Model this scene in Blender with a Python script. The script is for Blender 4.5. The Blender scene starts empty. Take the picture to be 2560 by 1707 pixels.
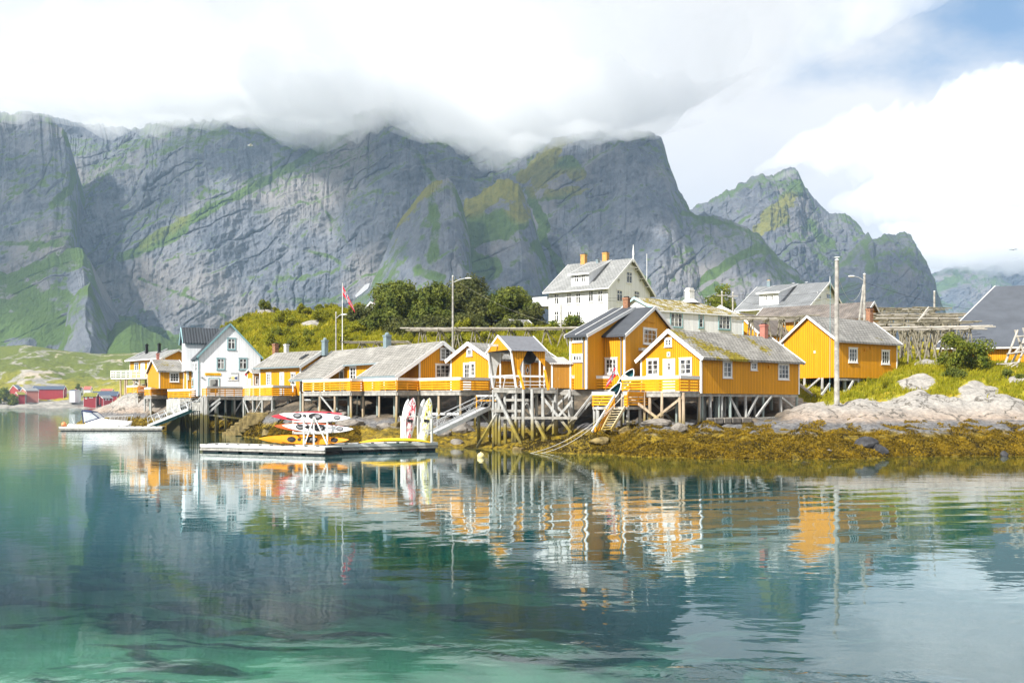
import bpy, math, random
import numpy as np
from mathutils import Vector, Matrix
R = math.radians
sc = bpy.context.scene
col = sc.collection
# ------------------------------------------------------------------ camera
F, CX, HY, CZ = 2489.0, 1280.0, 1008.0, 3.5      # focal length, centre, horizon of a 2560 px wide picture; eye height
cam = bpy.data.cameras.new("camera"); cam_o = bpy.data.objects.new("camera", cam); col.objects.link(cam_o)
cam_o.location = (0, 0, CZ); cam_o.rotation_euler = (R(90), 0, 0)
cam.sensor_width = 36.0; cam.lens = 36.0*F/2560; cam.shift_y = (HY-853.5)/2560
cam.clip_start = 0.5; cam.clip_end = 30000
sc.camera = cam_o
# ------------------------------------------------------------------ light
SUN_AZ, SUN_EL = R(223), R(37)
to_sun = Vector((math.sin(SUN_AZ)*math.cos(SUN_EL), math.cos(SUN_AZ)*math.cos(SUN_EL), math.sin(SUN_EL)))
sun = bpy.data.lights.new("sun", 'SUN'); sun.energy = 5.0; sun.angle = R(0.5); sun.color = (1, 0.965, 0.91)
sun_o = bpy.data.objects.new("sun", sun); col.objects.link(sun_o)
sun_o.rotation_euler = to_sun.to_track_quat('Z', 'Y').to_euler()
sc.view_settings.view_transform = 'Standard'; sc.view_settings.look = 'None'
sc.view_settings.exposure = 0.70; sc.view_settings.gamma = 1
cy = sc.cycles
cy.max_bounces = 16; cy.diffuse_bounces = 3; cy.glossy_bounces = 3; cy.transmission_bounces = 4
cy.volume_bounces = 14; cy.transparent_max_bounces = 12
cy.caustics_reflective = False; cy.caustics_refractive = False
cy.use_adaptive_sampling = True; cy.adaptive_threshold = 0.012
# ---- node helper
class NT:
    def __init__(s, tree): s.t = tree; s.n = tree.nodes; s.l = tree.links
    def add(s, kind, **kw):
        nd = s.n.new('ShaderNode'+kind)
        for k, v in kw.items():
            if k in nd.inputs.keys() or k.isdigit() or k.startswith('i_'): pass
            else: setattr(nd, k, v)
        return nd
    def set(s, sock, v):
        if isinstance(v, bpy.types.NodeSocket): s.l.new(v, sock)
        elif hasattr(sock, 'default_value'):
            if isinstance(v, (tuple, list)) and len(v) == 3 and sock.type == 'RGBA': v = (*v, 1)
            sock.default_value = v
    def math(s, op, a, b=0.0, c=0.0, clamp=False):
        nd = s.n.new('ShaderNodeMath'); nd.operation = op; nd.use_clamp = clamp
        for i, v in enumerate((a, b, c)): s.set(nd.inputs[i], v)
        return nd.outputs[0]
    def vmath(s, op, a, b=(0, 0, 0), out=0):
        nd = s.n.new('ShaderNodeVectorMath'); nd.operation = op
        s.set(nd.inputs[0], a); s.set(nd.inputs[1], b)
        return nd.outputs[out]
    def noise(s, vec, scale=1.0, detail=4.0, rough=0.55, dist=0.0, out='Fac'):
        nd = s.n.new('ShaderNodeTexNoise'); s.set(nd.inputs['Vector'], vec); nd.inputs['Scale'].default_value = scale
        nd.inputs['Detail'].default_value = detail; nd.inputs['Roughness'].default_value = rough; nd.inputs['Distortion'].default_value = dist
        return nd.outputs[out]
    def ramp(s, v, a, b, x=0.0, y=1.0, smooth=True):
        nd = s.n.new('ShaderNodeMapRange'); nd.interpolation_type = 'SMOOTHSTEP' if smooth else 'LINEAR'
        s.set(nd.inputs[0], v); s.set(nd.inputs[1], a); s.set(nd.inputs[2], b); s.set(nd.inputs[3], x); s.set(nd.inputs[4], y)
        return nd.outputs[0]
    def mix(s, f, a, b, blend='MIX'):
        nd = s.n.new('ShaderNodeMix'); nd.data_type = 'RGBA'; nd.blend_type = blend
        s.set(nd.inputs[0], f); s.set(nd.inputs[6], a); s.set(nd.inputs[7], b)
        return nd.outputs[2]
    def xyz(s, v):
        nd = s.n.new('ShaderNodeSeparateXYZ'); s.set(nd.inputs[0], v); return nd.outputs
    def comb(s, x, y, z):
        nd = s.n.new('ShaderNodeCombineXYZ'); s.set(nd.inputs[0], x); s.set(nd.inputs[1], y); s.set(nd.inputs[2], z); return nd.outputs[0]
    def bump(s, h, strength=0.3, dist=0.05, normal=None):
        nd = s.n.new('ShaderNodeBump'); nd.inputs['Strength'].default_value = strength; nd.inputs['Distance'].default_value = dist
        s.set(nd.inputs['Height'], h)
        if normal: s.l.new(normal, nd.inputs['Normal'])
        return nd.outputs[0]
# ------------------------------------------------------------------ world: clear Nishita sky behind broken cloud
world = bpy.data.worlds.new("World"); sc.world = world; world.use_nodes = True
w = NT(world.node_tree); w.n.clear()
sky = w.n.new('ShaderNodeTexSky'); sky.sky_type = 'NISHITA'; sky.sun_disc = False
sky.sun_elevation = SUN_EL; sky.sun_rotation = SUN_AZ; sky.air_density = 1.0; sky.dust_density = 0.4; sky.ozone_density = 1.5
tc = w.n.new('ShaderNodeTexCoord').outputs['Generated']
dx, dy, dz = w.xyz(tc)
el = w.math('MAXIMUM', dz, 0.0)
den = w.math('ADD', el, 0.22)
cp = w.comb(w.math('DIVIDE', dx, den), w.math('DIVIDE', dy, den), w.math('MULTIPLY', dz, 2.0))
n1 = w.noise(cp, 1.1, 9, 0.55, 0.5)
n2 = w.noise(cp, 3.2, 8, 0.58, 0.2)
# broken sky only high up to the right of the view (around azimuth 28 deg), closed cover elsewhere
rt = w.vmath('DOT_PRODUCT', tc, tuple(Vector((0.45, 1.0, 0.37)).normalized()), out=1)
gap = w.math('MULTIPLY', w.ramp(rt, 0.976, 0.998), w.ramp(dz, 0.225, 0.30))
shape = w.math('ADD', w.math('MULTIPLY', n1, 0.9), w.math('MULTIPLY', n2, 0.35))
cover = w.math('ADD', w.math('SUBTRACT', shape, w.math('MULTIPLY', gap, 0.42)), 0.20)
cmask = w.ramp(cover, 0.36, 0.64)
tone = w.noise(cp, 0.8, 6, 0.5, 0.4)
lum = w.ramp(tone, 0.30, 0.66, 0.0, 1.0)
ccol = w.mix(lum, (7.2, 7.25, 7.7), (9.0, 8.95, 8.9))
n3 = w.noise(w.vmath('ADD', cp, (7, 3, 1)), 2.1, 8, 0.55, 0.3)
ccol = w.mix(w.ramp(n3, 0.45, 0.70, 0.0, 0.8), ccol, (9.3, 9.25, 9.2))
bl = w.mix(0.35, sky.outputs[0], (3.0, 5.4, 8.9))
final = w.mix(cmask, bl, ccol)
bg = w.n.new('ShaderNodeBackground'); w.set(bg.inputs[0], final); bg.inputs[1].default_value = 0.070
out = w.n.new('ShaderNodeOutputWorld'); w.l.new(bg.outputs[0], out.inputs[0])

# ------------------------------------------------------------------ helpers
ZM = {0: (0, 0, 1.0), 1: (250, 780, 4.356), 2: (650, 780, 4.356), 3: (1050, 780, 4.356), 4: (1400, 720, 5.6), 5: (1560, 760, 4.356), 6: (2040, 680, 3.919),
      7: (1320, 610, 6.189), 8: (0, 800, 5.228), 9: (1780, 630, 4.523), 10: (1460, 900, 7.125), 11: (660, 1000, 9.8), 12: (980, 980, 9.046),
      13: (2440, 780, 8.708), 14: (480, 920, 14.7), 15: (1200, 820, 9.8), 16: (400, 960, 7.84), 17: (2220, 760, 7.838), 18: (700, 640, 3.36)}
def q(k, x, y): a, b, s = ZM[k]; return a+x/s, b+y/s
def zat(py, d): return CZ+(HY-py)/F*d
def W(px, py, d): return Vector(((px-CX)/F*d, d, zat(py, d)))
def WZ(px, d, z): return Vector(((px-CX)/F*d, d, z))
def on_line(C, D, px):
    rx = (px-CX)/F
    return (rx*C[1]-C[0])/(D[0]-rx*D[1])
ORG = {}
def empty(name, loc, label=None, cat=None, group=None):
    o = bpy.data.objects.new(name, None); col.objects.link(o); o.location = loc; o.empty_display_size = 0.2
    ORG[o] = Vector(loc)
    if label: o['label'] = label
    if cat: o['category'] = cat
    if group: o['group'] = group
    return o
def tag(o, label=None, cat=None, group=None, kind=None):
    if label: o['label'] = label
    if cat: o['category'] = cat
    if group: o['group'] = group
    if kind: o['kind'] = kind
    return o
def copy_tree(o, parent=None):
    c = o.copy(); col.objects.link(c); c.parent = parent; ORG[c] = Vector(ORG.get(o, (0, 0, 0)))
    for ch in list(o.children): copy_tree(ch, c)
    return c
class MB:
    def __init__(s): s.v = []; s.f = []; s.m = []
    def poly(s, pts, m=0):
        b = len(s.v); s.v += [tuple(p) for p in pts]; s.f.append(tuple(range(b, b+len(pts)))); s.m.append(m)
    def hexa(s, p, m=0):   # p: 4 bottom (ccw from above), 4 top
        b = len(s.v); s.v += [tuple(x) for x in p]
        for f in ((3, 2, 1, 0), (4, 5, 6, 7), (0, 1, 5, 4), (1, 2, 6, 5), (2, 3, 7, 6), (3, 0, 4, 7)):
            s.f.append(tuple(b+i for i in f)); s.m.append(m)
    def box(s, c, X, Y, Z, m=0):   # centre and three half-axes
        c, X, Y, Z = map(Vector, (c, X, Y, Z))
        s.hexa([c-X-Y-Z, c+X-Y-Z, c+X+Y-Z, c-X+Y-Z, c-X-Y+Z, c+X-Y+Z, c+X+Y+Z, c-X+Y+Z], m)
    def beam(s, a, b, w, h, up=(0, 0, 1), m=0):
        a, b = Vector(a), Vector(b); d = (b-a); L = d.length
        if L < 1e-6: return
        d.normalize(); up = Vector(up)
        if abs(d.dot(up)) > 0.99: up = Vector((1, 0, 0))
        sd = d.cross(up).normalized(); u = sd.cross(d)
        s.box((a+b)/2, d*L/2, u.cross(d)*-w/2, u*h/2, m)
    def tube(s, a, b, r0, r1=None, n=8, m=0, cap=True):
        a, b = Vector(a), Vector(b); r1 = r0 if r1 is None else r1
        d = (b-a).normalized(); t = Vector((0, 0, 1)) if abs(d.z) < 0.9 else Vector((1, 0, 0))
        u = d.cross(t).normalized(); v = d.cross(u); o = len(s.v)
        for p, r in ((a, r0), (b, r1)):
            for i in range(n):
                an = 2*math.pi*i/n; s.v.append(tuple(p+u*(r*math.cos(an))+v*(r*math.sin(an))))
        for i in range(n):
            j = (i+1) % n; s.f.append((o+i, o+n+i, o+n+j, o+j)); s.m.append(m)
        if cap:
            s.f.append(tuple(o+i for i in range(n))); s.m.append(m); s.f.append(tuple(o+n+i for i in reversed(range(n)))); s.m.append(m)
    def path(s, pts, r, n=5, m=0):
        for a, b in zip(pts[:-1], pts[1:]): s.tube(a, b, r, r, n, m)
    def prism(s, pts, off, m=0):   # polygon swept by off
        off = Vector(off); n = len(pts); b = len(s.v)
        s.v += [tuple(Vector(p)) for p in pts]+[tuple(Vector(p)+off) for p in pts]
        s.f.append(tuple(b+i for i in range(n))); s.m.append(m); s.f.append(tuple(b+n+i for i in reversed(range(n)))); s.m.append(m)
        for i in range(n):
            j = (i+1) % n; s.f.append((b+j, b+i, b+n+i, b+n+j)); s.m.append(m)
    def loft(s, rings, m=0, cap=True, closed=True):
        o = len(s.v); n = len(rings[0])
        for r in rings: s.v += [tuple(p) for p in r]
        for k in range(len(rings)-1):
            for i in range(n if closed else n-1):
                j = (i+1) % n; s.f.append((o+k*n+i, o+k*n+j, o+(k+1)*n+j, o+(k+1)*n+i)); s.m.append(m)
        if cap and closed:
            s.f.append(tuple(o+i for i in reversed(range(n)))); s.m.append(m)
            s.f.append(tuple(o+(len(rings)-1)*n+i for i in range(n))); s.m.append(m)
    def build(s, name, mats, parent=None, smooth=False):
        me = bpy.data.meshes.new(name)
        off = ORG[parent] if parent is not None else Vector((0, 0, 0))
        me.from_pydata([(a-off.x, b-off.y, c-off.z) for a, b, c in s.v], [], s.f)
        for mt in (mats if isinstance(mats, (list, tuple)) else [mats]): me.materials.append(mt)
        if any(s.m): me.polygons.foreach_set('material_index', s.m)
        uvl = me.uv_layers.new(name='UVMap'); data = []
        V = s.v
        for p in me.polygons:
            n = p.normal
            if abs(n.z) > 0.995: h = Vector((1, 0, 0)); vv = Vector((0, 1, 0))
            else: h = Vector((-n.y, n.x, 0)).normalized(); vv = n.cross(h)
            for vi in p.vertices:
                c = V[vi]; data += [c[0]*h.x+c[1]*h.y, c[0]*vv.x+c[1]*vv.y+c[2]*vv.z]
        uvl.data.foreach_set('uv', data)
        if smooth: me.polygons.foreach_set('use_smooth', [True]*len(me.polygons))
        me.update()
        o = bpy.data.objects.new(name, me); col.objects.link(o)
        if parent is not None: o.parent = parent
        ORG[o] = Vector(off)
        return o
def mesh_np(name, V, Fc, mats, parent=None, smooth=False, attrs=None):
    me = bpy.data.meshes.new(name); V = np.asarray(V, np.float32); Fc = np.asarray(Fc, np.int32); k = Fc.shape[1]
    me.vertices.add(len(V)); me.vertices.foreach_set('co', V.ravel())
    me.loops.add(Fc.size); me.loops.foreach_set('vertex_index', Fc.ravel())
    me.polygons.add(len(Fc)); me.polygons.foreach_set('loop_start', np.arange(0, Fc.size, k, dtype=np.int32))
    try: me.polygons.foreach_set('loop_total', np.full(len(Fc), k, np.int32))
    except Exception: pass
    me.polygons.foreach_set('use_smooth', np.full(len(Fc), smooth, dtype=bool))
    for mt in (mats if isinstance(mats, (list, tuple)) else [mats]): me.materials.append(mt)
    for an, av in (attrs or {}).items():
        a = me.attributes.new(an, 'FLOAT', 'POINT'); a.data.foreach_set('value', np.asarray(av, np.float32).ravel())
    me.update(); me.validate()
    o = bpy.data.objects.new(name, me); col.objects.link(o)
    if parent is not None: o.parent = parent
    return o
# ---- numpy noise
_rs = np.random.RandomState(7); PERM = np.concatenate([_rs.permutation(256)]*3); GR = np.array([(math.cos(t), math.sin(t)) for t in np.linspace(0, 2*math.pi, 256, endpoint=False)])
def pn(x, y, seed=0):
    x = np.asarray(x, float)+seed*17.31; y = np.asarray(y, float)+seed*9.73
    xi = np.floor(x).astype(int); yi = np.floor(y).astype(int); xf = x-xi; yf = y-yi; xi &= 255; yi &= 255
    u = xf*xf*xf*(xf*(xf*6-15)+10); v = yf*yf*yf*(yf*(yf*6-15)+10)
    def g(ix, iy, fx, fy):
        h = GR[PERM[PERM[ix & 255]+(iy & 255)]]; return h[..., 0]*fx+h[..., 1]*fy
    a = g(xi, yi, xf, yf); b = g(xi+1, yi, xf-1, yf); c = g(xi, yi+1, xf, yf-1); d = g(xi+1, yi+1, xf-1, yf-1)
    return 1.5*(a+u*(b-a)+v*((c+u*(d-c))-(a+u*(b-a))))
def fbm(x, y, o=4, seed=0, gain=0.5):
    r = 0; a = 1.0; f = 1.0
    for i in range(o): r = r+a*pn(x*f, y*f, seed+i); a *= gain; f *= 2.03
    return r
def rid(x, y, o=4, seed=0, gain=0.5):
    r = 0; a = 1.0; f = 1.0
    for i in range(o): r = r+a*(1-2*np.abs(pn(x*f, y*f, seed+i))); a *= gain; f *= 2.07
    return r
def sst(x, a, b): t = np.clip((x-a)/(b-a), 0, 1); return t*t*(3-2*t)
def grid_faces(nx, ny):
    i = np.arange(nx*ny).reshape(ny, nx)
    return np.stack([i[:-1, :-1].ravel(), i[:-1, 1:].ravel(), i[1:, 1:].ravel(), i[1:, :-1].ravel()], 1)
# ------------------------------------------------------------------ materials
def mat(name):
    m = bpy.data.materials.new(name); m.use_nodes = True; t = NT(m.node_tree)
    return m, t, t.n['Principled BSDF']
def flat(name, c, rough=0.6, metal=0.0, var=0.12, vs=3.0, spec=0.3):
    m, t, b = mat(name); g = t.n.new('ShaderNodeNewGeometry').outputs['Position']
    n = t.noise(g, vs, 5, 0.6)
    cc = t.mix(t.ramp(n, 0.3, 0.7), tuple(x*(1-var) for x in c), tuple(min(1, x*(1+var)) for x in c))
    t.set(b.inputs['Base Color'], cc); b.inputs['Roughness'].default_value = rough; b.inputs['Metallic'].default_value = metal
    b.inputs['Specular IOR Level'].default_value = spec
    return m
def plank(name, c, width=0.21, joint=0.38, wear=0.1, wearc=(0.4, 0.38, 0.34), rough=0.6, horiz=False):
    m, t, b = mat(name)
    uv = t.n.new('ShaderNodeUVMap').outputs[0]; x, y, z = t.xyz(uv)
    if horiz: x = y
    s = t.math('DIVIDE', x, width); fr = t.math('FRACT', s); idn = t.math('FLOOR', s)
    wn = t.n.new('ShaderNodeTexWhiteNoise'); wn.noise_dimensions = '1D'; t.set(wn.inputs['W'], idn)
    g = t.n.new('ShaderNodeNewGeometry').outputs['Position']
    n = t.noise(t.vmath('MULTIPLY', g, (3, 3, 0.5)), 1.6, 6, 0.65)
    c0 = t.mix(wn.outputs[0], tuple(v*0.84 for v in c), tuple(v*1.07 for v in c))
    c1 = t.mix(t.ramp(n, 0.3, 0.75), c0, tuple(v*0.86 for v in c))
    n2 = t.noise(t.vmath('MULTIPLY', g, (6, 6, 0.8)), 2.2, 5, 0.7)
    c1 = t.mix(t.ramp(n2, 0.72-wear, 0.86-wear, 0, 0.7), c1, wearc)
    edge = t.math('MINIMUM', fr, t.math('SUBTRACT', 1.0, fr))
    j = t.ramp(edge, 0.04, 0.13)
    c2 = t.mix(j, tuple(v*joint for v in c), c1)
    t.set(b.inputs['Base Color'], c2); b.inputs['Roughness'].default_value = rough; b.inputs['Specular IOR Level'].default_value = 0.25
    t.set(b.inputs['Normal'], t.bump(j, 0.6, 0.03))
    return m
def slate(name, c1, c2, moss=0.0, mossc=(0.20, 0.17, 0.02), sx=0.34, sy=0.26, dark=0.35, mscale=0.35, bias=0.0):
    m, t, b = mat(name); uv = t.n.new('ShaderNodeUVMap').outputs[0]
    g = t.n.new('ShaderNodeNewGeometry').outputs['Position']
    wob = t.noise(g, 2.5, 3, 0.5, out='Color')
    uvw = t.vmath('ADD', uv, t.vmath('MULTIPLY', t.vmath('SUBTRACT', wob, (0.5, 0.5, 0.5)), (0.12, 0.10, 0)))
    br = t.n.new('ShaderNodeTexBrick'); t.set(br.inputs['Vector'], uvw); br.inputs['Scale'].default_value = 1.0
    br.inputs['Brick Width'].default_value = sx; br.inputs['Row Height'].default_value = sy; br.inputs['Mortar Size'].default_value = 0.045
    t.set(br.inputs['Color1'], c1); t.set(br.inputs['Color2'], c2); t.set(br.inputs['Mortar'], tuple(v*dark for v in c1)); br.inputs['Mortar Smooth'].default_value = 0.4
    n = t.noise(g, 0.9, 7, 0.65)
    c = t.mix(t.ramp(n, 0.3, 0.7, 0, 0.55), br.outputs[0], tuple(v*0.72 for v in c2))
    n4 = t.noise(t.vmath('ADD', g, (9, 2, 4)), 0.5, 6, 0.6)
    c = t.mix(t.ramp(n4, 0.45, 0.72, 0, 0.5), c, tuple(min(1, v*1.25) for v in c2))
    if moss > 0:
        a = t.noise(t.vmath('ADD', g, (3.1, 1.7, 0.4)), mscale, 3, 0.5); bb = t.noise(g, 3.2, 6, 0.7)
        mk = t.ramp(t.math('ADD', t.math('ADD', a, bias), t.math('MULTIPLY', bb, 0.5)), 1.0-moss*0.45, 1.07-moss*0.45)
        mc = t.mix(t.ramp(t.noise(g, 5.0, 3, 0.6), 0.35, 0.65), tuple(v*0.35 for v in mossc), mossc)
        c = t.mix(mk, c, mc)
    t.set(b.inputs['Base Color'], c); b.inputs['Roughness'].default_value = 0.8; b.inputs['Specular IOR Level'].default_value = 0.25
    t.set(b.inputs['Normal'], t.bump(t.math('ADD', br.outputs['Fac'], t.math('MULTIPLY', n, -0.6)), 0.9, -0.04))
    return m
def corrug(name, c, pitch=0.18, var=0.18, rough=0.5):
    m, t, b = mat(name); uv = t.n.new('ShaderNodeUVMap').outputs[0]; x, y, z = t.xyz(uv)
    g = t.n.new('ShaderNodeNewGeometry').outputs['Position']
    s = t.math('SINE', t.math('MULTIPLY', x, 2*math.pi/pitch))
    n = t.noise(t.vmath('MULTIPLY', g, (1, 1, 1)), 0.8, 7, 0.65)
    cc = t.mix(t.ramp(n, 0.3, 0.7), tuple(v*(1-var) for v in c), tuple(v*(1+var) for v in c))
    t.set(b.inputs['Base Color'], cc); b.inputs['Roughness'].default_value = rough
    t.set(b.inputs['Normal'], t.bump(s, 0.9, 0.04))
    return m
M = {}
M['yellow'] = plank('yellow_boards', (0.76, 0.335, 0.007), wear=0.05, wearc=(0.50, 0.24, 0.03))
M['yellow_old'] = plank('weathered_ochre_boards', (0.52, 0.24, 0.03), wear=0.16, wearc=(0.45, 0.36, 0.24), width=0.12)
M['fence'] = flat('yellow_fence_paint', (0.76, 0.335, 0.008), 0.6, var=0.14, vs=2)
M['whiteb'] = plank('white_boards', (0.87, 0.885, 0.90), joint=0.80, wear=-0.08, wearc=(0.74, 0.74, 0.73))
M['white'] = flat('white_paint', (0.80, 0.80, 0.78), 0.5, var=0.05)
M['offwhite'] = flat('aged_white_paint', (0.66, 0.66, 0.62), 0.6, var=0.12)
M['teal'] = flat('dusty_teal_paint', (0.20, 0.36, 0.38), 0.55, var=0.1)
M['paleblue'] = flat('pale_blue_paint', (0.42, 0.66, 0.70), 0.55, var=0.06)
M['greyblue'] = flat('grey_blue_paint', (0.20, 0.26, 0.28), 0.6, var=0.1)
M['slate'] = slate('pale_slate_roof', (0.245, 0.235, 0.21), (0.36, 0.345, 0.31), sx=0.5, sy=0.36, dark=0.25)
M['slate_moss'] = slate('mossy_slate_roof', (0.22, 0.21, 0.19), (0.36, 0.345, 0.31), sx=0.44, sy=0.34, moss=0.36, mossc=(0.30, 0.24, 0.015), dark=0.16, mscale=0.32)
M['slate_old'] = slate('old_slate_roof', (0.20, 0.195, 0.18), (0.33, 0.32, 0.295), sx=0.44, sy=0.34, moss=0.22, mossc=(0.22, 0.19, 0.05), dark=0.28)
M['slate_lich'] = slate('lichen_slate_roof', (0.40, 0.38, 0.31), (0.56, 0.53, 0.44), moss=0.62, mossc=(0.34, 0.26, 0.04), dark=0.35, mscale=1.4)
M['slate_grey'] = slate('grey_tile_roof', (0.19, 0.20, 0.205), (0.25, 0.26, 0.265), sx=0.9, sy=0.32, dark=0.5)
M['slate_light'] = slate('light_slate_roof', (0.24, 0.245, 0.24), (0.32, 0.325, 0.315), sx=0.5, sy=0.36, dark=0.5)
M['brown_roof'] = corrug('brown_tile_roof', (0.17, 0.145, 0.125), 0.3, 0.35, 0.7)
M['felt'] = flat('dark_roofing_felt', (0.062, 0.068, 0.078), 0.75, var=0.14, vs=1.2)
M['black_roof'] = corrug('black_metal_roof', (0.035, 0.042, 0.05), 0.35, 0.2, 0.4)
M['felt_grey'] = flat('grey_roofing_sheet', (0.085, 0.095, 0.112), 0.7, var=0.12, vs=0.7)
M['corr'] = corrug('corrugated_grey_sheet', (0.12, 0.125, 0.14), 0.18)
M['corr_white'] = corrug('corrugated_white_sheet', (0.62, 0.60, 0.56), 0.15, 0.12)
M['brick'] = flat('old_brick', (0.28, 0.14, 0.08), 0.85, var=0.45, vs=7)
M['brick_y'] = flat('ochre_brick', (0.55, 0.30, 0.09), 0.85, var=0.2, vs=5)
M['pink'] = flat('pink_render', (0.42, 0.17, 0.13), 0.8, var=0.12)
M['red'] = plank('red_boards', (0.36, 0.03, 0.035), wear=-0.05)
M['redroof'] = flat('red_tiles', (0.42, 0.13, 0.10), 0.8)
M['turf'] = flat('turf_roof', (0.20, 0.19, 0.02), 0.9, var=0.4, vs=1)
M['blue_roof'] = flat('slate_blue_roof', (0.07, 0.09, 0.13), 0.7)
M['black'] = flat('black_metal', (0.015, 0.016, 0.018), 0.5)
M['steel'] = flat('galvanised_steel', (0.55, 0.56, 0.56), 0.45, 0.3, var=0.1)
M['wood'] = flat('weathered_grey_wood', (0.36, 0.345, 0.31), 0.85, var=0.3, vs=2.5)
M['rack'] = flat('bleached_rack_wood', (0.21, 0.19, 0.14), 0.9, var=0.4, vs=2.0)
M['rack_pale'] = flat('pale_log_wood', (0.42, 0.39, 0.34), 0.9, var=0.25, vs=2.0)
M['rope'] = flat('pale_rope', (0.62, 0.60, 0.55), 0.8)
M['wire'] = flat('cable_black', (0.03, 0.03, 0.035), 0.6)
def wet_wood(name, c, alg=(0.30, 0.23, 0.03), lo=0.5, hi=2.7):
    m, t, b = mat(name); g = t.n.new('ShaderNodeNewGeometry').outputs['Position']; x, y, z = t.xyz(g)
    n = t.noise(t.vmath('MULTIPLY', g, (4, 4, 0.6)), 1.8, 6, 0.65)
    c1 = t.mix(t.ramp(n, 0.3, 0.7), tuple(v*0.68 for v in c), tuple(v*1.25 for v in c))
    zz = t.math('ADD', z, t.math('MULTIPLY', t.math('SUBTRACT', t.noise(g, 0.7, 4, 0.6), 0.5), 2.6))
    c2 = t.mix(t.ramp(zz, lo+0.9, hi), t.mix(t.ramp(n, 0.3, 0.7), tuple(v*0.5 for v in alg), alg), c1)
    c3 = t.mix(t.ramp(zz, lo-0.3, lo+0.7), (0.05, 0.042, 0.012), c2)
    t.set(b.inputs['Base Color'], c3); b.inputs['Roughness'].default_value = 0.8
    return m
M['pile'] = wet_wood('tidal_pile_wood', (0.42, 0.42, 0.40))
M['pile_green'] = wet_wood('blue_green_pile_wood', (0.30, 0.36, 0.34))
M['pile_tan'] = wet_wood('tan_pile_wood', (0.46, 0.36, 0.25), hi=3.4)
M['pile_dark'] = wet_wood('dark_tidal_wood', (0.40, 0.39, 0.36), alg=(0.12, 0.10, 0.02), lo=1.1, hi=2.6)
M['stair'] = wet_wood('stair_wood', (0.60, 0.52, 0.36), alg=(0.50, 0.34, 0.02), lo=0.2, hi=3.2)
def glass_mat():
    m, t, b = mat('window_glass'); g = t.n.new('ShaderNodeNewGeometry').outputs['Position']
    n = t.noise(t.vmath('MULTIPLY', g, (1, 1, 0.5)), 1.7, 2, 0.5)
    t.set(b.inputs['Base Color'], t.mix(t.ramp(n, 0.50, 0.58), (0.035, 0.036, 0.036), (0.24, 0.24, 0.22)))
    b.inputs['Roughness'].default_value = 0.06; b.inputs['Specular IOR Level'].default_value = 0.6
    return m
M['glass'] = glass_mat()
def leafm(name, a, b_, trans=0.25, ns=0.5):
    m, t, b = mat(name); g = t.n.new('ShaderNodeNewGeometry').outputs['Position']
    at = t.n.new('ShaderNodeAttribute'); at.attribute_name = 'tint'
    c = t.mix(at.outputs['Fac'], a, b_)
    n = t.noise(g, ns, 3, 0.6); c = t.mix(t.ramp(n, 0.35, 0.7, 0, 0.5), c, tuple((x+y)*0.42 for x, y in zip(a, b_)))
    t.set(b.inputs['Base Color'], c); b.inputs['Roughness'].default_value = 0.65; b.inputs['Specular IOR Level'].default_value = 0.2
    tr = t.n.new('ShaderNodeBsdfTranslucent'); t.set(tr.inputs[0], c)
    mx = t.n.new('ShaderNodeMixShader'); mx.inputs[0].default_value = trans
    t.l.new(b.outputs[0], mx.inputs[1]); t.l.new(tr.outputs[0], mx.inputs[2])
    t.l.new(mx.outputs[0], t.n['Material Output'].inputs[0])
    return m
M['leaf_dark'] = leafm('dark_green_leaves', (0.06, 0.09, 0.014), (0.25, 0.27, 0.04))
M['leaf_olive'] = leafm('olive_leaves', (0.055, 0.07, 0.018), (0.17, 0.17, 0.04))
M['leaf_bright'] = leafm('bright_shrub_leaves', (0.13, 0.16, 0.010), (0.40, 0.37, 0.016))
M['leaf_bush'] = leafm('rowan_bush_leaves', (0.07, 0.12, 0.015), (0.30, 0.29, 0.025))
M['grass'] = leafm('meadow_grass', (0.17, 0.20, 0.008), (0.42, 0.36, 0.014), 0.3)
M['weed'] = leafm('rockweed', (0.06, 0.044, 0.006), (0.37, 0.24, 0.012), 0.2, 0.8)
M['weed_dark'] = leafm('dark_kelp', (0.02, 0.016, 0.004), (0.07, 0.05, 0.01), 0.1)
M['bark'] = flat('bark', (0.10, 0.085, 0.07), 0.9, var=0.3)
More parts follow.
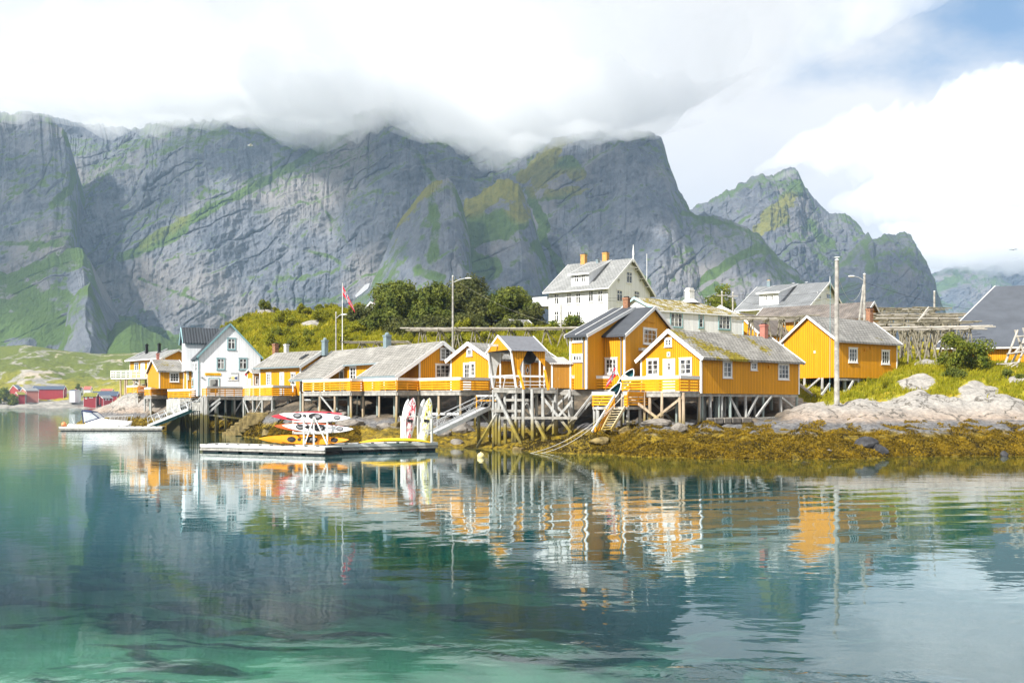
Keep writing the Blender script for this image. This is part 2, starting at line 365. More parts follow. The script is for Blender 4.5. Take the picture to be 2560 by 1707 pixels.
def rock_mat():   # headland: seabed, tide belts, bare granite, turf
    m, t, b = mat('headland_ground'); g = t.n.new('ShaderNodeNewGeometry').outputs['Position']; x, y, z = t.xyz(g)
    nb = t.noise(g, 0.11, 4, 0.55); nm = t.noise(g, 0.55, 7, 0.62); nf = t.noise(g, 3.2, 7, 0.65)
    zz = t.math('ADD', z, t.math('MULTIPLY', t.math('SUBTRACT', nm, 0.5), 1.1))
    gran = t.mix(t.ramp(nf, 0.3, 0.7), (0.24, 0.228, 0.21), (0.40, 0.375, 0.335))
    gran = t.mix(t.ramp(zz, 2.0, 3.6), t.mix(t.ramp(nf, 0.3, 0.7), (0.235, 0.185, 0.145), (0.38, 0.305, 0.24)), gran)
    lich = t.ramp(t.noise(t.vmath('ADD', g, (4, 8, 2)), 0.7, 6, 0.7), 0.60, 0.68, 0, 0.6)
    gran = t.mix(lich, gran, (0.22, 0.21, 0.20))
    band = t.mix(t.ramp(nf, 0.35, 0.7), (0.085, 0.085, 0.088), (0.20, 0.195, 0.19))
    ck = t.n.new('ShaderNodeTexVoronoi'); ck.feature = 'DISTANCE_TO_EDGE'; t.set(ck.inputs['Vector'], t.vmath('MULTIPLY', t.vmath('ADD', g, t.vmath('MULTIPLY', t.noise(g, 0.5, 4, 0.6, out='Color'), (2.5, 2.5, 2.5))), (0.30, 0.5, 0.8))); ck.inputs['Scale'].default_value = 0.55
    crack = t.ramp(ck.outputs['Distance'], 0.0, 0.028)
    gran = t.mix(crack, (0.10, 0.09, 0.075), gran)
    ad = t.n.new('ShaderNodeAttribute'); ad.attribute_name = 'deck_shade'
    gran = t.mix(ad.outputs['Fac'], gran, t.mix(t.ramp(nm, 0.4, 0.65), (0.055, 0.048, 0.036), (0.16, 0.125, 0.085)))  # shade below houses and decks painted into the rock as dark brown
    c = t.mix(t.ramp(zz, 1.95, 2.35), band, gran)
    weed = t.mix(t.ramp(nf, 0.35, 0.68), (0.05, 0.038, 0.006), (0.28, 0.19, 0.012))
    c = t.mix(t.ramp(t.math('ADD', zz, t.math('MULTIPLY', nf, 0.5)), 1.55, 1.9), weed, c)
    gr = t.mix(t.ramp(nf, 0.3, 0.7), (0.13, 0.145, 0.010), (0.36, 0.31, 0.016))
    gr = t.mix(t.ramp(nm, 0.45, 0.7, 0, 0.8), gr, (0.36, 0.25, 0.015))
    at = t.n.new('ShaderNodeAttribute'); at.attribute_name = 'turf'
    gm = t.ramp(t.math('ADD', at.outputs['Fac'], t.math('MULTIPLY', t.math('SUBTRACT', t.noise(g, 0.9, 6, 0.6), 0.5), 0.9)), 0.44, 0.56)
    c = t.mix(gm, c, gr)
    # seabed: pale shell sand with kelp beds
    sand = t.mix(t.ramp(nm, 0.3, 0.7), (0.26, 0.35, 0.22), (0.38, 0.44, 0.30))
    kp = t.noise(t.vmath('MULTIPLY', g, (0.6, 1, 1)), 0.30, 5, 0.62, 0.6)
    kelp = t.mix(t.ramp(nf, 0.4, 0.7), (0.012, 0.040, 0.030), (0.05, 0.075, 0.03))
    atk = t.n.new('ShaderNodeAttribute'); atk.attribute_name = 'kelp'
    sb = t.mix(t.ramp(t.math('ADD', kp, atk.outputs['Fac']), 0.50, 0.60), sand, kelp)
    c = t.mix(t.ramp(z, -0.9, -0.25), sb, c)
    t.set(b.inputs['Base Color'], c); b.inputs['Roughness'].default_value = 0.85; b.inputs['Specular IOR Level'].default_value = 0.25
    t.set(b.inputs['Normal'], t.bump(t.math('ADD', t.math('MULTIPLY', nf, 0.35), nm), 0.55, 0.35))
    return m
M['ground'] = rock_mat()
M['boulder'] = flat('shore_granite', (0.20, 0.18, 0.155), 0.85, var=0.35, vs=1.6)
M['boulder_dark'] = flat('dark_wet_rock', (0.042, 0.042, 0.045), 0.7, var=0.45, vs=2.5)
M['boulder_weed'] = flat('weedy_rock', (0.20, 0.15, 0.06), 0.85, var=0.5, vs=2.0)
def mount_mat(name, c1, c2, gr1=(0.070, 0.112, 0.024), gr2=(0.17, 0.160, 0.030), s=1.0):
    m, t, b = mat(name); g = t.n.new('ShaderNodeNewGeometry').outputs['Position']
    st = t.noise(t.vmath('MULTIPLY', g, (0.05*s, 0.05*s, 0.008*s)), 1.0, 8, 0.65)
    nm = t.noise(g, 0.012*s, 9, 0.62); nf = t.noise(g, 0.10*s, 7, 0.65)
    c = t.mix(t.ramp(nm, 0.32, 0.68), c1, c2)
    c = t.mix(t.ramp(st, 0.48, 0.66, 0, 0.65), c, tuple(v*0.55 for v in c1))
    c = t.mix(t.ramp(nf, 0.45, 0.75, 0, 0.5), c, tuple(min(1, v*1.35) for v in c2))
    c = t.mix(t.ramp(t.noise(t.vmath('ADD', g, (310, 50, 90)), 0.0035*s, 5, 0.6), 0.5, 0.68, 0, 0.7), c, tuple(v*k_ for v, k_ in zip(c2, (1.5, 1.3, 1.08))))  # broad warm tan patches put into the rock colour to imitate sunlit cliff
    at = t.n.new('ShaderNodeAttribute'); at.attribute_name = 'turf'
    gm = t.ramp(t.math('ADD', at.outputs['Fac'], t.math('MULTIPLY', t.math('SUBTRACT', t.noise(g, 0.035*s, 8, 0.68), 0.5), 1.1)), 0.40, 0.60)
    at2 = t.n.new('ShaderNodeAttribute'); at2.attribute_name = 'dry'
    gc = t.mix(t.ramp(t.math('ADD', at2.outputs['Fac'], t.math('SUBTRACT', nm, 0.5)), 0.2, 0.9), gr1, gr2)
    gc = t.mix(t.ramp(nf, 0.4, 0.7, 0, 0.5), gc, tuple(v*0.55 for v in gr1))
    c = t.mix(gm, c, gc)
    t.set(b.inputs['Base Color'], c); b.inputs['Roughness'].default_value = 0.95; b.inputs['Specular IOR Level'].default_value = 0.1
    t.set(b.inputs['Normal'], t.bump(t.math('ADD', t.math('MULTIPLY', nf, 0.6), st), 0.7, 5.0/s))
    return m
M['mount'] = mount_mat('cliff_granite', (0.082, 0.094, 0.115), (0.150, 0.157, 0.172))
M['mount_far'] = mount_mat('far_cliff_granite', (0.072, 0.080, 0.096), (0.13, 0.132, 0.142), s=0.7)
M['hill'] = mount_mat('moor_and_rock', (0.20, 0.19, 0.165), (0.36, 0.335, 0.29), (0.12, 0.14, 0.02), (0.36, 0.30, 0.025), s=4.0)
# ------------------------------------------------------------------ headland terrain (thin-plate surface through surveyed points)
CP = []   # (px, distance, z)
for px, d in ((215, 172), (300, 138), (400, 127), (480, 117), (560, 112), (640, 100), (700, 93), (800, 86), (900, 82), (1000, 79.5), (1100, 78.8), (1200, 77.5), (1310, 73), (1500, 68.5), (1700, 64), (1900, 61.8), (2100, 62.8), (2300, 65.4), (2560, 66.2), (2800, 65.2), (3060, 64.5)):
    CP.append((px, d, 0.0))
    CP.append((px, d-(2.5 if px > 1250 else 2.0), -0.75))
    CP.append((px, d-(11 if px > 1250 else 7), -2.6 if px > 1250 else -2.6))
CP += [(-500, 7, -1.1), (300, 8, -1.2), (1280, 8, -1.3), (2200, 8, -1.5), (3060, 7, -1.4), (-500, 14, -1.5), (500, 14, -1.6), (1280, 14, -1.8), (2000, 15, -2.4), (3060, 15, -2.6),
       (-500, 24, -2.4), (500, 24, -2.6), (1280, 24, -3.2), (2000, 26, -3.8), (3060, 26, -3.8), (-500, 45, -4.2), (400, 45, -4.2), (1280, 45, -4.0), (2000, 43, -3.6), (3060, 43, -3.4), (-500, 90, -5), (100, 90, -5), (400, 85, -4.6),
       (-500, 150, -5), (0, 170, -4.6), (150, 190, -1.4), (60, 190, -3.5), (-200, 230, -5), (100, 240, -5), (300, 250, -4.5),
       # left tip
       (260, 152, 2.2), (305, 146, 4.3), (330, 143, 4.6), (360, 139, 2.0), (420, 133, 1.6), (400, 142, 4.2), (470, 133, 3.0), (470, 150, 8.5), (430, 165, 7.5), (350, 175, 4.2), (280, 185, 1.0), (420, 190, 3.5),
       # under the left and middle decks
       (520, 120, -0.6), (570, 118, -0.3), (570, 124, 1.4), (640, 106, 1.5), (700, 98, 1.3), (690, 112, 2.9), (800, 91, 1.2), (900, 88, 1.3), (900, 97, 2.7), (1000, 84, 1.2), (1000, 93, 2.4), (1120, 83, 0.9), (1120, 92, 2.2),
       (650, 122, 4.4), (800, 113, 4.2), (1000, 106, 4.3), (1150, 101, 4.3), (560, 134, 4.6),
       (1200, 83, 0.8), (1310, 79, 0.8), (1310, 88, 2.0), (1400, 76, 0.8), (1420, 84, 1.7), (1400, 96, 4.6), (1500, 71, 0.9), (1520, 78, 1.6), (1500, 92, 4.2),
       (1620, 67, 0.7), (1640, 72, 1.5), (1650, 78, 1.9), (1650, 86, 3.3), (1760, 65, 0.6), (1760, 71, 1.5), (1760, 77, 1.9), (1850, 79, 1.9), (1860, 88, 3.7), (1990, 84, 3.0), (1990, 78, 2.2), (1960, 92, 4.8),
       # right shore
       (1900, 64, 0.7), (1900, 71, 1.5), (2100, 64, 0.6), (2100, 70, 1.5), (2100, 74, 2.3), (2100, 78, 3.3), (2100, 82, 3.55), (2100, 90, 4.4), (2300, 67, 0.6), (2300, 72, 1.55), (2300, 76, 2.35), (2300, 80, 3.65), (2300, 85, 4.5), (2300, 90, 5.9),
       (2480, 68, 0.6), (2480, 73, 1.6), (2480, 77, 2.3), (2480, 81, 3.5), (2480, 86, 4.8), (2480, 92, 6.3), (2700, 68, 0.7), (2700, 78, 2.4), (2700, 92, 6.0), (3060, 66, 0.7), (3060, 78, 2.5), (3060, 95, 6), (2200, 93, 5.9), (2080, 97, 6.0), (2320, 98, 7.6), (2500, 102, 7.6), (2800, 105, 8),
       (2200, 106, 8.2), (2350, 110, 8.6), (2350, 122, 10.2), (2350, 134, 11.6), (2500, 125, 10), (2250, 125, 10.4), (2250, 140, 12.2), (2000, 106, 8.4), (2000, 120, 10.8), (2000, 140, 13), (1850, 104, 7.8), (1850, 125, 11.3), (1700, 105, 8.2), (1700, 125, 11.5), (1550, 110, 8.8), (1550, 135, 13.6), (1400, 112, 8.8), (1380, 135, 13.2), (1700, 145, 14), (1900, 155, 13.5),
       # behind the middle houses, knoll with its bushes
       (1250, 112, 8.2), (1150, 118, 8.9), (1250, 130, 11.9), (1050, 120, 8.8), (1050, 135, 12.2), (900, 122, 8.2), (900, 138, 12.6), (1150, 150, 14.2), (1000, 152, 14.8), (1300, 155, 14), (850, 150, 15.5), (850, 165, 18.6), (760, 130, 8.6), (760, 150, 14.8), (760, 168, 18.4), (680, 132, 8.8), (650, 150, 14.5), (620, 168, 18.0), (560, 150, 11.0), (560, 165, 15.8), (510, 165, 13.6), (930, 172, 18.6), (1000, 185, 16), (800, 190, 16), (600, 190, 13), (1300, 185, 11), (1700, 180, 11), (2100, 180, 10), (2400, 160, 11), (2700, 140, 9), (3060, 120, 8), (3060, 160, 8),
       (500, 230, -3), (800, 240, -3), (1200, 240, -3), (1700, 240, -3), (2300, 240, -3), (3060, 230, -3)]
_A = np.array([((px-CX)/F*d, d, z) for px, d, z in CP])
# outcrop domes and hollows are added later as noise
def _k(r2): return np.where(r2 > 1e-9, 0.5*r2*np.log(np.maximum(r2, 1e-9)), 0.0)
def _fit(P, lam=0.03):
    n = len(P); xy = P[:, :2]/20.0
    K = _k(((xy[:, None]-xy[None])**2).sum(-1))+np.eye(n)*lam*1e-3; Q = np.c_[np.ones(n), xy]
    A = np.zeros((n+3, n+3)); A[:n, :n] = K; A[:n, n:] = Q; A[n:, :n] = Q.T
    return np.linalg.solve(A, np.r_[P[:, 2], 0, 0, 0])
_wt = _fit(_A)
def base_h(x, y):
    x = np.atleast_1d(np.asarray(x, float)).ravel(); y = np.atleast_1d(np.asarray(y, float)).ravel(); out = np.empty(len(x)); n = len(_A); xy = _A[:, :2]/20
    for s in range(0, len(x), 20000):
        P = np.c_[x[s:s+20000], y[s:s+20000]]/20
        r2 = (P**2).sum(1)[:, None]+(xy**2).sum(1)[None]-2*P@xy.T
        out[s:s+20000] = _k(np.maximum(r2, 0))@_wt[:n]+_wt[n]+P@_wt[n+1:]
    return np.clip(out, -6, 21)
ROCKS = [(2290, 88, 55, 2.6, .35), (2318, 96, 34, 2.0, .5), (2225, 97, 22, 1.6, .5), (2445, 85, 55, 2.4, .25), (2330, 80.5, 75, 2.5, .3), (2150, 81, 40, 2, .2), (2520, 82, 40, 2, .4), (2545, 89, 25, 1.4, .4), (1640, 71, 70, 2.6, .55), (665, 167, 24, 3, .8), (775, 150, 24, 2, .6), (1220, 113, 30, 2, .4), (455, 150, 14, 3, .5)]
def ground_h(x, y):
    x = np.atleast_1d(np.asarray(x, float)).ravel(); y = np.atleast_1d(np.asarray(y, float)).ravel()
    h = base_h(x, y); px = CX+x/np.maximum(y, 1)*F
    amp = sst(h, -1.2, 1.2)
    big = np.abs(pn(x/4.3+pn(x/6, y/6, 9)*0.6, y/3.6, 3))*1.5-0.45
    med = np.abs(pn(x/1.5, y/1.5, 5))-0.3
    nz = (0.62*big+0.26*med+0.05*fbm(x/0.5, y/0.5, 2, 11))
    kn = sst(y, 118, 135)*sst(px, 1900, 1700)
    nz = nz*(1-0.35*sst(h, 4, 6))+kn*0.6*fbm(x/5, y/5, 3, 21)
    h2 = h+amp*nz+(1-amp)*0.18*fbm(x/3.0, y/3.0, 3, 31)
    for a, d, rx, rd, hh in ROCKS:
        r = ((px-a)/rx)**2+((y-d)/rd)**2
        h2 = h2+hh*np.sqrt(np.clip(1-r*0.8, 0, 1))*(1+0.5*pn(x/1.2, y/1.2, 8))
    return h2
_TX = [0, 420, 480, 700, 1000, 1200, 1500, 1900, 1985, 2060, 2200, 2560, 3060]; _TD = [150, 149, 142, 131, 116, 108, 100, 98, 90, 83.5, 82.3, 82.2, 81.5]
def turf_mask(x, y):
    px = CX+x/np.maximum(y, 1)*F; th = np.interp(px, _TX, _TD)
    t = sst(y-th+1.6*pn(x/3, y/3, 41), -2.5, 3.0)
    for a, d, rx, rd, hh in ROCKS:
        r = ((px-a)/rx)**2+((y-d)/rd)**2; t = t*(1-0.95*np.exp(-r*r*0.9))
    return t
def gz(px, d): return float(ground_h([(px-CX)/F*d], [d])[0])
def gxy(x, y): return float(ground_h([x], [y])[0])
def build_ground():
    pxs = np.linspace(-520, 3080, 760)
    ds = np.concatenate([np.geomspace(6, 54, 90, endpoint=False), np.linspace(54, 104, 230, endpoint=False), np.linspace(104, 175, 150, endpoint=False), np.geomspace(175, 260, 30)])
    PX, D = np.meshgrid(pxs, ds); X = (PX-CX)/F*D
    Hh = ground_h(X, D).reshape(X.shape); T = turf_mask(X, D)
    kelp = 0.12*sst(D, 24, 34)-0.05+0.10*sst(PX, 1100, 1600)+0.15*sst(D, 46, 54)*sst(PX, 1100, 1400)
    deck_shade = sst(PX, 330, 480)*sst(PX, 1995, 1930)*sst(np.interp(PX, _TX, _TD)-D, -1, 3)  # mask of the painted shade beneath houses and decks
    mesh_np('ground', np.stack([X, D, Hh], -1).reshape(-1, 3), grid_faces(len(pxs), len(ds)), M['ground'], smooth=True, attrs={'turf': T, 'kelp': kelp, 'deck_shade': deck_shade})['kind'] = 'structure'
build_ground()
b = MB(); b.poly([(-7000, -300, -6.7), (7000, -300, -6.7), (7000, 5950, -6.7), (-7000, 5950, -6.7)])
b.build('seabed', flat('deep_seabed', (0.05, 0.07, 0.06), 0.9))['kind'] = 'structure'
# ------------------------------------------------------------------ water
def water_mats():
    res = []
    for top in (True, False):
        m = bpy.data.materials.new('sea_water' if top else 'sea_water_edge'); m.use_nodes = True; t = NT(m.node_tree); t.n.clear()
        o = t.n.new('ShaderNodeOutputMaterial'); tr = t.n.new('ShaderNodeBsdfTransparent')
        if top:
            g = t.n.new('ShaderNodeNewGeometry').outputs['Position']; x, y, z = t.xyz(g)
            w1 = t.noise(t.vmath('MULTIPLY', g, (0.8, 1.2, 0)), 1.05, 3, 0.5, 0.3)
            w2 = t.noise(t.vmath('MULTIPLY', g, (0.35, 1.0, 0)), 3.0, 2, 0.5)
            w3 = t.noise(t.vmath('MULTIPLY', g, (0.25, 0.9, 0)), 0.55, 2, 0.4, 0.6)
            rg = t.noise(t.vmath('MULTIPLY', g, (0.6, 1, 0)), 0.045, 3, 0.5)
            wind = t.math('ADD', t.math('MULTIPLY', t.ramp(y, 105, 190), 7.0), t.math('MULTIPLY', t.math('MULTIPLY', t.ramp(t.math('SUBTRACT', y, t.math('MULTIPLY', x, 2.0)), 115, 220), 4.0), t.ramp(x, -8, -30)))
            # a boat's wake: concentric ripples crossing the right half
            dist = t.vmath('LENGTH', t.vmath('SUBTRACT', g, (34.0, -38.0, 0)), out=1)
            ring = t.math('SINE', t.math('ADD', t.math('MULTIPLY', dist, 3.3), t.math('MULTIPLY', t.noise(g, 0.3, 3, 0.5), 7.0)))
            wk = t.math('MULTIPLY', t.math('MULTIPLY', t.ramp(y, 21, 27), t.ramp(y, 48, 34)), t.ramp(x, -9, 5))
            hgt = t.math('ADD', t.math('MULTIPLY', w1, 0.0065), t.math('MULTIPLY', w2, 0.0020))
            hgt = t.math('ADD', hgt, t.math('MULTIPLY', w3, 0.0085))
            hgt = t.math('MULTIPLY', hgt, t.math('ADD', t.ramp(rg, 0.35, 0.65, 0.45, 1.35), wind))
            near = t.math('MULTIPLY', t.ramp(y, 17.5, 12.5), t.ramp(t.noise(t.vmath('MULTIPLY', g, (.5, 1, 0)), 0.45, 3, .5), .48, .62))
            hgt = t.math('ADD', hgt, t.math('MULTIPLY', t.math('MULTIPLY', t.noise(t.vmath('MULTIPLY', g, (1, 1, 0)), 2.6, 3, .55, .5), near), 0.022))
            hgt = t.math('ADD', hgt, t.math('MULTIPLY', t.math('MULTIPLY', ring, wk), 0.0030))
            bn = t.bump(hgt, 1.0, 1.0)
            fr = t.n.new('ShaderNodeFresnel'); t.set(fr.inputs[0], t.math('SUBTRACT', 1.33, t.math('MULTIPLY', t.n.new('ShaderNodeNewGeometry').outputs['Backfacing'], 1.33-1/1.33))); t.l.new(bn, fr.inputs[1])
            gl = t.n.new('ShaderNodeBsdfGlossy'); gl.inputs['Roughness'].default_value = 0.02; t.l.new(bn, gl.inputs['Normal'])
            gl.inputs[0].default_value = (0.92, 0.98, 1, 1)
            df = t.n.new('ShaderNodeBsdfDiffuse'); df.inputs[0].default_value = (0.0, 0.088, 0.098, 1)
            tr.inputs[0].default_value = (0.86, 0.97, 0.96, 1)
            deep = t.math('MULTIPLY', t.math('MAXIMUM', t.ramp(y, 14, 33, 0.0, 0.85), t.math('MULTIPLY', t.ramp(x, -1, 5), t.ramp(y, 10, 28, 0.3, 0.85))), t.math('SUBTRACT', 1.0, t.math('MULTIPLY', t.ramp(t.math('ADD', y, t.math('MULTIPLY', x, .12)), 33, 52), t.ramp(x, -9, 1))))
            mi = t.n.new('ShaderNodeMixShader'); t.l.new(deep, mi.inputs[0]); t.l.new(tr.outputs[0], mi.inputs[1]); t.l.new(df.outputs[0], mi.inputs[2])
            mx = t.n.new('ShaderNodeMixShader'); t.set(mx.inputs[0], t.math('MULTIPLY', fr.outputs[0], 1.15, clamp=True)); t.l.new(mi.outputs[0], mx.inputs[1]); t.l.new(gl.outputs[0], mx.inputs[2])
            t.l.new(mx.outputs[0], o.inputs[0])
        else: t.l.new(tr.outputs[0], o.inputs[0])
        va = t.n.new('ShaderNodeVolumeAbsorption'); va.inputs[0].default_value = (0.02, 0.66, 0.57, 1); va.inputs[1].default_value = 0.105
        t.l.new(va.outputs[0], o.inputs['Volume']); res.append(m)
    return res
b = MB()
b.hexa([(-6900, -290, -6.4), (6900, -290, -6.4), (6900, 5940, -6.4), (-6900, 5940, -6.4), (-6900, -290, 0), (6900, -290, 0), (6900, 5940, 0), (-6900, 5940, 0)], 1)
b.m = [1, 0, 1, 1, 1, 1]
b.build('water', water_mats())['kind'] = 'structure'
# ------------------------------------------------------------------ mountains
DS = 2560/2352.0
def seg_dist(px, py, pts):
    best = np.full(px.shape, 1e9)
    for (x0, y0), (x1, y1) in zip(pts[:-1], pts[1:]):
        dx, dy = x1-x0, y1-y0; L = dx*dx+dy*dy+1e-9
        t = np.clip(((px-x0)*dx+(py-y0)*dy)/L, 0, 1)
        best = np.minimum(best, np.hypot(px-x0-t*dx, py-y0-t*dy))
    return best
def mountain(name, label, sil, Yr, Yb, nx, nz, amp, seed, prof=(0.28, 0.55), turf=(), steep=0.55, jag=0.012, mat='mount', z0=-3.0, tilt=0.0, dry=(), rough=1.0, strata=1.0, bulge=0.0, gbias=0.0):
    """a solid massif: its front rises from distance Yb to the skyline at distance Yr, its back falls away behind"""
    sx = [p[0]*DS for p in sil]; sy = [p[1]*DS for p in sil]
    px = np.linspace(sx[0], sx[-1], nx); yr = np.interp(px, sx, sy)
    yrl = Yr+tilt*(px-px.mean())
    kn = max(3, int(nx*.022)); kr_ = np.hanning(kn+2)[1:-1]; kr_ /= kr_.sum(); yr = np.convolve(np.pad(yr, kn, mode='edge'), kr_, 'same')[kn:-kn]
    zr = zat(yr, yrl)
    zr = zr*(1+jag*fbm(px/22, px*0+seed, 5, seed, .6))
    v = np.linspace(0, 1, nz)
    PX, V = np.meshgrid(px, v); YR = np.broadcast_to(yrl, PX.shape)
    PW = PX+34*(1-V)*fbm(PX/70+seed, V*3.1, 3, seed+70); ZR = np.interp(PW, px, zr)
    kz, ky = prof      # talus: first kz of the height takes ky of the run
    run = np.where(V < kz, ky*(V/kz)**0.8, ky+(1-ky)*((V-kz)/(1-kz))**1.25)
    yb = Yb+tilt*(PX-px.mean())
    Y = yb+(YR-yb)*run; Z = z0+(ZR-z0)*V
    X = (PX-CX)/F*Y
    # relief: buttresses, slabs lying along tilted strata, cracks
    n1 = fbm(X/260, Z/420, 3, seed)
    c, s_ = math.cos(R(34)), math.sin(R(34))
    a = X*c+Z*s_; b2 = -X*s_+Z*c
    n2 = rid(a/190+0.4*pn(X/150, Z/150, seed+5), b2/52, 4, seed+10)*strata
    n3 = rid(X/38+0.6*pn(X/60, Z/90, seed+7), Z/150, 5, seed+20)
    n4 = fbm(X/16, Z/16, 3, seed+30)
    wr = 0.6*fbm(X/70, Z/70, 3, seed+3)
    n5 = np.abs(pn(X/44+wr, Z/60+wr, seed+40))
    n6 = np.abs(pn(X/19+2*wr, Z/26-wr, seed+41))
    n7 = np.exp(-np.abs(pn(a/300+.3*wr, b2/38+0.3*wr, seed+43))/0.05); sw = b2/85+0.9*pn(a/240, b2/150, seed+47)+0.25*pn(X/60, Z/60, seed+48); sw = sw-np.floor(sw); n10 = np.where(sw < .85, sw/.85, (1-sw)/.15)*sst(pn(a/160, b2/110, seed+49), -.35, .25)
    n11 = fbm(X/8, Z/10, 2, seed+52); n12 = sst(pn(X/150, Z/190, seed+53), -.05, .45)
    n9 = sst(pn(X/130, Z/130, seed+46), -.1, .5); n8 = np.exp(-np.abs(pn(X/34+.5*wr, Z/260, seed+44))/0.07)
    cl = sst(V, kz*0.5, kz*1.15); env = sst(V, 0, 0.05)*(1-0.9*sst(V, 0.93, 1.0))
    dYv = amp*(0.9*n1+cl*rough*(0.06*n2+0.055*n3+0.05*n5+0.03*n6-0.15*n7*n9-0.15*n8*n12+0.16*n10+0.022*n11)+0.03*n4*(0.4+cl))
    Y2 = Y-dYv*env-bulge*env*np.sin(np.pi*V)
    X2 = (PX-CX)/F*Y2*0.15+X*0.85
    # grass keeps to ledges and gullies that lie back
    dZ = np.gradient(Z, axis=0); dY = np.gradient(Y2, axis=0); sl = dY/np.maximum(np.hypot(dZ, dY), 1e-6)
    k = np.ones(5)/5
    sl = np.apply_along_axis(lambda q_: np.convolve(q_, k, 'same'), 0, sl)
    T = sst(sl, steep-0.15, steep+0.3)*0.52+gbias*.6+0.05*fbm(X/120, Z/90, 3, seed+60)
    SX = CX+X2/Y2*F; SY = HY-(Z-CZ)/Y2*F; DR = np.zeros_like(T)
    for pts, wd, st in turf:
        dd = seg_dist(SX/DS, SY/DS, pts)+wd*0.35*fbm(X/40, Z/40, 3, seed+50)
        T = np.maximum(T, st*sst(dd, wd*1.3, wd*0.35)) if st > 0 else T*(1-sst(dd, wd*1.3, wd*0.35)*-st)
    for pts, wd, st in dry: DR = np.maximum(DR, st*sst(seg_dist(SX/DS, SY/DS, pts), wd*1.4, wd*0.3))
    P = np.stack([X2, Y2, Z], -1)
    back = np.stack([np.stack([X2[-1]+0*px, YR[-1]+80*k2, zr*(1-k2/5.0)**1.0+z0*(k2/5.0)], -1) for k2 in range(1, 6)])
    P = np.concatenate([P, back]); T = np.concatenate([T, np.tile(T[-1], (5, 1))]); DR = np.concatenate([DR, np.tile(DR[-1], (5, 1))])
    o = mesh_np(name, P.reshape(-1, 3), grid_faces(nx, nz+5), M[mat], smooth=False, attrs={'turf': T, 'dry': DR})
    return tag(o, None, None, None, 'structure')
# main wall on the left
mountain('mountain_wall', '', [(-260, 250), (0, 262), (60, 258), (150, 275), (240, 288), (325, 296), (345, 281), (420, 277), (500, 278), (560, 262), (640, 272), (720, 286), (800, 270), (840, 252), (900, 246), (950, 250), (975, 268), (1000, 300), (1060, 315), (1150, 320), (1270, 330), (1420, 360)], 2250, 1500, 900, 420, 62, 3, (0.16, 0.34),
         [([(330, 560), (420, 512), (560, 440), (690, 372), (800, 300)], 13, 1.0), ([(280, 590), (350, 565), (420, 530)], 16, .8), ([(470, 470), (600, 400), (700, 330)], 6, .55), ([(930, 330), (960, 360), (1000, 420)], 12, .5), ([(650, 560), (760, 590), (830, 640)], 8, .5),
          ([(700, 420), (760, 500), (800, 560)], 7, .5), ([(560, 640), (640, 650), (720, 680)], 5, .4), ([(200, 735), (300, 770), (420, 800)], 40, 1.0), ([(620, 690), (760, 690), (880, 690)], 10, .5), ([(320, 640), (480, 700), (560, 760)], 7, .55), ([(900, 540), (950, 600)], 12, .5)], dry=[([(330, 560), (420, 500)], 24, .5)])
# buttress on the far left with its grassy shoulder
mountain('mountain_buttress', '', [(-330, 235), (-40, 250), (60, 262), (110, 268), (150, 300), (168, 360), (176, 430), (182, 520), (190, 580), (205, 680)], 1950, 1350, 360, 380, 50, 13, (0.3, 0.48),
         [([(150, 300), (160, 330)], 14, .6), ([(120, 470), (165, 430), (170, 380)], 14, .7), ([(-50, 560), (40, 560), (100, 560)], 10, .6)], gbias=0.10)
mountain('mountain_shoulder', '', [(-330, 560), (-40, 575), (20, 590), (60, 575), (110, 560), (150, 566), (190, 572), (207, 600), (225, 660), (250, 740), (262, 800)], 1700, 1150, 330, 300, 46, 23, (0.3, 0.5),
         [([(-60, 640), (40, 620), (120, 590), (180, 580)], 30, 1.0), ([(-60, 760), (60, 740), (120, 760)], 50, 1.0), ([(40, 660), (100, 700)], 30, .8), ([(175, 640), (200, 740)], 20, -.9)], gbias=0.16)
mountain('mountain_slab', '', [(120, 830), (150, 770), (165, 690), (185, 660), (208, 652), (225, 690), (245, 740), (258, 790), (268, 830)], 1350, 1150, 150, 200, 16, 33, (0.1, 0.2), [([(120, 830), (150, 760)], 14, .9), ([(268, 830), (250, 760)], 8, .8)], strata=.4)
mountain('scree_slope', '', [(150, 835), (200, 800), (262, 742), (300, 735), (345, 760), (400, 786), (470, 815), (520, 850)], 1400, 1050, 220, 120, 14, 37, (0.5, 0.5), [([(200, 790), (300, 760), (470, 820)], 60, 1.0)], gbias=.3, strata=.3)
# pinnacle, green shoulder and the great bluff in the middle
mountain('mountain_pinnacle', '', [(800, 705), (850, 660), (880, 590), (920, 500), (960, 455), (995, 415), (1030, 405), (1048, 428), (1062, 470), (1075, 520), (1085, 600), (1105, 700)], 1620, 1250, 330, 330, 44, 43, (0.15, 0.25),
         [([(905, 520), (960, 455), (1010, 415)], 12, .8), ([(985, 440), (1000, 520), (990, 600)], 20, .6), ([(1050, 440), (1060, 480)], 10, .6), ([(860, 650), (900, 640)], 10, .5), ([(960, 620), (1010, 640)], 18, .6)], dry=[([(890, 560), (960, 455), (1020, 410)], 16, .9)])
mountain('green_shoulder', '', [(1010, 720), (1050, 600), (1066, 462), (1105, 440), (1140, 416), (1168, 410), (1190, 420), (1215, 470), (1240, 560), (1270, 640), (1310, 720)], 1750, 1350, 300, 300, 46, 53, (0.2, 0.35),
         [([(1080, 470), (1140, 430), (1180, 430)], 40, 1.0), ([(1090, 530), (1180, 500)], 45, 1.0), ([(1080, 600), (1130, 620)], 32, 1.0), ([(1090, 680), (1160, 700)], 28, .8), ([(1230, 560), (1260, 600)], 16, .7), ([(1150, 560), (1165, 620)], 10, -.8)], dry=[([(1080, 470), (1160, 430), (1200, 480)], 40, 1.0)])
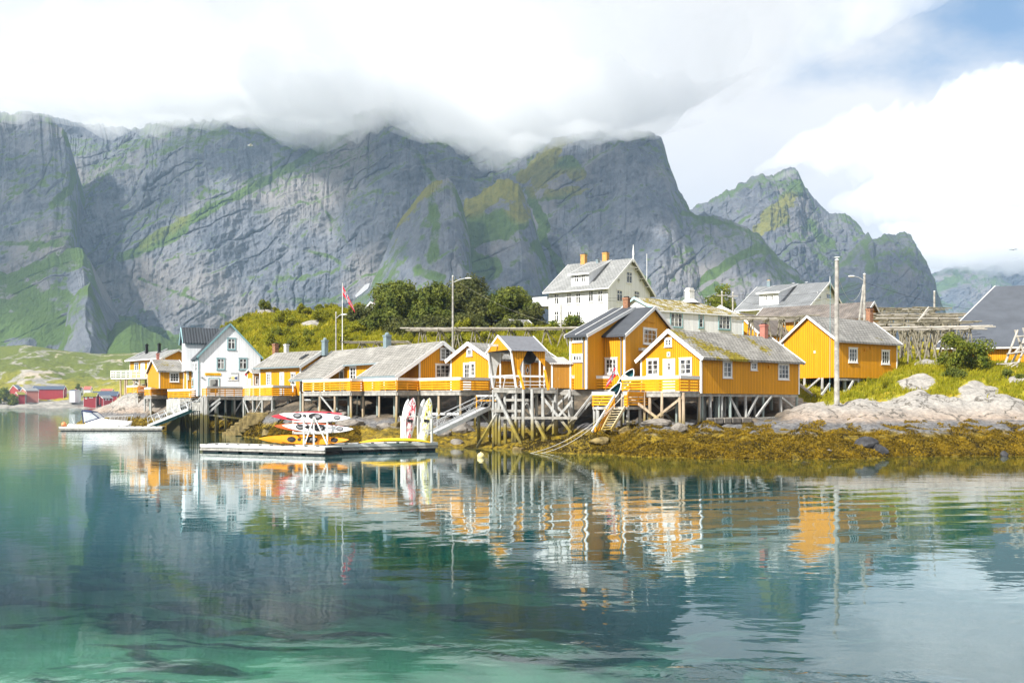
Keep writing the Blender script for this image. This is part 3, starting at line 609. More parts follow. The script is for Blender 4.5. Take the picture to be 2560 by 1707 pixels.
mountain('great_bluff', '', [(1090, 720), (1120, 560), (1150, 430), (1185, 402), (1215, 378), (1245, 340), (1270, 318), (1296, 312), (1340, 306), (1420, 300), (1500, 303), (1520, 320), (1535, 370), (1546, 405), (1560, 440), (1578, 472), (1592, 500), (1610, 560), (1640, 640), (1700, 740)], 2050, 1450, 560, 420, 60, 63, (0.14, 0.30),
         [([(1200, 405), (1250, 370), (1290, 325)], 20, 1.0), ([(1240, 410), (1300, 380), (1330, 400)], 26, 1.0), ([(1260, 450), (1330, 440)], 16, .9), ([(1215, 440), (1250, 520)], 16, .8), ([(1240, 540), (1280, 600), (1300, 660)], 13, .8), ([(1440, 600), (1490, 650)], 10, .7), ([(1360, 460), (1400, 520)], 8, .4), ([(1190, 500), (1220, 640)], 22, .6)],
         dry=[([(1200, 405), (1250, 370), (1290, 325)], 30, 1.0), ([(1240, 420), (1330, 420)], 40, 1.0)])
mountain('low_cliff', '', [(1470, 740), (1500, 650), (1530, 560), (1565, 480), (1600, 490), (1660, 500), (1700, 514), (1740, 535), (1770, 570), (1800, 600), (1840, 630), (1880, 690), (1930, 760)], 1900, 1500, 330, 260, 40, 73, (0.15, 0.3),
         [([(1600, 655), (1680, 600), (1740, 570), (1780, 580)], 12, 1.0), ([(1570, 490), (1640, 505), (1720, 530)], 9, .6), ([(1590, 690), (1640, 660)], 16, .9), ([(1750, 600), (1700, 640)], 10, .5)])
mountain('right_peak', '', [(1500, 640), (1560, 500), (1590, 480), (1640, 452), (1680, 436), (1720, 410), (1760, 402), (1800, 390), (1822, 388), (1836, 398), (1845, 422), (1862, 446), (1890, 476), (1915, 492), (1940, 492), (1968, 508), (1988, 540), (2010, 600), (2040, 680), (2080, 760)], 3000, 2300, 420, 330, 90, 83, (0.15, 0.3),
         [([(1760, 500), (1810, 460), (1830, 430)], 22, 1.0), ([(1740, 530), (1800, 500)], 18, 1.0), ([(1860, 520), (1900, 560)], 24, .6), ([(1650, 470), (1700, 470)], 14, .35)], mat='mount_far', dry=[([(1750, 520), (1815, 470)], 34, 1.0)])
mountain('right_shoulder_peak', '', [(1840, 760), (1880, 660), (1930, 600), (1985, 545), (1992, 535), (2003, 550), (2020, 542), (2040, 538), (2060, 536), (2078, 532), (2092, 542), (2105, 572), (2122, 600), (2138, 640), (2150, 690), (2175, 770)], 2700, 2150, 330, 280, 60, 93, (0.1, 0.2),
         [([(1985, 560), (2000, 620)], 18, .6), ([(1900, 640), (1960, 660)], 20, .5)], mat='mount_far')
mountain('far_right_mountain', '', [(2020, 770), (2100, 660), (2150, 622), (2200, 612), (2260, 604), (2330, 600), (2450, 605), (2650, 590)], 5200, 4200, 260, 160, 150, 103, (0.15, 0.3), [([(2160, 660), (2200, 640)], 16, .8)], mat='mount_far')
# low moor across the bay, with its rocky point
_fx = [-200, 0, 60, 150, 230, 320, 420, 480, 620, 760]; _fy = [792, 796, 792, 806, 813, 810, 806, 812, 835, 880]
def far_h(px, d):
    px = np.asarray(px, float); d = np.asarray(d, float); zr = zat(np.interp(px/DS, _fx, _fy)*DS, 1150.0); x = (px-CX)/F*d
    t = np.clip((d-690)/(1150-690), 0, 1)
    prof = np.interp(t, [0, .10, .36, .46, 1], [0, .080, .118, .20, 1])
    h = -2+(zr+2)*prof
    return h+sst(t, 0, 0.04)*(1.8*(np.abs(fbm(x/22, d/22, 3, 71))-0.3)+0.9*np.abs(pn(x/6, d/6, 72)))*(1-0.7*sst(t, 0.9, 1))+sst(t, 0.12, 0.5)*(1-sst(t, 0.85, 1))*6*fbm(x/70, d/60, 3, 73)
def build_far():
    px = np.linspace(-330, 800, 420); d = np.concatenate([np.linspace(682, 760, 70, endpoint=False), np.linspace(760, 1150, 130), np.array([1200, 1300, 1400])])
    PX, D = np.meshgrid(px, d); X = (PX-CX)/F*D; Z = far_h(PX, np.minimum(D, 1150)); Z = np.where(D > 1150, Z*(1-(D-1150)/250)-2*(D-1150)/250, Z)
    T = sst(Z+1.5*fbm(X/14, D/14, 3, 75), 4.6, 6.6)*0.85-0.35*sst(rid(X/40, D/50, 3, 77), 0.75, 1.2)
    for a, dd, rx, rd in ((105, 960, 50, 40), (70, 900, 40, 30), (140, 880, 30, 25)): T = T-0.4*np.exp(-((PX-a)/rx)**2-((D-dd)/rd)**2)
    mesh_np('far_moor', np.stack([X, D, Z], -1).reshape(-1, 3), grid_faces(len(px), len(d)), M['hill'], smooth=True, attrs={'turf': T, 'dry': sst(D, 1120, 800)*0.95})['kind'] = 'structure'
build_far()
# snow patch in the gully under the pinnacle
b = MB(); pts = [(816, 678), (838, 654), (850, 650), (845, 663), (830, 675), (817, 684)]
b.prism([W(x*DS, y*DS, 1225) for x, y in pts], (0, 6, 0)); b.build('snow_patch', flat('old_snow', (0.5, 0.5, 0.51), 0.8))['kind'] = 'structure'
# ------------------------------------------------------------------ cloud lying on the tops
def cloud(name, spine, rx, ry, rz, dens, seed, n=3, world=False):
    m = bpy.data.materials.get('cloud_%g' % dens)
    if not m:
        m = bpy.data.materials.new('cloud_%g' % dens); m.use_nodes = True; t = NT(m.node_tree); t.n.clear()
        o = t.n.new('ShaderNodeOutputMaterial'); vs = t.n.new('ShaderNodeVolumeScatter'); vs.inputs['Density'].default_value = dens; vs.inputs['Color'].default_value = (0.995, 0.995, 1, 1)
        vs.inputs['Anisotropy'].default_value = -0.35
        t.l.new(vs.outputs[0], o.inputs['Volume'])
    # one closed billowing hull around a spine of (px D, py D, distance, scale)
    S = [(Vector((x, d, y)) if world else W(x*DS, y*DS, d), k) for x, y, d, k in spine]
    nu, nv = 26*len(S), 44; ring = []
    us = np.linspace(0, len(S)-1, nu); rings = []
    for i, u in enumerate(us):
        k = min(int(u), len(S)-2); f = u-k; f = f*f*(3-2*f)
        c = S[k][0].lerp(S[k+1][0], f); sc_ = S[k][1]*(1-f)+S[k+1][1]*f
        end = math.sin(math.pi*min(1, max(0, (i/(nu-1)))))**0.6 if 0 < i < nu-1 else 0.02
        th = np.linspace(0, 2*math.pi, nv, endpoint=False)
        yy = c.y+np.cos(th)*ry*sc_*end; zz = c.z+np.sin(th)*rz*sc_*end; xx = np.full(nv, c.x)
        bl = 1+0.42*fbm(xx/150+seed, yy/200+zz/110, 4, seed, .6)+0.2*np.abs(pn(xx/45, zz/45+yy/90, seed+3))
        yy = c.y+(yy-c.y)*bl; zz = c.z+(zz-c.z)*bl
        rings.append(list(zip(xx, yy, zz)))
    b = MB(); b.loft(rings); o = b.build(name, m, smooth=True); o['kind'] = 'stuff'
    return o
cloud('cloud', [(-420, 205, 1800, 1.0), (-100, 205, 1800, 1.0), (150, 215, 1820, 1.0), (250, 235, 1900, 1.0), (330, 235, 2000, .95), (420, 222, 2050, 1.0), (560, 222, 2100, .95), (700, 238, 2050, 1.0), (800, 238, 2000, 1.0), (880, 205, 2050, .9), (1000, 234, 1900, 1.0), (1100, 246, 1800, 1.0), (1200, 252, 1750, 1.0), (1290, 238, 1750, 1.0), (1400, 244, 1780, 1.05), (1500, 246, 1820, 1.0), (1560, 232, 1880, .8), (1640, 205, 1950, .5), (1760, 150, 2100, .2)], 0, 200, 64, 0.008, 2)
cloud('cloud', [(-420, 130, 1900, 1.0), (0, 120, 1900, 1.1), (300, 140, 2000, 1.1), (600, 135, 2050, 1.1), (900, 130, 2050, 1.2), (1150, 165, 1950, 1.2), (1400, 150, 1950, 1.1), (1600, 140, 2000, 1.0), (1800, 90, 2150, 1.0), (2000, 40, 2300, .9), (2200, -20, 2500, .7)], 0, 260, 95, 0.0018, 17)
_cr = random.Random(4)
for i, (x, y) in enumerate(((20, 262), (170, 272), (250, 292), (400, 275), (560, 272), (690, 284), (790, 288), (985, 305), (1090, 318), (1190, 332), (1330, 302), (1460, 305), (1540, 290), (1815, 392))):
    dd = _cr.uniform(1700, 1850) if x < 900 else (1600 if x < 1700 else 2850); cloud('cloud', [(x-70-_cr.uniform(0, 40), y+_cr.uniform(-14, 4), dd, .6), (x-20, y+_cr.uniform(-6, 6), dd, 1.0), (x+30, y+_cr.uniform(-8, 4), dd, .8), (x+85, y-_cr.uniform(4, 20), dd, .4)] if x < 1700 else [(x-45, y+22, dd, .5), (x-5, y+8, dd, 1), (x+25, y-4, dd, .6)], 0, 45, 14, 0.008 if x < 1700 else 0.003, 50+i)
cloud('cloud', [(1730, 395, 5300, .25), (1830, 345, 5300, .6), (1960, 330, 5300, .8), (2090, 350, 5200, .95), (2220, 300, 5200, 1.15), (2350, 270, 5200, 1.3), (2550, 260, 5200, 1.4), (2750, 280, 5200, 1.0)], 0, 330, 210, 0.0030, 23)
cloud('cloud', [(1900, 470, 5000, .4), (2050, 450, 5000, .9), (2200, 450, 5000, 1.1), (2400, 430, 5000, 1.2), (2650, 430, 5000, 1.0)], 0, 300, 190, 0.0026, 27)
cloud('cloud', [(2020, 520, 4300, .5), (2160, 560, 4200, .9), (2300, 555, 4200, 1.0), (2500, 545, 4200, 1.2), (2700, 540, 4200, 1.2)], 0, 330, 110, 0.006, 11)

# broken cloud drifting above the fjord, higher than the view, whose shade lies on the cliffs
cloud('cloud', [(-2700, 1090, 1050, .8), (-2300, 1090, 1050, 1.0), (-1900, 1080, 1080, 1.05), (-1520, 1080, 1120, .9), (-1400, 1080, 1120, .6)], 0, 640, 95, 0.0055, 31, world=True)
cloud('cloud', [(-1010, 1080, 1150, .6), (-880, 1080, 1100, 1.0), (-700, 1080, 1060, 1.0), (-610, 1080, 1060, .7)], 0, 640, 95, 0.0055, 35, world=True)
cloud('cloud', [(-440, 1080, 1150, .5), (-250, 1080, 1150, .95), (100, 1080, 1150, 1.1), (500, 1085, 1250, 1.1), (850, 1085, 1350, .8)], 0, 640, 95, 0.0055, 38, world=True)
# ------------------------------------------------------------------ houses
class House: pass
def house(root, C, ang, xr, xl, ye, gable, yap, wall='yellow', roofm='slate', trim='white', over=.35, overg=.3, thick=.12, corner=True, barge=.24, zb=None, lr=None, ll=None, part='wall', gut=None, far_barge=True, ovn=None, zr=None, nob=False, hipfar=0, corners='NRL', gablewall=None):
    """gabled house from its nearest corner: ang turns the right wall; gable 'L'/'R' says which visible wall carries the gable"""
    px, py, d = C; h = House(); a = R(ang); h.root = root
    h.dR = Vector((math.sin(a), math.cos(a), 0)); h.dL = Vector((-math.cos(a), math.sin(a), 0))
    h.C = Vector(((px-CX)/F*d, d, 0)); h.z0 = zat(py, d) if zb is None else zb; h.ze = zat(ye, d)
    h.lr = on_line(h.C, h.dR, xr) if lr is None else lr; h.ll = on_line(h.C, h.dL, xl) if ll is None else ll
    if gable == 'L': A, S, L, Sp = h.dR, h.dL, h.lr, h.ll
    else: A, S, L, Sp = h.dL, h.dR, h.ll, h.lr
    h.A, h.S, h.L, h.Sp = A, S, L, Sp
    mid = h.C+S*(Sp/2); h.zr = zat(yap, mid.y) if zr is None else zr
    h.k = (h.zr-h.ze)/(Sp/2+.85*over); h.ze += h.k*.85*over
    P = lambda a_, s_, z: h.C+A*a_+S*s_+Vector((0, 0, z)); h.P = P
    if root is None: return h
    b = MB(); z0, ze, zr_ = h.z0, h.ze, h.zr
    fl = 1 if (A.cross(S)).z > 0 else -1
    def pl(pts): b.poly(pts if fl > 0 else pts[::-1])
    pl([P(0, 0, z0), P(L, 0, z0), P(L, 0, ze), P(0, 0, ze)])
    pl([P(L, Sp, z0), P(0, Sp, z0), P(0, Sp, ze), P(L, Sp, ze)])
    pl([P(0, Sp, z0), P(0, 0, z0), P(0, 0, ze), P(0, Sp/2, zr_), P(0, Sp, ze)])
    pl([P(L, 0, z0), P(L, Sp, z0), P(L, Sp, ze), P(L, Sp/2, zr_), P(L, 0, ze)])
    pl([P(0, 0, z0), P(0, Sp, z0), P(L, Sp, z0), P(L, 0, z0)])
    b.build(part, M[wall], root)
    b = MB(); ov = over if ovn is None else ovn
    a0, a1 = -overg, L+overg
    for s0, s1, z_0 in ((-ov, Sp/2, ze-h.k*ov), (Sp+over, Sp/2, ze-h.k*over)):
        hx = hipfar if hipfar else 0
        q4 = [P(a0, s0, z_0+.02), P(a1, s0, z_0+.02), P(a1-hx, s1, zr_+.02), P(a0, s1, zr_+.02)]
        if (s0 < s1) != (fl > 0): q4 = [q4[1], q4[0], q4[3], q4[2]]
        up = Vector((0, 0, thick)); b.hexa(q4+[p+up for p in q4])
    if hipfar:
        b.poly([P(a1, -ov, ze-h.k*ov+.1), P(a1, Sp+over, ze-h.k*over+.1), P(a1-hipfar, Sp/2, zr_+thick)][::fl])
    h.roof = b.build('roof', M[roofm], root)
    if not nob:
        for ae in ((a0-.02, a1+.02) if (far_barge and not hipfar) else (a0-.02,)):
            b = MB(); t = thick+.05-barge/2
            b.beam(P(ae, -ov-.02, ze-h.k*ov+t), P(ae, Sp/2+.02, zr_+t+.02), .06, barge); b.beam(P(ae, Sp+over+.02, ze-h.k*over+t), P(ae, Sp/2-.02, zr_+t+.02), .06, barge)
            b.build('bargeboard', M[trim], root)
        b = MB(); b.beam(P(a0, -ov-.04, ze-h.k*ov+.03), P(a1, -ov-.04, ze-h.k*ov+.03), .08, .14); b.build('gutter', M[gut or trim], root)
    if corner:
        for nm, (u, v) in (('N', (0, 0)), ('R', (h.lr, 0)), ('L', (0, h.ll))):
            if nm not in corners: continue
            b = MB(); p = h.C+h.dR*u+h.dL*v; o1 = -h.dR*.028-h.dL*.028
            zt = ze-.02
            if nm == 'N': b.box(p+Vector((0, 0, (z0+zt)/2))+h.dR*.04+h.dL*.04, h.dR*.07, h.dL*.07, Vector((0, 0, (zt-z0)/2)))
            elif nm == 'R': b.box(p+Vector((0, 0, (z0+zt)/2))-h.dR*.05+h.dL*.04, h.dR*.08, h.dL*.07, Vector((0, 0, (zt-z0)/2)))
            else: b.box(p+Vector((0, 0, (z0+zt)/2))-h.dL*.05+h.dR*.04, h.dR*.07, h.dL*.08, Vector((0, 0, (zt-z0)/2)))
            b.build('corner_board', M[trim], root)
    return h
def facade(h, face, px):
    D = h.dR if face == 'R' else h.dL; t = on_line(h.C, D, px); return t, h.C+D*t
def rect(h, face, k, x0, y0, x1, y1):
    (sx0, sy0), (sx1, sy1) = q(k, x0, y0), q(k, x1, y1)
    t0, p0 = facade(h, face, sx0); t1, p1 = facade(h, face, sx1)
    if t0 > t1: t0, t1 = t1, t0
    ym = (p0.y+p1.y)/2
    return t0, t1, zat(sy1, ym), zat(sy0, ym)
def frame_axes(h, face):
    D = h.dR if face == 'R' else h.dL; N = -h.dL if face == 'R' else -h.dR
    return D, N
def win(h, face, k, x0, y0, x1, y1, cols=2, rows=3, trim='white', bar='white', cas=.11, root=None, lean=0):
    t0, t1, z0, z1 = rect(h, face, k, x0, y0, x1, y1); D, N = frame_axes(h, face); UP = Vector((0, 0, 1)); root = root or h.root
    O = h.C+N*lean
    pt = lambda t, z, o: O+D*t+UP*z+N*o
    def bx(b, ta, tb, za, zb, oa, ob): b.box(pt((ta+tb)/2, (za+zb)/2, (oa+ob)/2), D*((tb-ta)/2), N*((ob-oa)/2), UP*((zb-za)/2))
    cas = min(cas, (t1-t0)*.18)
    b = MB(); s = .04
    i0, i1, j0, j1 = t0+cas, t1-cas, z0+cas, z1-cas
    bx(b, i0, i0+s, j0, j1, .01, .045); bx(b, i1-s, i1, j0, j1, .01, .045); bx(b, i0+s, i1-s, j0, j0+s, .01, .045); bx(b, i0+s, i1-s, j1-s, j1, .01, .045)
    for c in range(1, cols):
        tc_ = i0+(i1-i0)*c/cols; wd = .03 if not (cols == 2 and c == 1) else .045; bx(b, tc_-wd, tc_+wd, j0+s, j1-s, .01, .04)
    if rows == 'T': zc = j0+(j1-j0)*.66; bx(b, i0+s, i1-s, zc-.035, zc+.035, .01, .042)
    else:
        for r in range(1, rows): zc = j0+(j1-j0)*r/rows; bx(b, i0+s, i1-s, zc-.016, zc+.016, .01, .037)
    wo = b.build('window', M[bar], root)
    b = MB(); bx(b, t0, i0, z0, z1, .002, .06); bx(b, i1, t1, z0, z1, .002, .06); bx(b, i0, i1, j1, z1, .002, .06); bx(b, i0, i1, z0, j0, .002, .06); bx(b, t0-.05, t1+.05, z0-.05, z0, .002, .11); bx(b, t0-.05, t1+.05, z1, z1+.05, .002, .09)
    b.build('frame', M[trim], wo)
    b = MB(); bx(b, i0, i1, j0, j1, .003, .014); b.build('pane', M['glass'], wo)
    return wo
def door(h, face, k, x0, y0, x1, y1, m='white', trim='white', light=None, root=None, z0=None):
    t0, t1, zz, z1 = rect(h, face, k, x0, y0, x1, y1); z0 = h.z0+.03 if z0 is None else z0; D, N = frame_axes(h, face); UP = Vector((0, 0, 1)); root = root or h.root
    pt = lambda t, z, o: h.C+D*t+UP*z+N*o
    def bx(b, ta, tb, za, zb, oa, ob): b.box(pt((ta+tb)/2, (za+zb)/2, (oa+ob)/2), D*((tb-ta)/2), N*((ob-oa)/2), UP*((zb-za)/2))
    c = .09; b = MB(); bx(b, t0+c, t1-c, z0, z1-c, .004, .04); do = b.build('door', M[m], root)
    b = MB(); bx(b, t0, t0+c, z0, z1, .002, .065); bx(b, t1-c, t1, z0, z1, .002, .065); bx(b, t0+c, t1-c, z1-c, z1, .002, .065); b.build('frame', M[trim], do)
    b = MB(); tk = t1-c-.12 if face == 'R' else t0+c+.12; bx(b, tk-.02, tk+.02, z0+.95, z0+1.1, .04, .09); b.build('handle', M['black'], do)
    tm, wd = (t0+t1)/2, (t1-t0)/2-c
    if light == 'oval':
        zc = z1-c-.5
        for sx_ in (-1, 1):
            for sz in (-1, 1):
                pts = [pt(tm+sx_*(.02+.13*math.cos(an)), zc+sz*(.02+.26*math.sin(an)), .044) for an in np.linspace(0, math.pi/2, 7)]+[pt(tm+sx_*.02, zc+sz*.02, .044)]
                b = MB(); b.prism(pts, N*.012); b.build('pane', M['glass'], do)
    elif light == 'diamond':
        zc = z1-c-.55; dm = lambda r, o: [pt(tm, zc-r*1.5, o), pt(tm+r, zc, o), pt(tm, zc+r*1.5, o), pt(tm-r, zc, o)]
        b = MB(); b.prism(dm(.24, .044), N*.02); b.build('frame', M['white'], do); b = MB(); b.prism(dm(.15, .066), N*.01); b.build('pane', M['glass'], do)
    elif light == 'glass':
        b = MB(); bx(b, t0+c+.12, t1-c-.12, z0+.35, z1-c-.12, .042, .05); b.build('pane', M['glass'], do)
    elif light == 'bars':
        b = MB(); bx(b, t0+c+.1, t1-c-.1, z0+.75, z1-c-.1, .042, .047); b.build('pane', M['glass'], do)
        b = MB()
        for i in range(1, 3): tt = t0+c+.1+(t1-t0-2*c-.2)*i/3; bx(b, tt-.015, tt+.015, z0+.75, z1-c-.1, .048, .055)
        for i in range(1, 4): zc = z0+.75+(z1-c-.1-z0-.75)*i/4; bx(b, t0+c+.1, t1-c-.1, zc-.012, zc+.012, .048, .054)
        b.build('glazing_bar', M['white'], do)
    return do
def chimney(h, a_, s_, w_, d_, z0, z1, m, capm='black', cap=.12, cowl=False):
    p = h.P(a_, s_, 0); b = MB()
    b.box(p+Vector((0, 0, (z0+z1)/2)), h.A*w_/2, h.S*d_/2, Vector((0, 0, (z1-z0)/2)))
    b.box(p+Vector((0, 0, z1-.1)), h.A*(w_/2+.05), h.S*(d_/2+.05), Vector((0, 0, .07)))
    c = b.build('chimney', M[m], h.roof); b = MB()
    if cowl: b.loft([[p+Vector((math.cos(t)*r*w_/2, math.sin(t)*r*d_/2, z1+zz)) for t in np.linspace(0, 2*math.pi, 10, endpoint=False)] for r, zz in ((.8, -.02), (.8, .12), (.5, .24), (.1, .28))])
    else: b.box(p+Vector((0, 0, z1+cap/2)), h.A*(w_/2-.06), h.S*(d_/2-.06), Vector((0, 0, cap/2-.02)))
    b.build('cap', M[capm], c)
    return c
def pxs(h, face, k, x): return facade(h, face, q(k, x, 0)[0])[0]
def newhouse(name, C, label, cat='house', group=None):
    px, py, d = C; return empty(name, WZ(px, d, zat(py, d)), label, cat, group)
def at_ridge(h, k, x):   # ridge parameter whose picture column is x
    C = h.C+h.S*(h.Sp/2); return on_line(C, h.A, q(k, x, 0)[0])
def chim(h, k, x0, y0, x1, y1, m, so=0.0, dpt=None, **kw):
    a0, a1 = at_ridge(h, k, x0), at_ridge(h, k, x1); am = (a0+a1)/2; p = h.P(am, h.Sp/2+so, 0)
    wpx = abs(q(k, x1, 0)[0]-q(k, x0, 0)[0])*p.y/F; wd = wpx*.72
    zb = min(zat(q(k, 0, y1)[1], p.y), h.zr-h.k*abs(so)-.1)
    return chimney(h, am, h.Sp/2+so, wd, wd, zb-.35, zat(q(k, 0, y0)[1], p.y), m, **kw)

# ---- 1 yellow cabin with mossy roof, right front
C = (*q(5, 840, 973), 76.0); r = newhouse('fishing_cabin', C, 'yellow cabin on stilts with mossy slate roof and white oval-window door', 'cabin', 'yellow fishing cabins')
FH = h = house(r, C, 49, q(5, 1908, 0)[0], q(5, 183, 0)[0], q(5, 0, 600)[1], 'L', q(5, 0, 296)[1], roofm='slate_moss', over=.35, overg=.25, barge=.3, gut='slate_moss')
win(h, 'L', 5, 250, 597, 382, 778, 2, 3); win(h, 'L', 5, 604, 588, 742, 775, 2, 3); win(h, 'L', 5, 445, 371, 524, 466, 2, 2); door(h, 'L', 5, 428, 594, 560, 775, light='oval')
win(h, 'R', 5, 1073, 620, 1173, 806, 2, 3); win(h, 'R', 5, 1376, 630, 1446, 722, 2, 2); win(h, 'R', 5, 1676, 648, 1794, 824, 3, 3)
chim(h, 5, 1480, 222, 1568, 335, 'pink')
D_, N_ = frame_axes(h, 'L'); t, p = facade(h, 'L', q(5, 489, 0)[0]); b = MB(); p = p+N_*.03+Vector((0, 0, zat(q(5, 0, 548)[1], p.y))); b.box(p, D_*.16, N_*.03, Vector((0, 0, .19))); o = b.build('house_number_plate', M['white'], r); b = MB(); b.box(p+N_*.032, D_*.09, N_*.004, Vector((0, 0, .11))); b.build('plate_face', M['greyblue'], o)
t, p = facade(h, 'R', q(5, 1575, 0)[0]); b = MB(); D_, N_ = frame_axes(h, 'R'); b.box(p+N_*.06+Vector((0, 0, zat(q(5, 0, 685)[1], p.y))), D_*.07, N_*.06, Vector((0, 0, .14))); b.build('vent_hood', M['fence'], r)
# ---- 2 tall yellow house with dark roof and lean-to wing
C = (*q(4, 905, 1240), 80.0); r = newhouse('boat_house', C, 'tall yellow house with dark felt roof and a lean-to wing', 'house')
_h = house(None, C, 36, q(4, 1655, 0)[0], 0, q(4, 0, 672)[1], 'R', q(4, 0, 285)[1], ll=9)
_l = on_line(_h.C, _h.dL, q(4, 612, 0)[0]); _i = _h.C+_h.dL*_l; _w = _i+_h.dR*on_line(_i, _h.dR, q(4, 366, 0)[0]); TSL = _l+on_line(_w, _h.dL, q(4, 146, 0)[0])
TS = h = house(r, C, 36, q(4, 1655, 0)[0], q(4, 145, 0)[0]+6, q(4, 0, 672)[1], 'R', q(4, 0, 285)[1], roofm='felt', over=.3, overg=.25, barge=.26, gut='felt', zb=4.62, ll=TSL)
win(h, 'R', 4, 1160, 566, 1348, 792, 3, 3); win(h, 'L', 4, 632, 978, 806, 1206, 3, 3)
# wing: from inner corner at px 612 outwards (-dR)
l1 = pxs(h, 'L', 4, 612); inner = h.C+h.dL*l1
wl = -on_line(inner, -h.dR*-1, q(4, 366, 0)[0]); wc = inner-h.dR*wl
l2 = on_line(wc, h.dL, q(4, 146, 0)[0]); zwe = zat(q(4, 0, 662)[1], wc.y)
zb = h.z0; b = MB(); V3 = lambda p, z: Vector((p.x, p.y, z))
rp0 = h.C+h.dL*l1+h.dR*(h.lr/2); hw = wc+h.dL*l2
kw = (h.zr-zwe)/(wl+h.lr/2)
zin = zwe+kw*wl
b.poly([V3(wc, zb), V3(inner, zb), V3(inner, zin), V3(wc, zwe)]); b.poly([V3(hw, zb), V3(wc, zb), V3(wc, zwe), V3(hw, zwe)])
hi2 = inner+h.dL*l2; b.poly([V3(hi2, zb), V3(hw, zb), V3(hw, zwe), V3(hi2, zin)])
b.poly([V3(inner, h.ze), V3(rp0, h.zr-.02), V3(inner, zin)])
b.build('wing_wall', M['yellow'], r)
b = MB(); e0 = wc-h.dR*.35-h.dL*.3; e1 = hw-h.dR*.35+h.dL*.3; g0 = rp0-h.dL*.3; g1 = rp0+h.dL*(l2+.3); ze_ = zwe-kw*.35+.03; zt_ = h.zr+.14
b.hexa([V3(e0, ze_), V3(g0, zt_), V3(g1, zt_), V3(e1, ze_), V3(e0, ze_+.12), V3(g0, zt_+.10), V3(g1, zt_+.10), V3(e1, ze_+.12)]); b.build('wing_roof', M['felt'], r)
for qd in (-.33, l2+.33):
    b = MB(); p0 = wc-h.dR*.4+h.dL*qd; p1 = h.C+h.dL*(l1+qd)+h.dR*(h.lr/2); b.beam(V3(p0, ze_+.02), V3(p1, zt_), .06, .28); b.build('bargeboard', M['white'], r)
b = MB(); p0 = wc-h.dR*.3+h.dL*(l2*.55); p1 = rp0+h.dL*(l2*.55); b.beam(V3(p0, ze_+.17), V3(p1, zt_+.15), .07, .05); b.build('roof_batten', M['white'], r)
b = MB(); b.beam(V3(e0, ze_+.02), V3(e1, ze_+.02), .1, .14); b.build('gutter', M['felt'], r)
for p in (wc, hw): b = MB(); b.box(V3(p+h.dR*.04, (zb+zwe)/2), h.dR*.07, h.dL*.09, Vector((0, 0, (zwe-zb)/2-.02))); b.build('corner_board', M['white'], r)
WG = House(); WG.__dict__.update(h.__dict__); WG.C = wc
win(WG, 'L', 4, 176, 668, 318, 758, 3, 1); win(WG, 'L', 4, 174, 928, 318, 1034, 3, 1)
for p in (wc+h.dL*.25-h.dR*.06, h.C+h.dL*.3-h.dR*.06): b = MB(); b.path([V3(p, zb+.1), V3(p, zwe-.35), V3(p-h.dR*.25, zwe-.12)], .045, 6); b.build('downpipe', M['greyblue'], r)
chim(h, 4, 880, 135, 985, 260, 'brick')
t, p = facade(h, 'R', q(4, 1250, 0)[0]); D_, N_ = frame_axes(h, 'R'); b = MB(); b.beam(p+N_*.04+D_*-.8+Vector((0, 0, zat(q(4, 0, 472)[1], p.y))), p+N_*.04+D_*.8+Vector((0, 0, zat(q(4, 0, 474)[1], p.y))), .05, .07); b.build('ledger', M['yellow'], r)
t, p = facade(h, 'R', q(4, 1140, 0)[0]); b = MB(); zz = zat(q(4, 0, 860)[1], p.y); b.box(p+N_*.16+Vector((0, 0, zz)), D_*.5, N_*.15, Vector((0, 0, .12))); b.build('wall_lamp', M['offwhite'], r)
# ---- 3 white cottage with blue trim and lichen roof
C = (*q(5, 378, 330), 104.0); r = newhouse('cottage', C, 'long white cottage with teal window frames and lichen-covered roof', 'house')
WC = h = house(r, C, 57, q(5, 1300, 0)[0], q(4, 985, 0)[0]-2, q(5, 0, 78)[1], 'L', q(4, 0, 150)[1], wall='whiteb', roofm='slate_lich', trim='paleblue', over=.14, overg=.3, zb=7.0, hipfar=4.2, gut='white', ll=7.2)
win(h, 'R', 5, 503, 92, 638, 256, 3, 3, trim='teal'); win(h, 'R', 5, 812, 104, 866, 262, 1, 3, trim='teal'); win(h, 'R', 5, 1027, 116, 1157, 280, 3, 3, trim='teal')
sx, sy = q(4, 1815, 40); a_ = at_ridge(h, 4, 1815); c = chimney(h, a_, h.Sp/2, .75, .75, h.zr-.2, h.zr+1.45, 'offwhite', 'offwhite', .2)
b = MB(); p = h.P(a_, h.Sp/2, h.zr-.1); b.loft([[p+Vector((math.cos(t)*rr, math.sin(t)*rr, zz)) for t in np.linspace(0, 2*math.pi, 12, endpoint=False)] for rr, zz in ((1.1, .05), (.8, .3), (.5, .5))]); b.build('chimney_skirt', M['offwhite'], h.roof)
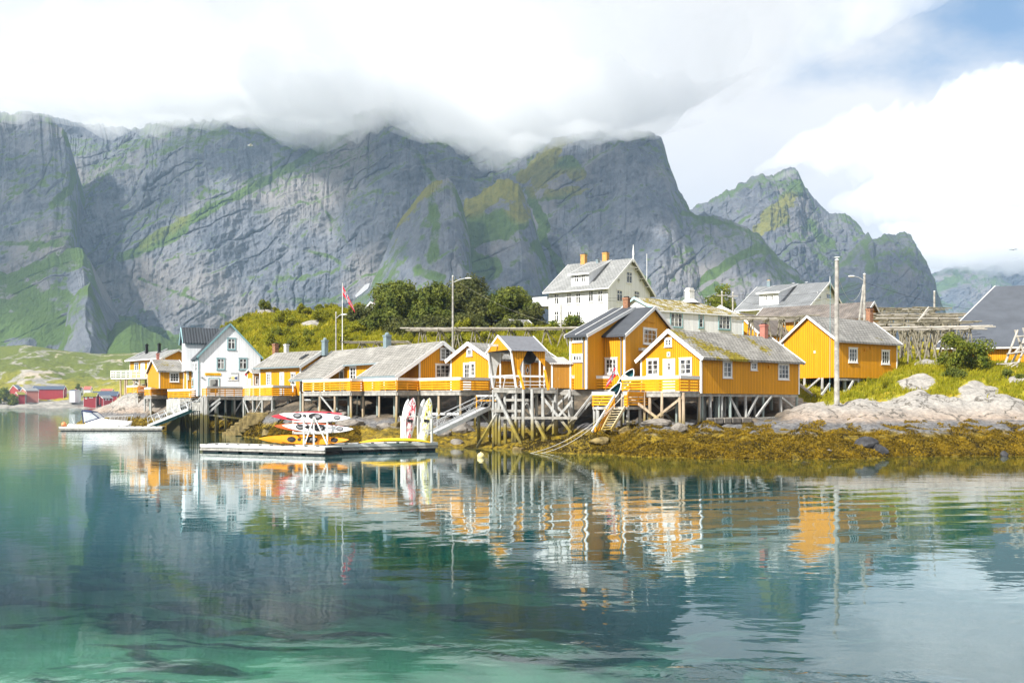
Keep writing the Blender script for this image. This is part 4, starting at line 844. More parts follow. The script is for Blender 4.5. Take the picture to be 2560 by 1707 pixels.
# ---- 4 big white house on the rise
C = (*q(7, 1235, 1330), 140.0); r = newhouse('villa', C, 'large three-storey white house with two ochre brick chimneys', 'house')
BW = h = house(r, C, 36, q(7, 1885, 0)[0], q(7, 325, 0)[0], q(7, 0, 690)[1], 'R', q(7, 0, 240)[1], wall='whiteb', roofm='slate_light', trim='white', over=.75, overg=.6, zb=12.6, barge=.3, gut='white')
for x in (400, 592, 735, 930, 1076): win(h, 'L', 7, x, 765 if x < 500 else (750 if x < 800 else 715), x+88, 945 if x < 500 else (932 if x < 800 else 902), 2, 'T', trim='white')
for x in (402, 605, 742): win(h, 'L', 7, x, 1032, x+82, 1215, 2, 'T')
for x0, y0, x1, y1 in ((1370, 708, 1460, 895), (1637, 722, 1727, 900), (1520, 425, 1610, 612)): win(h, 'R', 7, x0, y0, x1, y1, 2, 'T')
for x in (1402, 1733):
    t, p = facade(h, 'R', q(7, x, 0)[0]); D_, N_ = frame_axes(h, 'R'); z = zat(q(7, 0, 560)[1], p.y)
    dm = lambda rr, o: [p+N_*o+Vector((0, 0, z-rr)), p+N_*o+D_*rr+Vector((0, 0, z)), p+N_*o+Vector((0, 0, z+rr)), p+N_*o-D_*rr+Vector((0, 0, z))]
    b = MB(); b.prism(dm(.42, .003), N_*.05); wo = b.build('window', M['offwhite'], r); b = MB(); b.prism(dm(.22, .055), N_*.01); b.build('pane', M['glass'], wo)
for f in (.25, .5, .75):
    b = MB(); s_ = h.Sp/2+h.Sp/2*f; z = h.zr-(h.zr-h.ze)*f-.35; b.beam(h.P(-.02, s_, z), h.P(-.6, s_, z+.05), .1, .12); b.build('eave_bracket', M['white'], r)
b = MB(); p = h.P(-.62, h.Sp/2, h.zr); b.loft([[p+Vector((math.cos(t)*rr, math.sin(t)*rr, zz)) for t in np.linspace(0, 6.283, 8, endpoint=False)] for rr, zz in ((.1, -.5), (.1, .5), (.16, .6), (.03, 2.1))]); b.beam(h.P(-.6, h.Sp/2-1.1, h.zr-1.15), h.P(-.6, h.Sp/2+1.1, h.zr-1.15), .08, .12); b.build('finial', M['white'], r)
chim(h, 7, 812, 165, 915, 315, 'brick_y'); chim(h, 7, 1148, 135, 1255, 270, 'brick_y'); chim(h, 7, 1105, 240, 1160, 320, 'greyblue', so=-1.0)
# dormers: shed roof facing left, and one peeping out on the right slope
def dormer(h, k, x0, y0, x1, y1, roofm, wallm, sback, wins, ztop=None, trim='white'):
    """shed dormer on the near slope, front face between picture columns x0..x1"""
    s_ = sback; C2 = h.C+h.S*s_; t0 = on_line(C2, h.A, q(k, x0, 0)[0]); t1 = on_line(C2, h.A, q(k, x1, 0)[0])
    if t0 > t1: t0, t1 = t1, t0
    pm = C2+h.A*((t0+t1)/2); zb_ = h.ze+h.k*s_-.2; zt = zat(q(k, 0, y0)[1], pm.y); sr = h.Sp/2
    b = MB(); P = h.P; zr_ = h.zr-.05
    b.poly([P(t0, s_, zb_), P(t1, s_, zb_), P(t1, s_, zt), P(t0, s_, zt)][::-1]); b.poly([P(t0, s_, zb_), P(t0, s_, zt), P(t0, sr, zr_)][::-1]); b.poly([P(t1, s_, zb_), P(t1, s_, zt), P(t1, sr, zr_)])
    dw = b.build('dormer', M[wallm], h.root)
    kk = (h.zr-zt)/(sr-s_); b = MB(); o_ = .4
    lo = [P(t0-.3, s_-o_, zt-kk*o_+.02), P(t0-.3, sr, h.zr+.1), P(t1+.3, sr, h.zr+.1), P(t1+.3, s_-o_, zt-kk*o_+.02)]
    b.hexa(lo+[p+Vector((0, 0, .12)) for p in lo]); b.build('dormer_roof', M[roofm], dw)
    for tt in (t0-.32, t1+.32): b = MB(); b.beam(P(tt, s_-o_-.02, zt-kk*o_+.06), P(tt, sr, h.zr+.12), .06, .2); b.build('bargeboard', M[trim], dw)
    b = MB(); b.beam(P(t0-.3, s_-o_-.04, zt-kk*o_+.06), P(t1+.3, s_-o_-.04, zt-kk*o_+.06), .06, .22); b.build('fascia', M[trim], dw)
    H2 = House(); H2.__dict__.update(h.__dict__); H2.C = h.C+h.S*s_
    for x_0, y_0, x_1, y_1, c_, rr in wins:
        wo = win(H2, 'L' if h.A == h.dL else 'R', k, x_0, y_0, x_1, y_1, c_, rr)
    return dw
dormer(h, 7, 668, 460, 940, 622, 'slate_light', 'whiteb', 0.25, [(712, 480, 790, 604, 2, 'T'), (822, 470, 900, 594, 2, 'T')])
b = MB(); P = h.P; b.hexa([P(2.5, h.Sp+.5, h.ze-.1), P(6.5, h.Sp+.5, h.ze-.1), P(6.5, h.Sp*.62, h.zr-1.6), P(2.5, h.Sp*.62, h.zr-1.6), P(2.5, h.Sp+.5, h.ze+1.9), P(6.5, h.Sp+.5, h.ze+1.9), P(6.5, h.Sp*.62, h.zr-.7), P(2.5, h.Sp*.62, h.zr-.7)]); b.build('rear_dormer', M['slate_light'], r)
# veranda on the far end
P = h.P; b = MB(); L = h.L
for z in (h.z0+.3, h.z0+5.2):
    b = MB(); b.hexa([P(L+.02, .3, z), P(L+3.2, .3, z), P(L+3.2, 5, z), P(L+.02, 5, z), P(L+.02, .3, z+1.4), P(L+3.2, .3, z+1.4), P(L+3.2, 5, z+1.4), P(L+.02, 5, z+1.4)]); b.build('veranda', M['whiteb'], r)
for s_ in (.5, 4.8): b = MB(); b.beam(P(L+3, s_, h.z0), P(L+3, s_, h.z0+5.3), .2, .2); b.build('veranda_post', M['white'], r)
# ---- 5 white house with grey tiled roof
C = (*q(9, 1100, 1000), 140.0); r = newhouse('house', C, 'white house with wide grey tiled roof and two gulls on the ridge', 'house')
GH = h = house(r, C, 36, q(9, 1475, 0)[0], q(9, 330, 0)[0], q(9, 0, 625)[1], 'R', q(9, 0, 350)[1], wall='whiteb', roofm='slate_grey', over=1.2, overg=.5, zb=10.5, barge=.3)
dormer(h, 9, 535, 462, 750, 580, 'slate_grey', 'whiteb', 0.1, [(583, 482, 634, 556, 2, 2), (653, 478, 702, 552, 2, 2)])
win(h, 'R', 9, 1190, 460, 1230, 532, 2, 2); win(h, 'R', 9, 1290, 466, 1350, 536, 1, 1)
chim(h, 9, 618, 325, 670, 400, 'greyblue', capm='brick_y')
b = MB(); p = h.P(-.5, h.Sp/2, h.zr); b.tube(p, p+Vector((0, 0, 1.0)), .06, .02); b.build('finial', M['white'], r)
# ---- 6 barn with long brown roof, and a lower one before it
C = (*q(9, 1690, 900), 118.0); r = newhouse('barn', C, 'ochre barn with long brown corrugated roof and white gable boards', 'barn')
BR = h = house(r, C, 36, q(9, 1900, 0)[0], q(9, 480, 0)[0], q(9, 0, 752)[1], 'R', q(9, 0, 575)[1], roofm='brown_roof', over=.4, overg=.4, zb=9.0, barge=.3, gut='brown_roof')
C = (*q(9, 520, 960), 113.5); r = newhouse('storehouse', C, 'low orange shed with brown tiles showing beside the white cottage', 'shed')
h = house(r, C, 36, 0, 1797, q(9, 0, 925)[1], 'L', 783, roofm='brown_roof', over=.2, overg=.25, zb=7.5, gut='brown_roof', lr=14)
# ---- 7 yellow house behind the pole
C = (2091, q(6, 0, 1032)[1], 89.0); r = newhouse('fishing_cabin', C, 'yellow cabin behind the tall bare pole, its gable blank and windowless', 'cabin', 'yellow fishing cabins')
RY = h = house(r, C, 55, q(6, 795, 0)[0], q(9, 800, 0)[0], q(9, 0, 1015)[1], 'L', q(9, 0, 740)[1], roofm='slate_old', over=.35, overg=.25, barge=.2, gut='slate_old')
win(h, 'R', 6, 318, 742, 404, 888, 3, 3); win(h, 'R', 6, 640, 766, 718, 905, 3, 3)
chim(h, 9, 1742, 640, 1822, 780, 'brick')
for x, y in ((475, 765), (532, 742)): t, p = facade(h, 'R', q(6, x, 0)[0]); D_, N_ = frame_axes(h, 'R'); b = MB(); b.box(p+N_*.05+Vector((0, 0, zat(q(6, 0, y)[1], p.y))), D_*.05, N_*.05, Vector((0, 0, .1))); b.build('vent_hood', M['fence'], r)
t, p = facade(h, 'L', q(9, 1162, 0)[0]); D_, N_ = frame_axes(h, 'L'); b = MB(); b.box(p+N_*.02+Vector((0, 0, zat(q(9, 0, 1130)[1], p.y))), D_*.1, N_*.02, Vector((0, 0, .12))); b.build('wall_box', M['offwhite'], r)
# ---- 8 big grey roof at the right edge
UPV = Vector((0, 0, 1)); r = empty('warehouse', WZ(2345, 104, 6.5), 'orange warehouse under a huge plain grey roof at the right edge', 'warehouse')
E0, E1 = W(2335, 872, 104), W(2790, 872, 100); E1.z = E0.z; R0, R1 = W(2489, 719, 114), W(2830, 712, 110); R1.z = R0.z
G0, G1 = R0+(R0-E0), R1+(R1-E1); G0.z = G1.z = E0.z
b = MB()
for a_, c_, e_, f_ in ((E0, E1, R1, R0), (G1, G0, R0, R1)): b.hexa([a_, c_, e_, f_]+[p+UPV*.14 for p in (a_, c_, e_, f_)])
b.build('roof', M['felt_grey'], r)
dn = (R0-E0); dn.z = 0; dn.normalize(); al = (E1-E0).normalized(); w0, w1, g0, g1 = E0+dn*.7+al*.5, E1+dn*.7, G0-dn*.7+al*.5, G1-dn*.7; zt = E0.z+.3
b = MB(); V3 = lambda p, z: Vector((p.x, p.y, z)); b.poly([V3(w0, 6), V3(w1, 6), V3(w1, zt), V3(w0, zt)]); b.poly([V3(g0, 6), V3(w0, 6), V3(w0, zt), V3(R0+al*.5, R0.z-.4), V3(g0, zt)]); b.poly([V3(w1, 6), V3(g1, 6), V3(g1, zt), V3(R1, R1.z-.4), V3(w1, zt)]); b.poly([V3(g1, 6), V3(g0, 6), V3(g0, zt), V3(g1, zt)]); b.build('wall', M['yellow'], r)
b = MB(); b.beam(E0-al*.05+UPV*.05, R0-al*.05+UPV*.1, .08, .24); b.beam(R0-al*.05+UPV*.1, G0-al*.05+UPV*.05, .08, .24); b.build('bargeboard', M['white'], r); b = MB(); b.beam(E0-dn*.06+UPV*.02, E1-dn*.06+UPV*.02, .1, .16); b.build('gutter', M['offwhite'], r)
# ---- 11 yellow cabin with gable to the water, middle
C = (*q(3, 762, 735), 89.0); r = newhouse('fishing_cabin', C, 'small yellow cabin with square gable window and open white casement', 'cabin', 'yellow fishing cabins')
YG = h = house(r, C, 43, q(3, 1500, 0)[0], q(3, 335, 0)[0], q(3, 0, 520)[1], 'L', q(3, 0, 345)[1], roofm='slate_old', over=.4, overg=.3, barge=.34, zb=4.72, gut='slate_old')
win(h, 'L', 3, 512, 398, 572, 480, 1, 1); door(h, 'L', 3, 475, 550, 560, 735, light='bars'); win(h, 'L', 3, 548, 548, 604, 702, 1, 3); door(h, 'R', 3, 1132, 560, 1200, 735, m='yellow', light='diamond')
t, p = facade(h, 'R', q(3, 1196, 0)[0]); D_, N_ = frame_axes(h, 'R'); b = MB(); b.box(p+N_*.03+Vector((0, 0, 6.1)), D_*.09, N_*.03, Vector((0, 0, 1.1))); b.build('trim_board', M['white'], r)
# ---- 12 long house with porch roof
C = (*q(2, 1735, 745), 91.5); r = newhouse('long_house', C, 'long orange house with sweeping pale slate roof over deep porches', 'house')
LH = h = house(r, C, 52, q(3, 440, 0)[0]+4, q(2, 905, 0)[0], q(2, 0, 535)[1], 'R', q(2, 0, 335)[1], roofm='slate', over=.45, overg=.35, barge=.36, zb=4.72, gut='greyblue', far_barge=True, ll=21.0)
win(h, 'R', 2, 1960, 392, 2074, 524, 2, 3); win(h, 'R', 2, 1908, 566, 2070, 720, 3, 3)
win(h, 'L', 2, 980, 592, 1050, 738, 2, 3); win(h, 'L', 2, 1188, 680, 1262, 742, 2, 1); door(h, 'L', 2, 865, 628, 916, 748, light='glass')
P = h.P; so = -2.75
for a0, a1 in ((-.35, 6.6), (13.6, 21.35)):
    zz = h.ze+h.k*so; b = MB(); z1_ = h.ze-h.k*.45
    lo = [P(a0, so, zz+.02), P(a0, -.43, z1_+.04), P(a1, -.43, z1_+.04), P(a1, so, zz+.02)]
    b.hexa(lo+[p+Vector((0, 0, .12)) for p in lo]); pr = b.build('porch_roof', M['slate'], r)
    b = MB(); b.beam(P(a0, so-.05, zz+.06), P(a1, so-.05, zz+.06), .08, .2); b.build('fascia', M['greyblue'], pr)
    for ae in (a0-.03, a1+.03): b = MB(); b.beam(P(ae, so-.02, zz+.0), P(ae, -.4, z1_+.0), .06, .36); b.build('bargeboard', M['white'], pr)
    n = 4
    for i in range(n):
        b = MB(); aa = a0+.3+(a1-a0-.6)*i/(n-1); b.beam(P(aa, so+.25, h.z0), P(aa, so+.25, zz+.05), .12, .12); b.build('porch_post', M['white'], r)
    b = MB(); aw = a1-.5 if a0 < 5 else a0+.3
# recessed gable-side porch wall
b = MB(); b.poly([P(1.9, so+.4, h.z0), P(1.9, -.02, h.z0), P(1.9, -.02, h.ze-.1), P(1.9, so+.4, h.ze+h.k*(so+.4)-.05)][::-1]); b.build('porch_wall', M['yellow'], r)
chim(h, 2, 1340, 250, 1430, 372, 'greyblue', cowl=True, capm='greyblue')
# ---- 13 middle yellow house
C = (*q(2, 440, 805), 107.5); r = newhouse('long_house', C, 'yellow house with three tall white windows in a row and grey slate roof', 'house')
MH = h = house(r, C, 40, q(2, 860, 0)[0], q(1, 1740, 0)[0], q(2, 0, 598)[1], 'R', q(2, 0, 432)[1], roofm='slate', over=.5, overg=.5, barge=.36, zb=4.37, gut='greyblue')
win(h, 'L', 1, 1815, 662, 1868, 802, 2, 4); win(h, 'L', 1, 2080, 660, 2134, 802, 2, 4); win(h, 'L', 2, 338, 660, 392, 800, 2, 4); door(h, 'L', 2, 218, 655, 266, 800, light='oval')
chim(h, 2, 672, 305, 742, 395, 'greyblue', cowl=True, capm='greyblue'); chim(h, 2, 112, 345, 178, 470, 'brick', so=.3); chim(h, 2, 214, 350, 268, 430, 'offwhite', so=.6)
t0 = at_ridge(h, 2, 585); b = MB(); s_ = h.Sp/2-.9; p0, p1 = h.P(t0, s_-.9, h.zr-h.k*1.8+.2), h.P(t0, s_, h.zr-h.k*.9+.2); b.beam(p0, p1, .6, .08); o = b.build('skylight', M['black'], h.roof)
C = (*q(1, 1668, 815), 114.0); r = newhouse('porch_hut', C, 'little orange lean-to with white door beside the long yellow house', 'shed')
h = house(r, C, 60, q(1, 1745, 0)[0], q(1, 1606, 0)[0], q(1, 0, 665)[1], 'L', q(1, 0, 635)[1], roofm='slate', zb=4.37, over=.25, overg=.2, barge=.16)
door(h, 'L', 1, 1622, 722, 1650, 812, light=None); win(h, 'R', 1, 1690, 700, 1726, 790, 1, 2)
# ---- 14 white restaurant
C = (*q(1, 1075, 838), 121.0); r = newhouse('restaurant', C, 'white boarded restaurant with steep dark roof and yellow name board', 'restaurant')
WR = h = house(r, C, 66, q(1, 1800, 0)[0]-12, q(1, 968, 0)[0], q(1, 0, 500)[1], 'R', q(1, 0, 138)[1], wall='whiteb', roofm='black_roof', trim='teal', over=.25, overg=.25, barge=.2, zb=4.4, gut='black_roof', corners='')
win(h, 'R', 1, 1386, 284, 1478, 410, 2, 'T', trim='teal'); win(h, 'R', 1, 1270, 502, 1362, 628, 2, 'T', trim='teal'); win(h, 'R', 1, 1512, 502, 1604, 628, 2, 'T', trim='teal')
door(h, 'R', 1, 1180, 716, 1302, 835, trim='teal', light='glass')
for x in (1000, 1035): win(h, 'L', 1, x, 545, x+28, 650, 1, 2)
win(h, 'L', 1, 1000, 730, 1022, 815, 1, 1, trim='teal')
b = MB(); p = h.C-h.dR*.05-h.dL*.05; b.tube(V3(p, h.z0), V3(p, h.ze), .05, .05, 6); b.build('downpipe', M['teal'], r)
def sign_on(h, face, k, x0, y0, x1, y1, bm, name='sign_board', o=.03):
    t0, t1, z0, z1 = rect(h, face, k, x0, y0, x1, y1); D, N = frame_axes(h, face); b = MB()
    c = h.C+D*((t0+t1)/2)+Vector((0, 0, (z0+z1)/2))+N*(o+.02); b.box(c, D*((t1-t0)/2), N*.02, Vector((0, 0, (z1-z0)/2))); s = b.build(name, bm, h.root)
    return s, c+N*.026, D, N, (t1-t0), (z1-z0)
def lettering(txt, c, D, N, width, height, m, parent):
    cu = bpy.data.curves.new('lettering', 'FONT'); cu.body = txt; cu.align_x = 'CENTER'; cu.align_y = 'CENTER'; cu.size = 1; cu.extrude = .004
    o = bpy.data.objects.new('lettering', cu); col.objects.link(o); bpy.context.view_layer.update()
    s = min(width/max(o.dimensions.x, .01), 1e9); sy = height/.72
    mw = Matrix(((D.x*s, 0, N.x, 0), (D.y*s, 0, N.y, 0), (0, sy, 0, 0), (0, 0, 0, 1)))
    mw.translation = c-ORG[parent]; cu.materials.append(m); bpy.context.view_layer.update()
    me = bpy.data.meshes.new_from_object(o); bpy.data.objects.remove(o); o = bpy.data.objects.new('lettering', me); col.objects.link(o); o.parent = parent; o.matrix_local = mw
    return o
s, c, D_, N_, w_, hh = sign_on(h, 'R', 1, 1143, 662, 1315, 690, flat('sign_yellow', (0.85, 0.50, 0.01), .5))
lettering('Dukkemuseum & Antikk', c, D_, N_, w_*.9, hh*.55, flat('sign_red', (0.45, 0.12, 0.02), .5), s)
s, c, D_, N_, w_, hh = sign_on(h, 'R', 1, 1385, 655, 1500, 745, M['white'])
up = Vector((0, 0, 1))
lettering('RESTAURANT', c+D_*w_*.16+up*hh*.34, D_, N_, w_*.62, hh*.17, M['greyblue'], s)
for i, (mm) in enumerate((flat('emblem_grey', (.35, .37, .4)), flat('emblem_sun', (.85, .68, .30)), flat('emblem_navy', (.03, .07, .22)))):
    b = MB(); cc = c+D_*((i-1)*w_*.30+w_*.04)-up*hh*.2; rr = .22
    if i == 0:
        for k_ in range(3): an = k_*math.pi/3; b.beam(cc-D_*math.cos(an)*rr-up*math.sin(an)*rr*.8, cc+D_*math.cos(an)*rr+up*math.sin(an)*rr*.8, .01, .05, N_)
    elif i == 1: b.prism([cc+D_*math.cos(t)*rr+up*math.sin(t)*rr for t in np.linspace(0, 6.283, 16, endpoint=False)], N_*.01)
    else: b.prism([cc-D_*.25+up*.02, cc-D_*.05-up*.16, cc+D_*.2-up*.12, cc+D_*.05+up*.0, cc+D_*.24+up*.1, cc-D_*.02+up*.17], N_*.01)
    b.build('emblem', mm, s)
s, c, D_, N_, w_, hh = sign_on(h, 'R', 1, 1578, 664, 1606, 688, flat('sign_crimson', (.55, .03, .05)))
b = MB(); t, p = facade(h, 'R', q(1, 1110, 0)[0]); b.loft([[p+N_*(.1+.12*math.cos(t))+D_*(.14*math.sin(t))+up*(zat(q(1, 0, 712)[1], p.y)+zz) for t in np.linspace(0, 6.283, 8, endpoint=False)] for zz in (-.02, .03)]); b.build('wall_lamp', M['black'], r)
# cross gable on the left slope
P = h.P
gA, gB = 5.6, 9.6
C2 = P(gA, -1.0, 0); dw_z0, dw_ze, dw_zr = 7.6, 11.3, 13.1
b = MB(); xb = h.Sp/2-.4
b.poly([P(gA, -1.0, dw_z0), P(gB, -1.0, dw_z0), P(gB, -1.0, dw_ze), P((gA+gB)/2, -1.0, dw_zr), P(gA, -1.0, dw_ze)]); b.poly([P(gA, -1.0, dw_z0), P(gA, -1.0, dw_ze), P(gA, xb, dw_ze), P(gA, xb, dw_z0)]); b.poly([P(gB, -1.0, dw_z0), P(gB, xb, dw_z0), P(gB, xb, dw_ze), P(gB, -1.0, dw_ze)])
dw = b.build('cross_gable', M['whiteb'], r)
for ea, sg in ((gA-.3, 1), (gB+.3, -1)):
    kz_ = (dw_zr-dw_ze)/((gB-gA)/2); ez = dw_ze-.3*kz_; b = MB(); lo = [P(ea, -1.3, ez), P((gA+gB)/2, -1.3, dw_zr), P((gA+gB)/2, xb, dw_zr), P(ea, xb, ez)]
    b.hexa(lo+[p+up*.12 for p in lo]); b.build('gable_roof', M['black_roof'], dw); b = MB(); b.beam(P(ea, -1.33, ez+.04), P((gA+gB)/2, -1.33, dw_zr+.06), .05, .2); b.build('bargeboard', M['paleblue'], dw)
b = MB(); p = P(h.L*.3, h.Sp*.86, 0); b.tube(V3(p, h.ze), V3(p, h.zr-1.9), .28, .28, 10); b.build('stove_pipe', M['black'], r)
# ---- 15 small yellow cabin with mossy roof, left
C = (*q(1, 645, 832), 134.0); r = newhouse('fishing_cabin', C, 'little yellow cabin with moss-patched roof and pink chimney beside restaurant', 'cabin', 'yellow fishing cabins')
h = house(r, C, 62, q(1, 915, 0)[0], q(1, 520, 0)[0], q(1, 0, 650)[1], 'L', q(1, 0, 525)[1], roofm='slate_moss', over=.3, overg=.25, barge=.22, gut='slate_moss')
win(h, 'R', 1, 758, 660, 862, 762, 3, 3); chim(h, 1, 610, 450, 650, 525, 'pink')
b = MB(); P0 = h.C+h.dL*h.ll; z_ = h.z0; b.hexa([V3(P0+h.dR*.6, z_), V3(P0+h.dR*3, z_), V3(P0+h.dR*3+h.dL*2, z_), V3(P0+h.dR*.6+h.dL*2, z_), V3(P0+h.dR*.6, z_+3.0), V3(P0+h.dR*3, z_+3.0), V3(P0+h.dR*3+h.dL*2, z_+2.2), V3(P0+h.dR*.6+h.dL*2, z_+2.2)]); b.build('lean_to', M['yellow'], r)
C = (*q(1, 945, 838), 127.5); r = newhouse('annex', C, 'narrow yellow annex squeezed against the white restaurant', 'house')
h = house(r, C, 66, q(1, 1010, 0)[0], q(1, 915, 0)[0], q(1, 0, 632)[1], 'R', q(1, 0, 610)[1], roofm='slate', over=.2, overg=.2, barge=.16); win(h, 'R', 1, 948, 648, 966, 735, 1, 2)
# ---- 16 far left yellow house with balcony
C = (*q(1, 700, 690), 149.0); r = newhouse('house', C, 'yellow house with pale roof and two black chimneys above a high balcony', 'house')
FL = h = house(r, C, 47, q(1, 985, 0)[0], q(1, 325, 0)[0], q(1, 0, 505)[1], 'R', q(1, 0, 415)[1], roofm='slate_light', over=.6, overg=.45, barge=.3, zb=7.3)
win(h, 'L', 1, 376, 552, 422, 640, 2, 3); door(h, 'L', 1, 446, 548, 490, 688, light='oval'); win(h, 'L', 1, 520, 548, 548, 640, 1, 3)
chim(h, 1, 532, 352, 566, 435, 'black', so=-.6); chim(h, 1, 668, 345, 704, 430, 'black', so=-.6)
for x in (470, 700):
    a_ = at_ridge(h, 1, x); b = MB(); b.beam(h.P(a_, .9, h.ze+h.k*.9+.17), h.P(a_, 2.6, h.ze+h.k*2.6+.17), .9, .06); b.build('skylight', M['glass'], h.roof)
# ---- 9 hoist shed on its platform
C = (*q(3, 985, 818), 78.0); HA = 66; r = newhouse('hoist_shed', C, 'open yellow hoist shed with corrugated grey roof on tapering legs', 'hoist shed')
h = house(None, C, HA, q(3, 1362, 0)[0], q(3, 735, 0)[0], q(3, 0, 428)[1], 'L', q(3, 0, 262)[1]); h.root = r; h.z0 = 4.75; P = h.P; L, S_ = h.L, h.Sp
ze, zr_, z0 = h.ze, h.zr, h.z0
for s0, s1 in ((-.3, S_/2), (S_+.3, S_/2)):
    b = MB(); n = 90; nm = (h.A.cross(h.S*(1 if s0 < s1 else -1)+up*h.k)).normalized(); nm = nm if nm.z > 0 else -nm
    z_0 = ze-h.k*.3
    for i in range(n):
        a0, a1 = -.06+(L+.12)*i/n, -.06+(L+.12)*(i+1)/n; w0, w1 = .018*math.sin(i*math.pi/1.5), .018*math.sin((i+1)*math.pi/1.5)
        b.poly([P(a0, s0, z_0+.05)+nm*w0, P(a1, s0, z_0+.05)+nm*w1, P(a1, s1, zr_+.05)+nm*w1, P(a0, s1, zr_+.05)+nm*w0][::(1 if s0 < s1 else -1)])
    b.build('roof', flat('hoist_roof_sheet', (.13, .135, .15), .5) if 'hoist_roof_sheet' not in bpy.data.materials else bpy.data.materials['hoist_roof_sheet'], r)
for ae in (-.08, L+.08):
    b = MB(); b.beam(P(ae, -.32, ze-h.k*.32+.02), P(ae, S_/2, zr_+.02), .05, .17); b.beam(P(ae, S_+.32, ze-h.k*.32+.02), P(ae, S_/2, zr_+.02), .05, .17); b.build('bargeboard', M['white'], r)
b = MB(); b.prism([P(-.07, .05, ze), P(-.07, S_-.05, ze), P(-.07, S_/2, zr_-.05)], h.A*.04); b.prism([P(L-.02, .05, ze), P(L-.02, S_-.05, ze), P(L-.02, S_/2, zr_-.05)], h.A*.04); b.build('gable_panel', M['yellow'], r)
b = MB(); b.beam(P(-.9, S_/2, zr_-.75), P(.3, S_/2, zr_-.75), .16, .18); b.build('hoist_beam', M['offwhite'], r)
for s_, sgn in ((0, 1), (S_-.04, 1)):
    b = MB(); pw = lambda a_, z: P(a_*L, s_, z0+(ze-z0)*z)
    b.prism([pw(0, 1), pw(.5, 1), pw(.28, .58), pw(.20, 0.02), pw(.14, 0.02)], h.S*.04); b.prism([pw(.60, 1), pw(1, 1), pw(1, .55)], h.S*.04)
    b.build('side_panel', M['yellow'] if s_ == 0 else M['offwhite'], r)
    b = MB(); b.beam(pw(0, 1)-h.S*.05, pw(.15, 0)-h.S*.05, .1, .14); b.build('leg', M['white'], r)
    for a_ in (.36, .86, .99): b = MB(); b.beam(pw(a_, 0)+h.S*(.1 if s_ == 0 else -.1), pw(a_, 1)+h.S*(.1 if s_ == 0 else -.1), .12, .12); b.build('leg', M['white'], r)
    b = MB(); b.beam(pw(.14, .30)-h.S*.06, pw(1.05, .30)-h.S*.06, .06, .14); b.beam(pw(.25, .16)-h.S*.02, pw(1, .16)-h.S*.02, .05, .05); b.beam(pw(.25, .07)-h.S*.02, pw(1, .07)-h.S*.02, .05, .05); b.build('handrail', M['white'], r)
b = MB(); b.beam(P(.3, .2, z0+.95), P(.3, S_-.2, z0+.95), .06, .12); b.beam(P(.3, S_*.35, z0+.9), P(.3, S_*.45, z0), .06, .06); b.build('handrail', M['white'], r)
for x0, y0, x1, y1 in ((1075, 630, 1132, 840), (1358, 632, 1398, 848)):
    b = MB(); pa, pb = q(3, x0, y0), q(3, x1, y1); b.beam(W(pa[0], pa[1], 77.2), W(pb[0], pb[1], 76.6), .16, .12); b.build('boom', M['fence'], r)
c0 = P(L*.74, S_*.30, ze-.50); b = MB(); b.loft([[c0+h.A*(math.cos(t)*rr*.78)+up*(math.sin(t)*rr*.78)+h.S*o for t in np.linspace(0, 6.283, 8, endpoint=False)] for rr, o in ((.1, -.3), (.75, -.25), (.78, .2), (.1, .25))]); b.path([c0+up*.5, P(L*.74, S_*.30, zr_-.9)], .03); b.build('drum', M['black'], r)
b = MB(); b.path([P(-.75, S_/2, zr_-.8), P(-.75, S_/2, z0+.05)], .015, 4); b.build('hoist_rope', M['wire'], r)
HS = h
# ---- 10 weathered shed beside it
C = (*q(3, 1432, 812), 79.5); r = newhouse('tool_shed', C, 'weathered ochre plank shed with white corrugated lid next to hoist', 'shed')
h = house(None, C, 80, q(3, 1640, 0)[0], q(3, 1372, 0)[0], q(3, 0, 580)[1], 'L', q(3, 0, 520)[1]); h.root = r; P = h.P; z0, ze = 4.72, h.ze; L, S_ = h.L, 3.2; zh = zat(q(3, 0, 500)[1], 82.5)
b = MB(); b.poly([P(0, 0, z0), P(L, 0, z0), P(L, 0, ze), P(0, 0, ze)]); b.poly([P(L, 0, z0), P(L, S_, z0), P(L, S_, zh), P(L, 0, ze)]); b.build('wall', M['yellow_old'], r)
b = MB(); b.poly([P(0, S_, z0), P(0, 0, z0), P(0, 0, ze), P(0, S_, zh)]); b.build('side_wall', M['yellow'], r)
b = MB(); lo = [P(-.15, -.2, ze-.02), P(L+.2, -.2, ze-.02), P(L+.2, S_+.2, zh+.04), P(-.15, S_+.2, zh+.04)]; b.hexa(lo+[p+up*.06 for p in lo]); b.build('roof', M['corr_white'], r)
for a_ in (.03, L-.03): b = MB(); b.beam(P(a_, -.03, z0), P(a_, -.03, ze), .12, .06, h.S); b.build('corner_board', M['white'], r)
# ---- small red hut among trees, roof in the trees
C = (*q(3, 1030, 178), 138.0); r = newhouse('hut', C, 'tiny red hut with white trim below the dark trees', 'hut')
h = house(r, C, 62, q(3, 1195, 0)[0], q(3, 945, 0)[0], q(3, 0, 138)[1], 'L', q(3, 0, 88)[1], wall='red', roofm='slate_old', over=.25, overg=.35, barge=.16, zb=12.3); win(h, 'L', 3, 955, 124, 1005, 172, 2, 1); win(h, 'R', 3, 1105, 142, 1150, 168, 2, 1)
C = (*q(18, 815, 470), 160.0); r = newhouse('house', C, 'white house half hidden by trees behind the second flagpole', 'house')
h = house(r, C, 55, q(18, 1000, 0)[0], q(18, 745, 0)[0], q(18, 0, 432)[1], 'L', q(18, 0, 392)[1], wall='whiteb', roofm='slate_light', zb=15, over=.5, overg=.4)
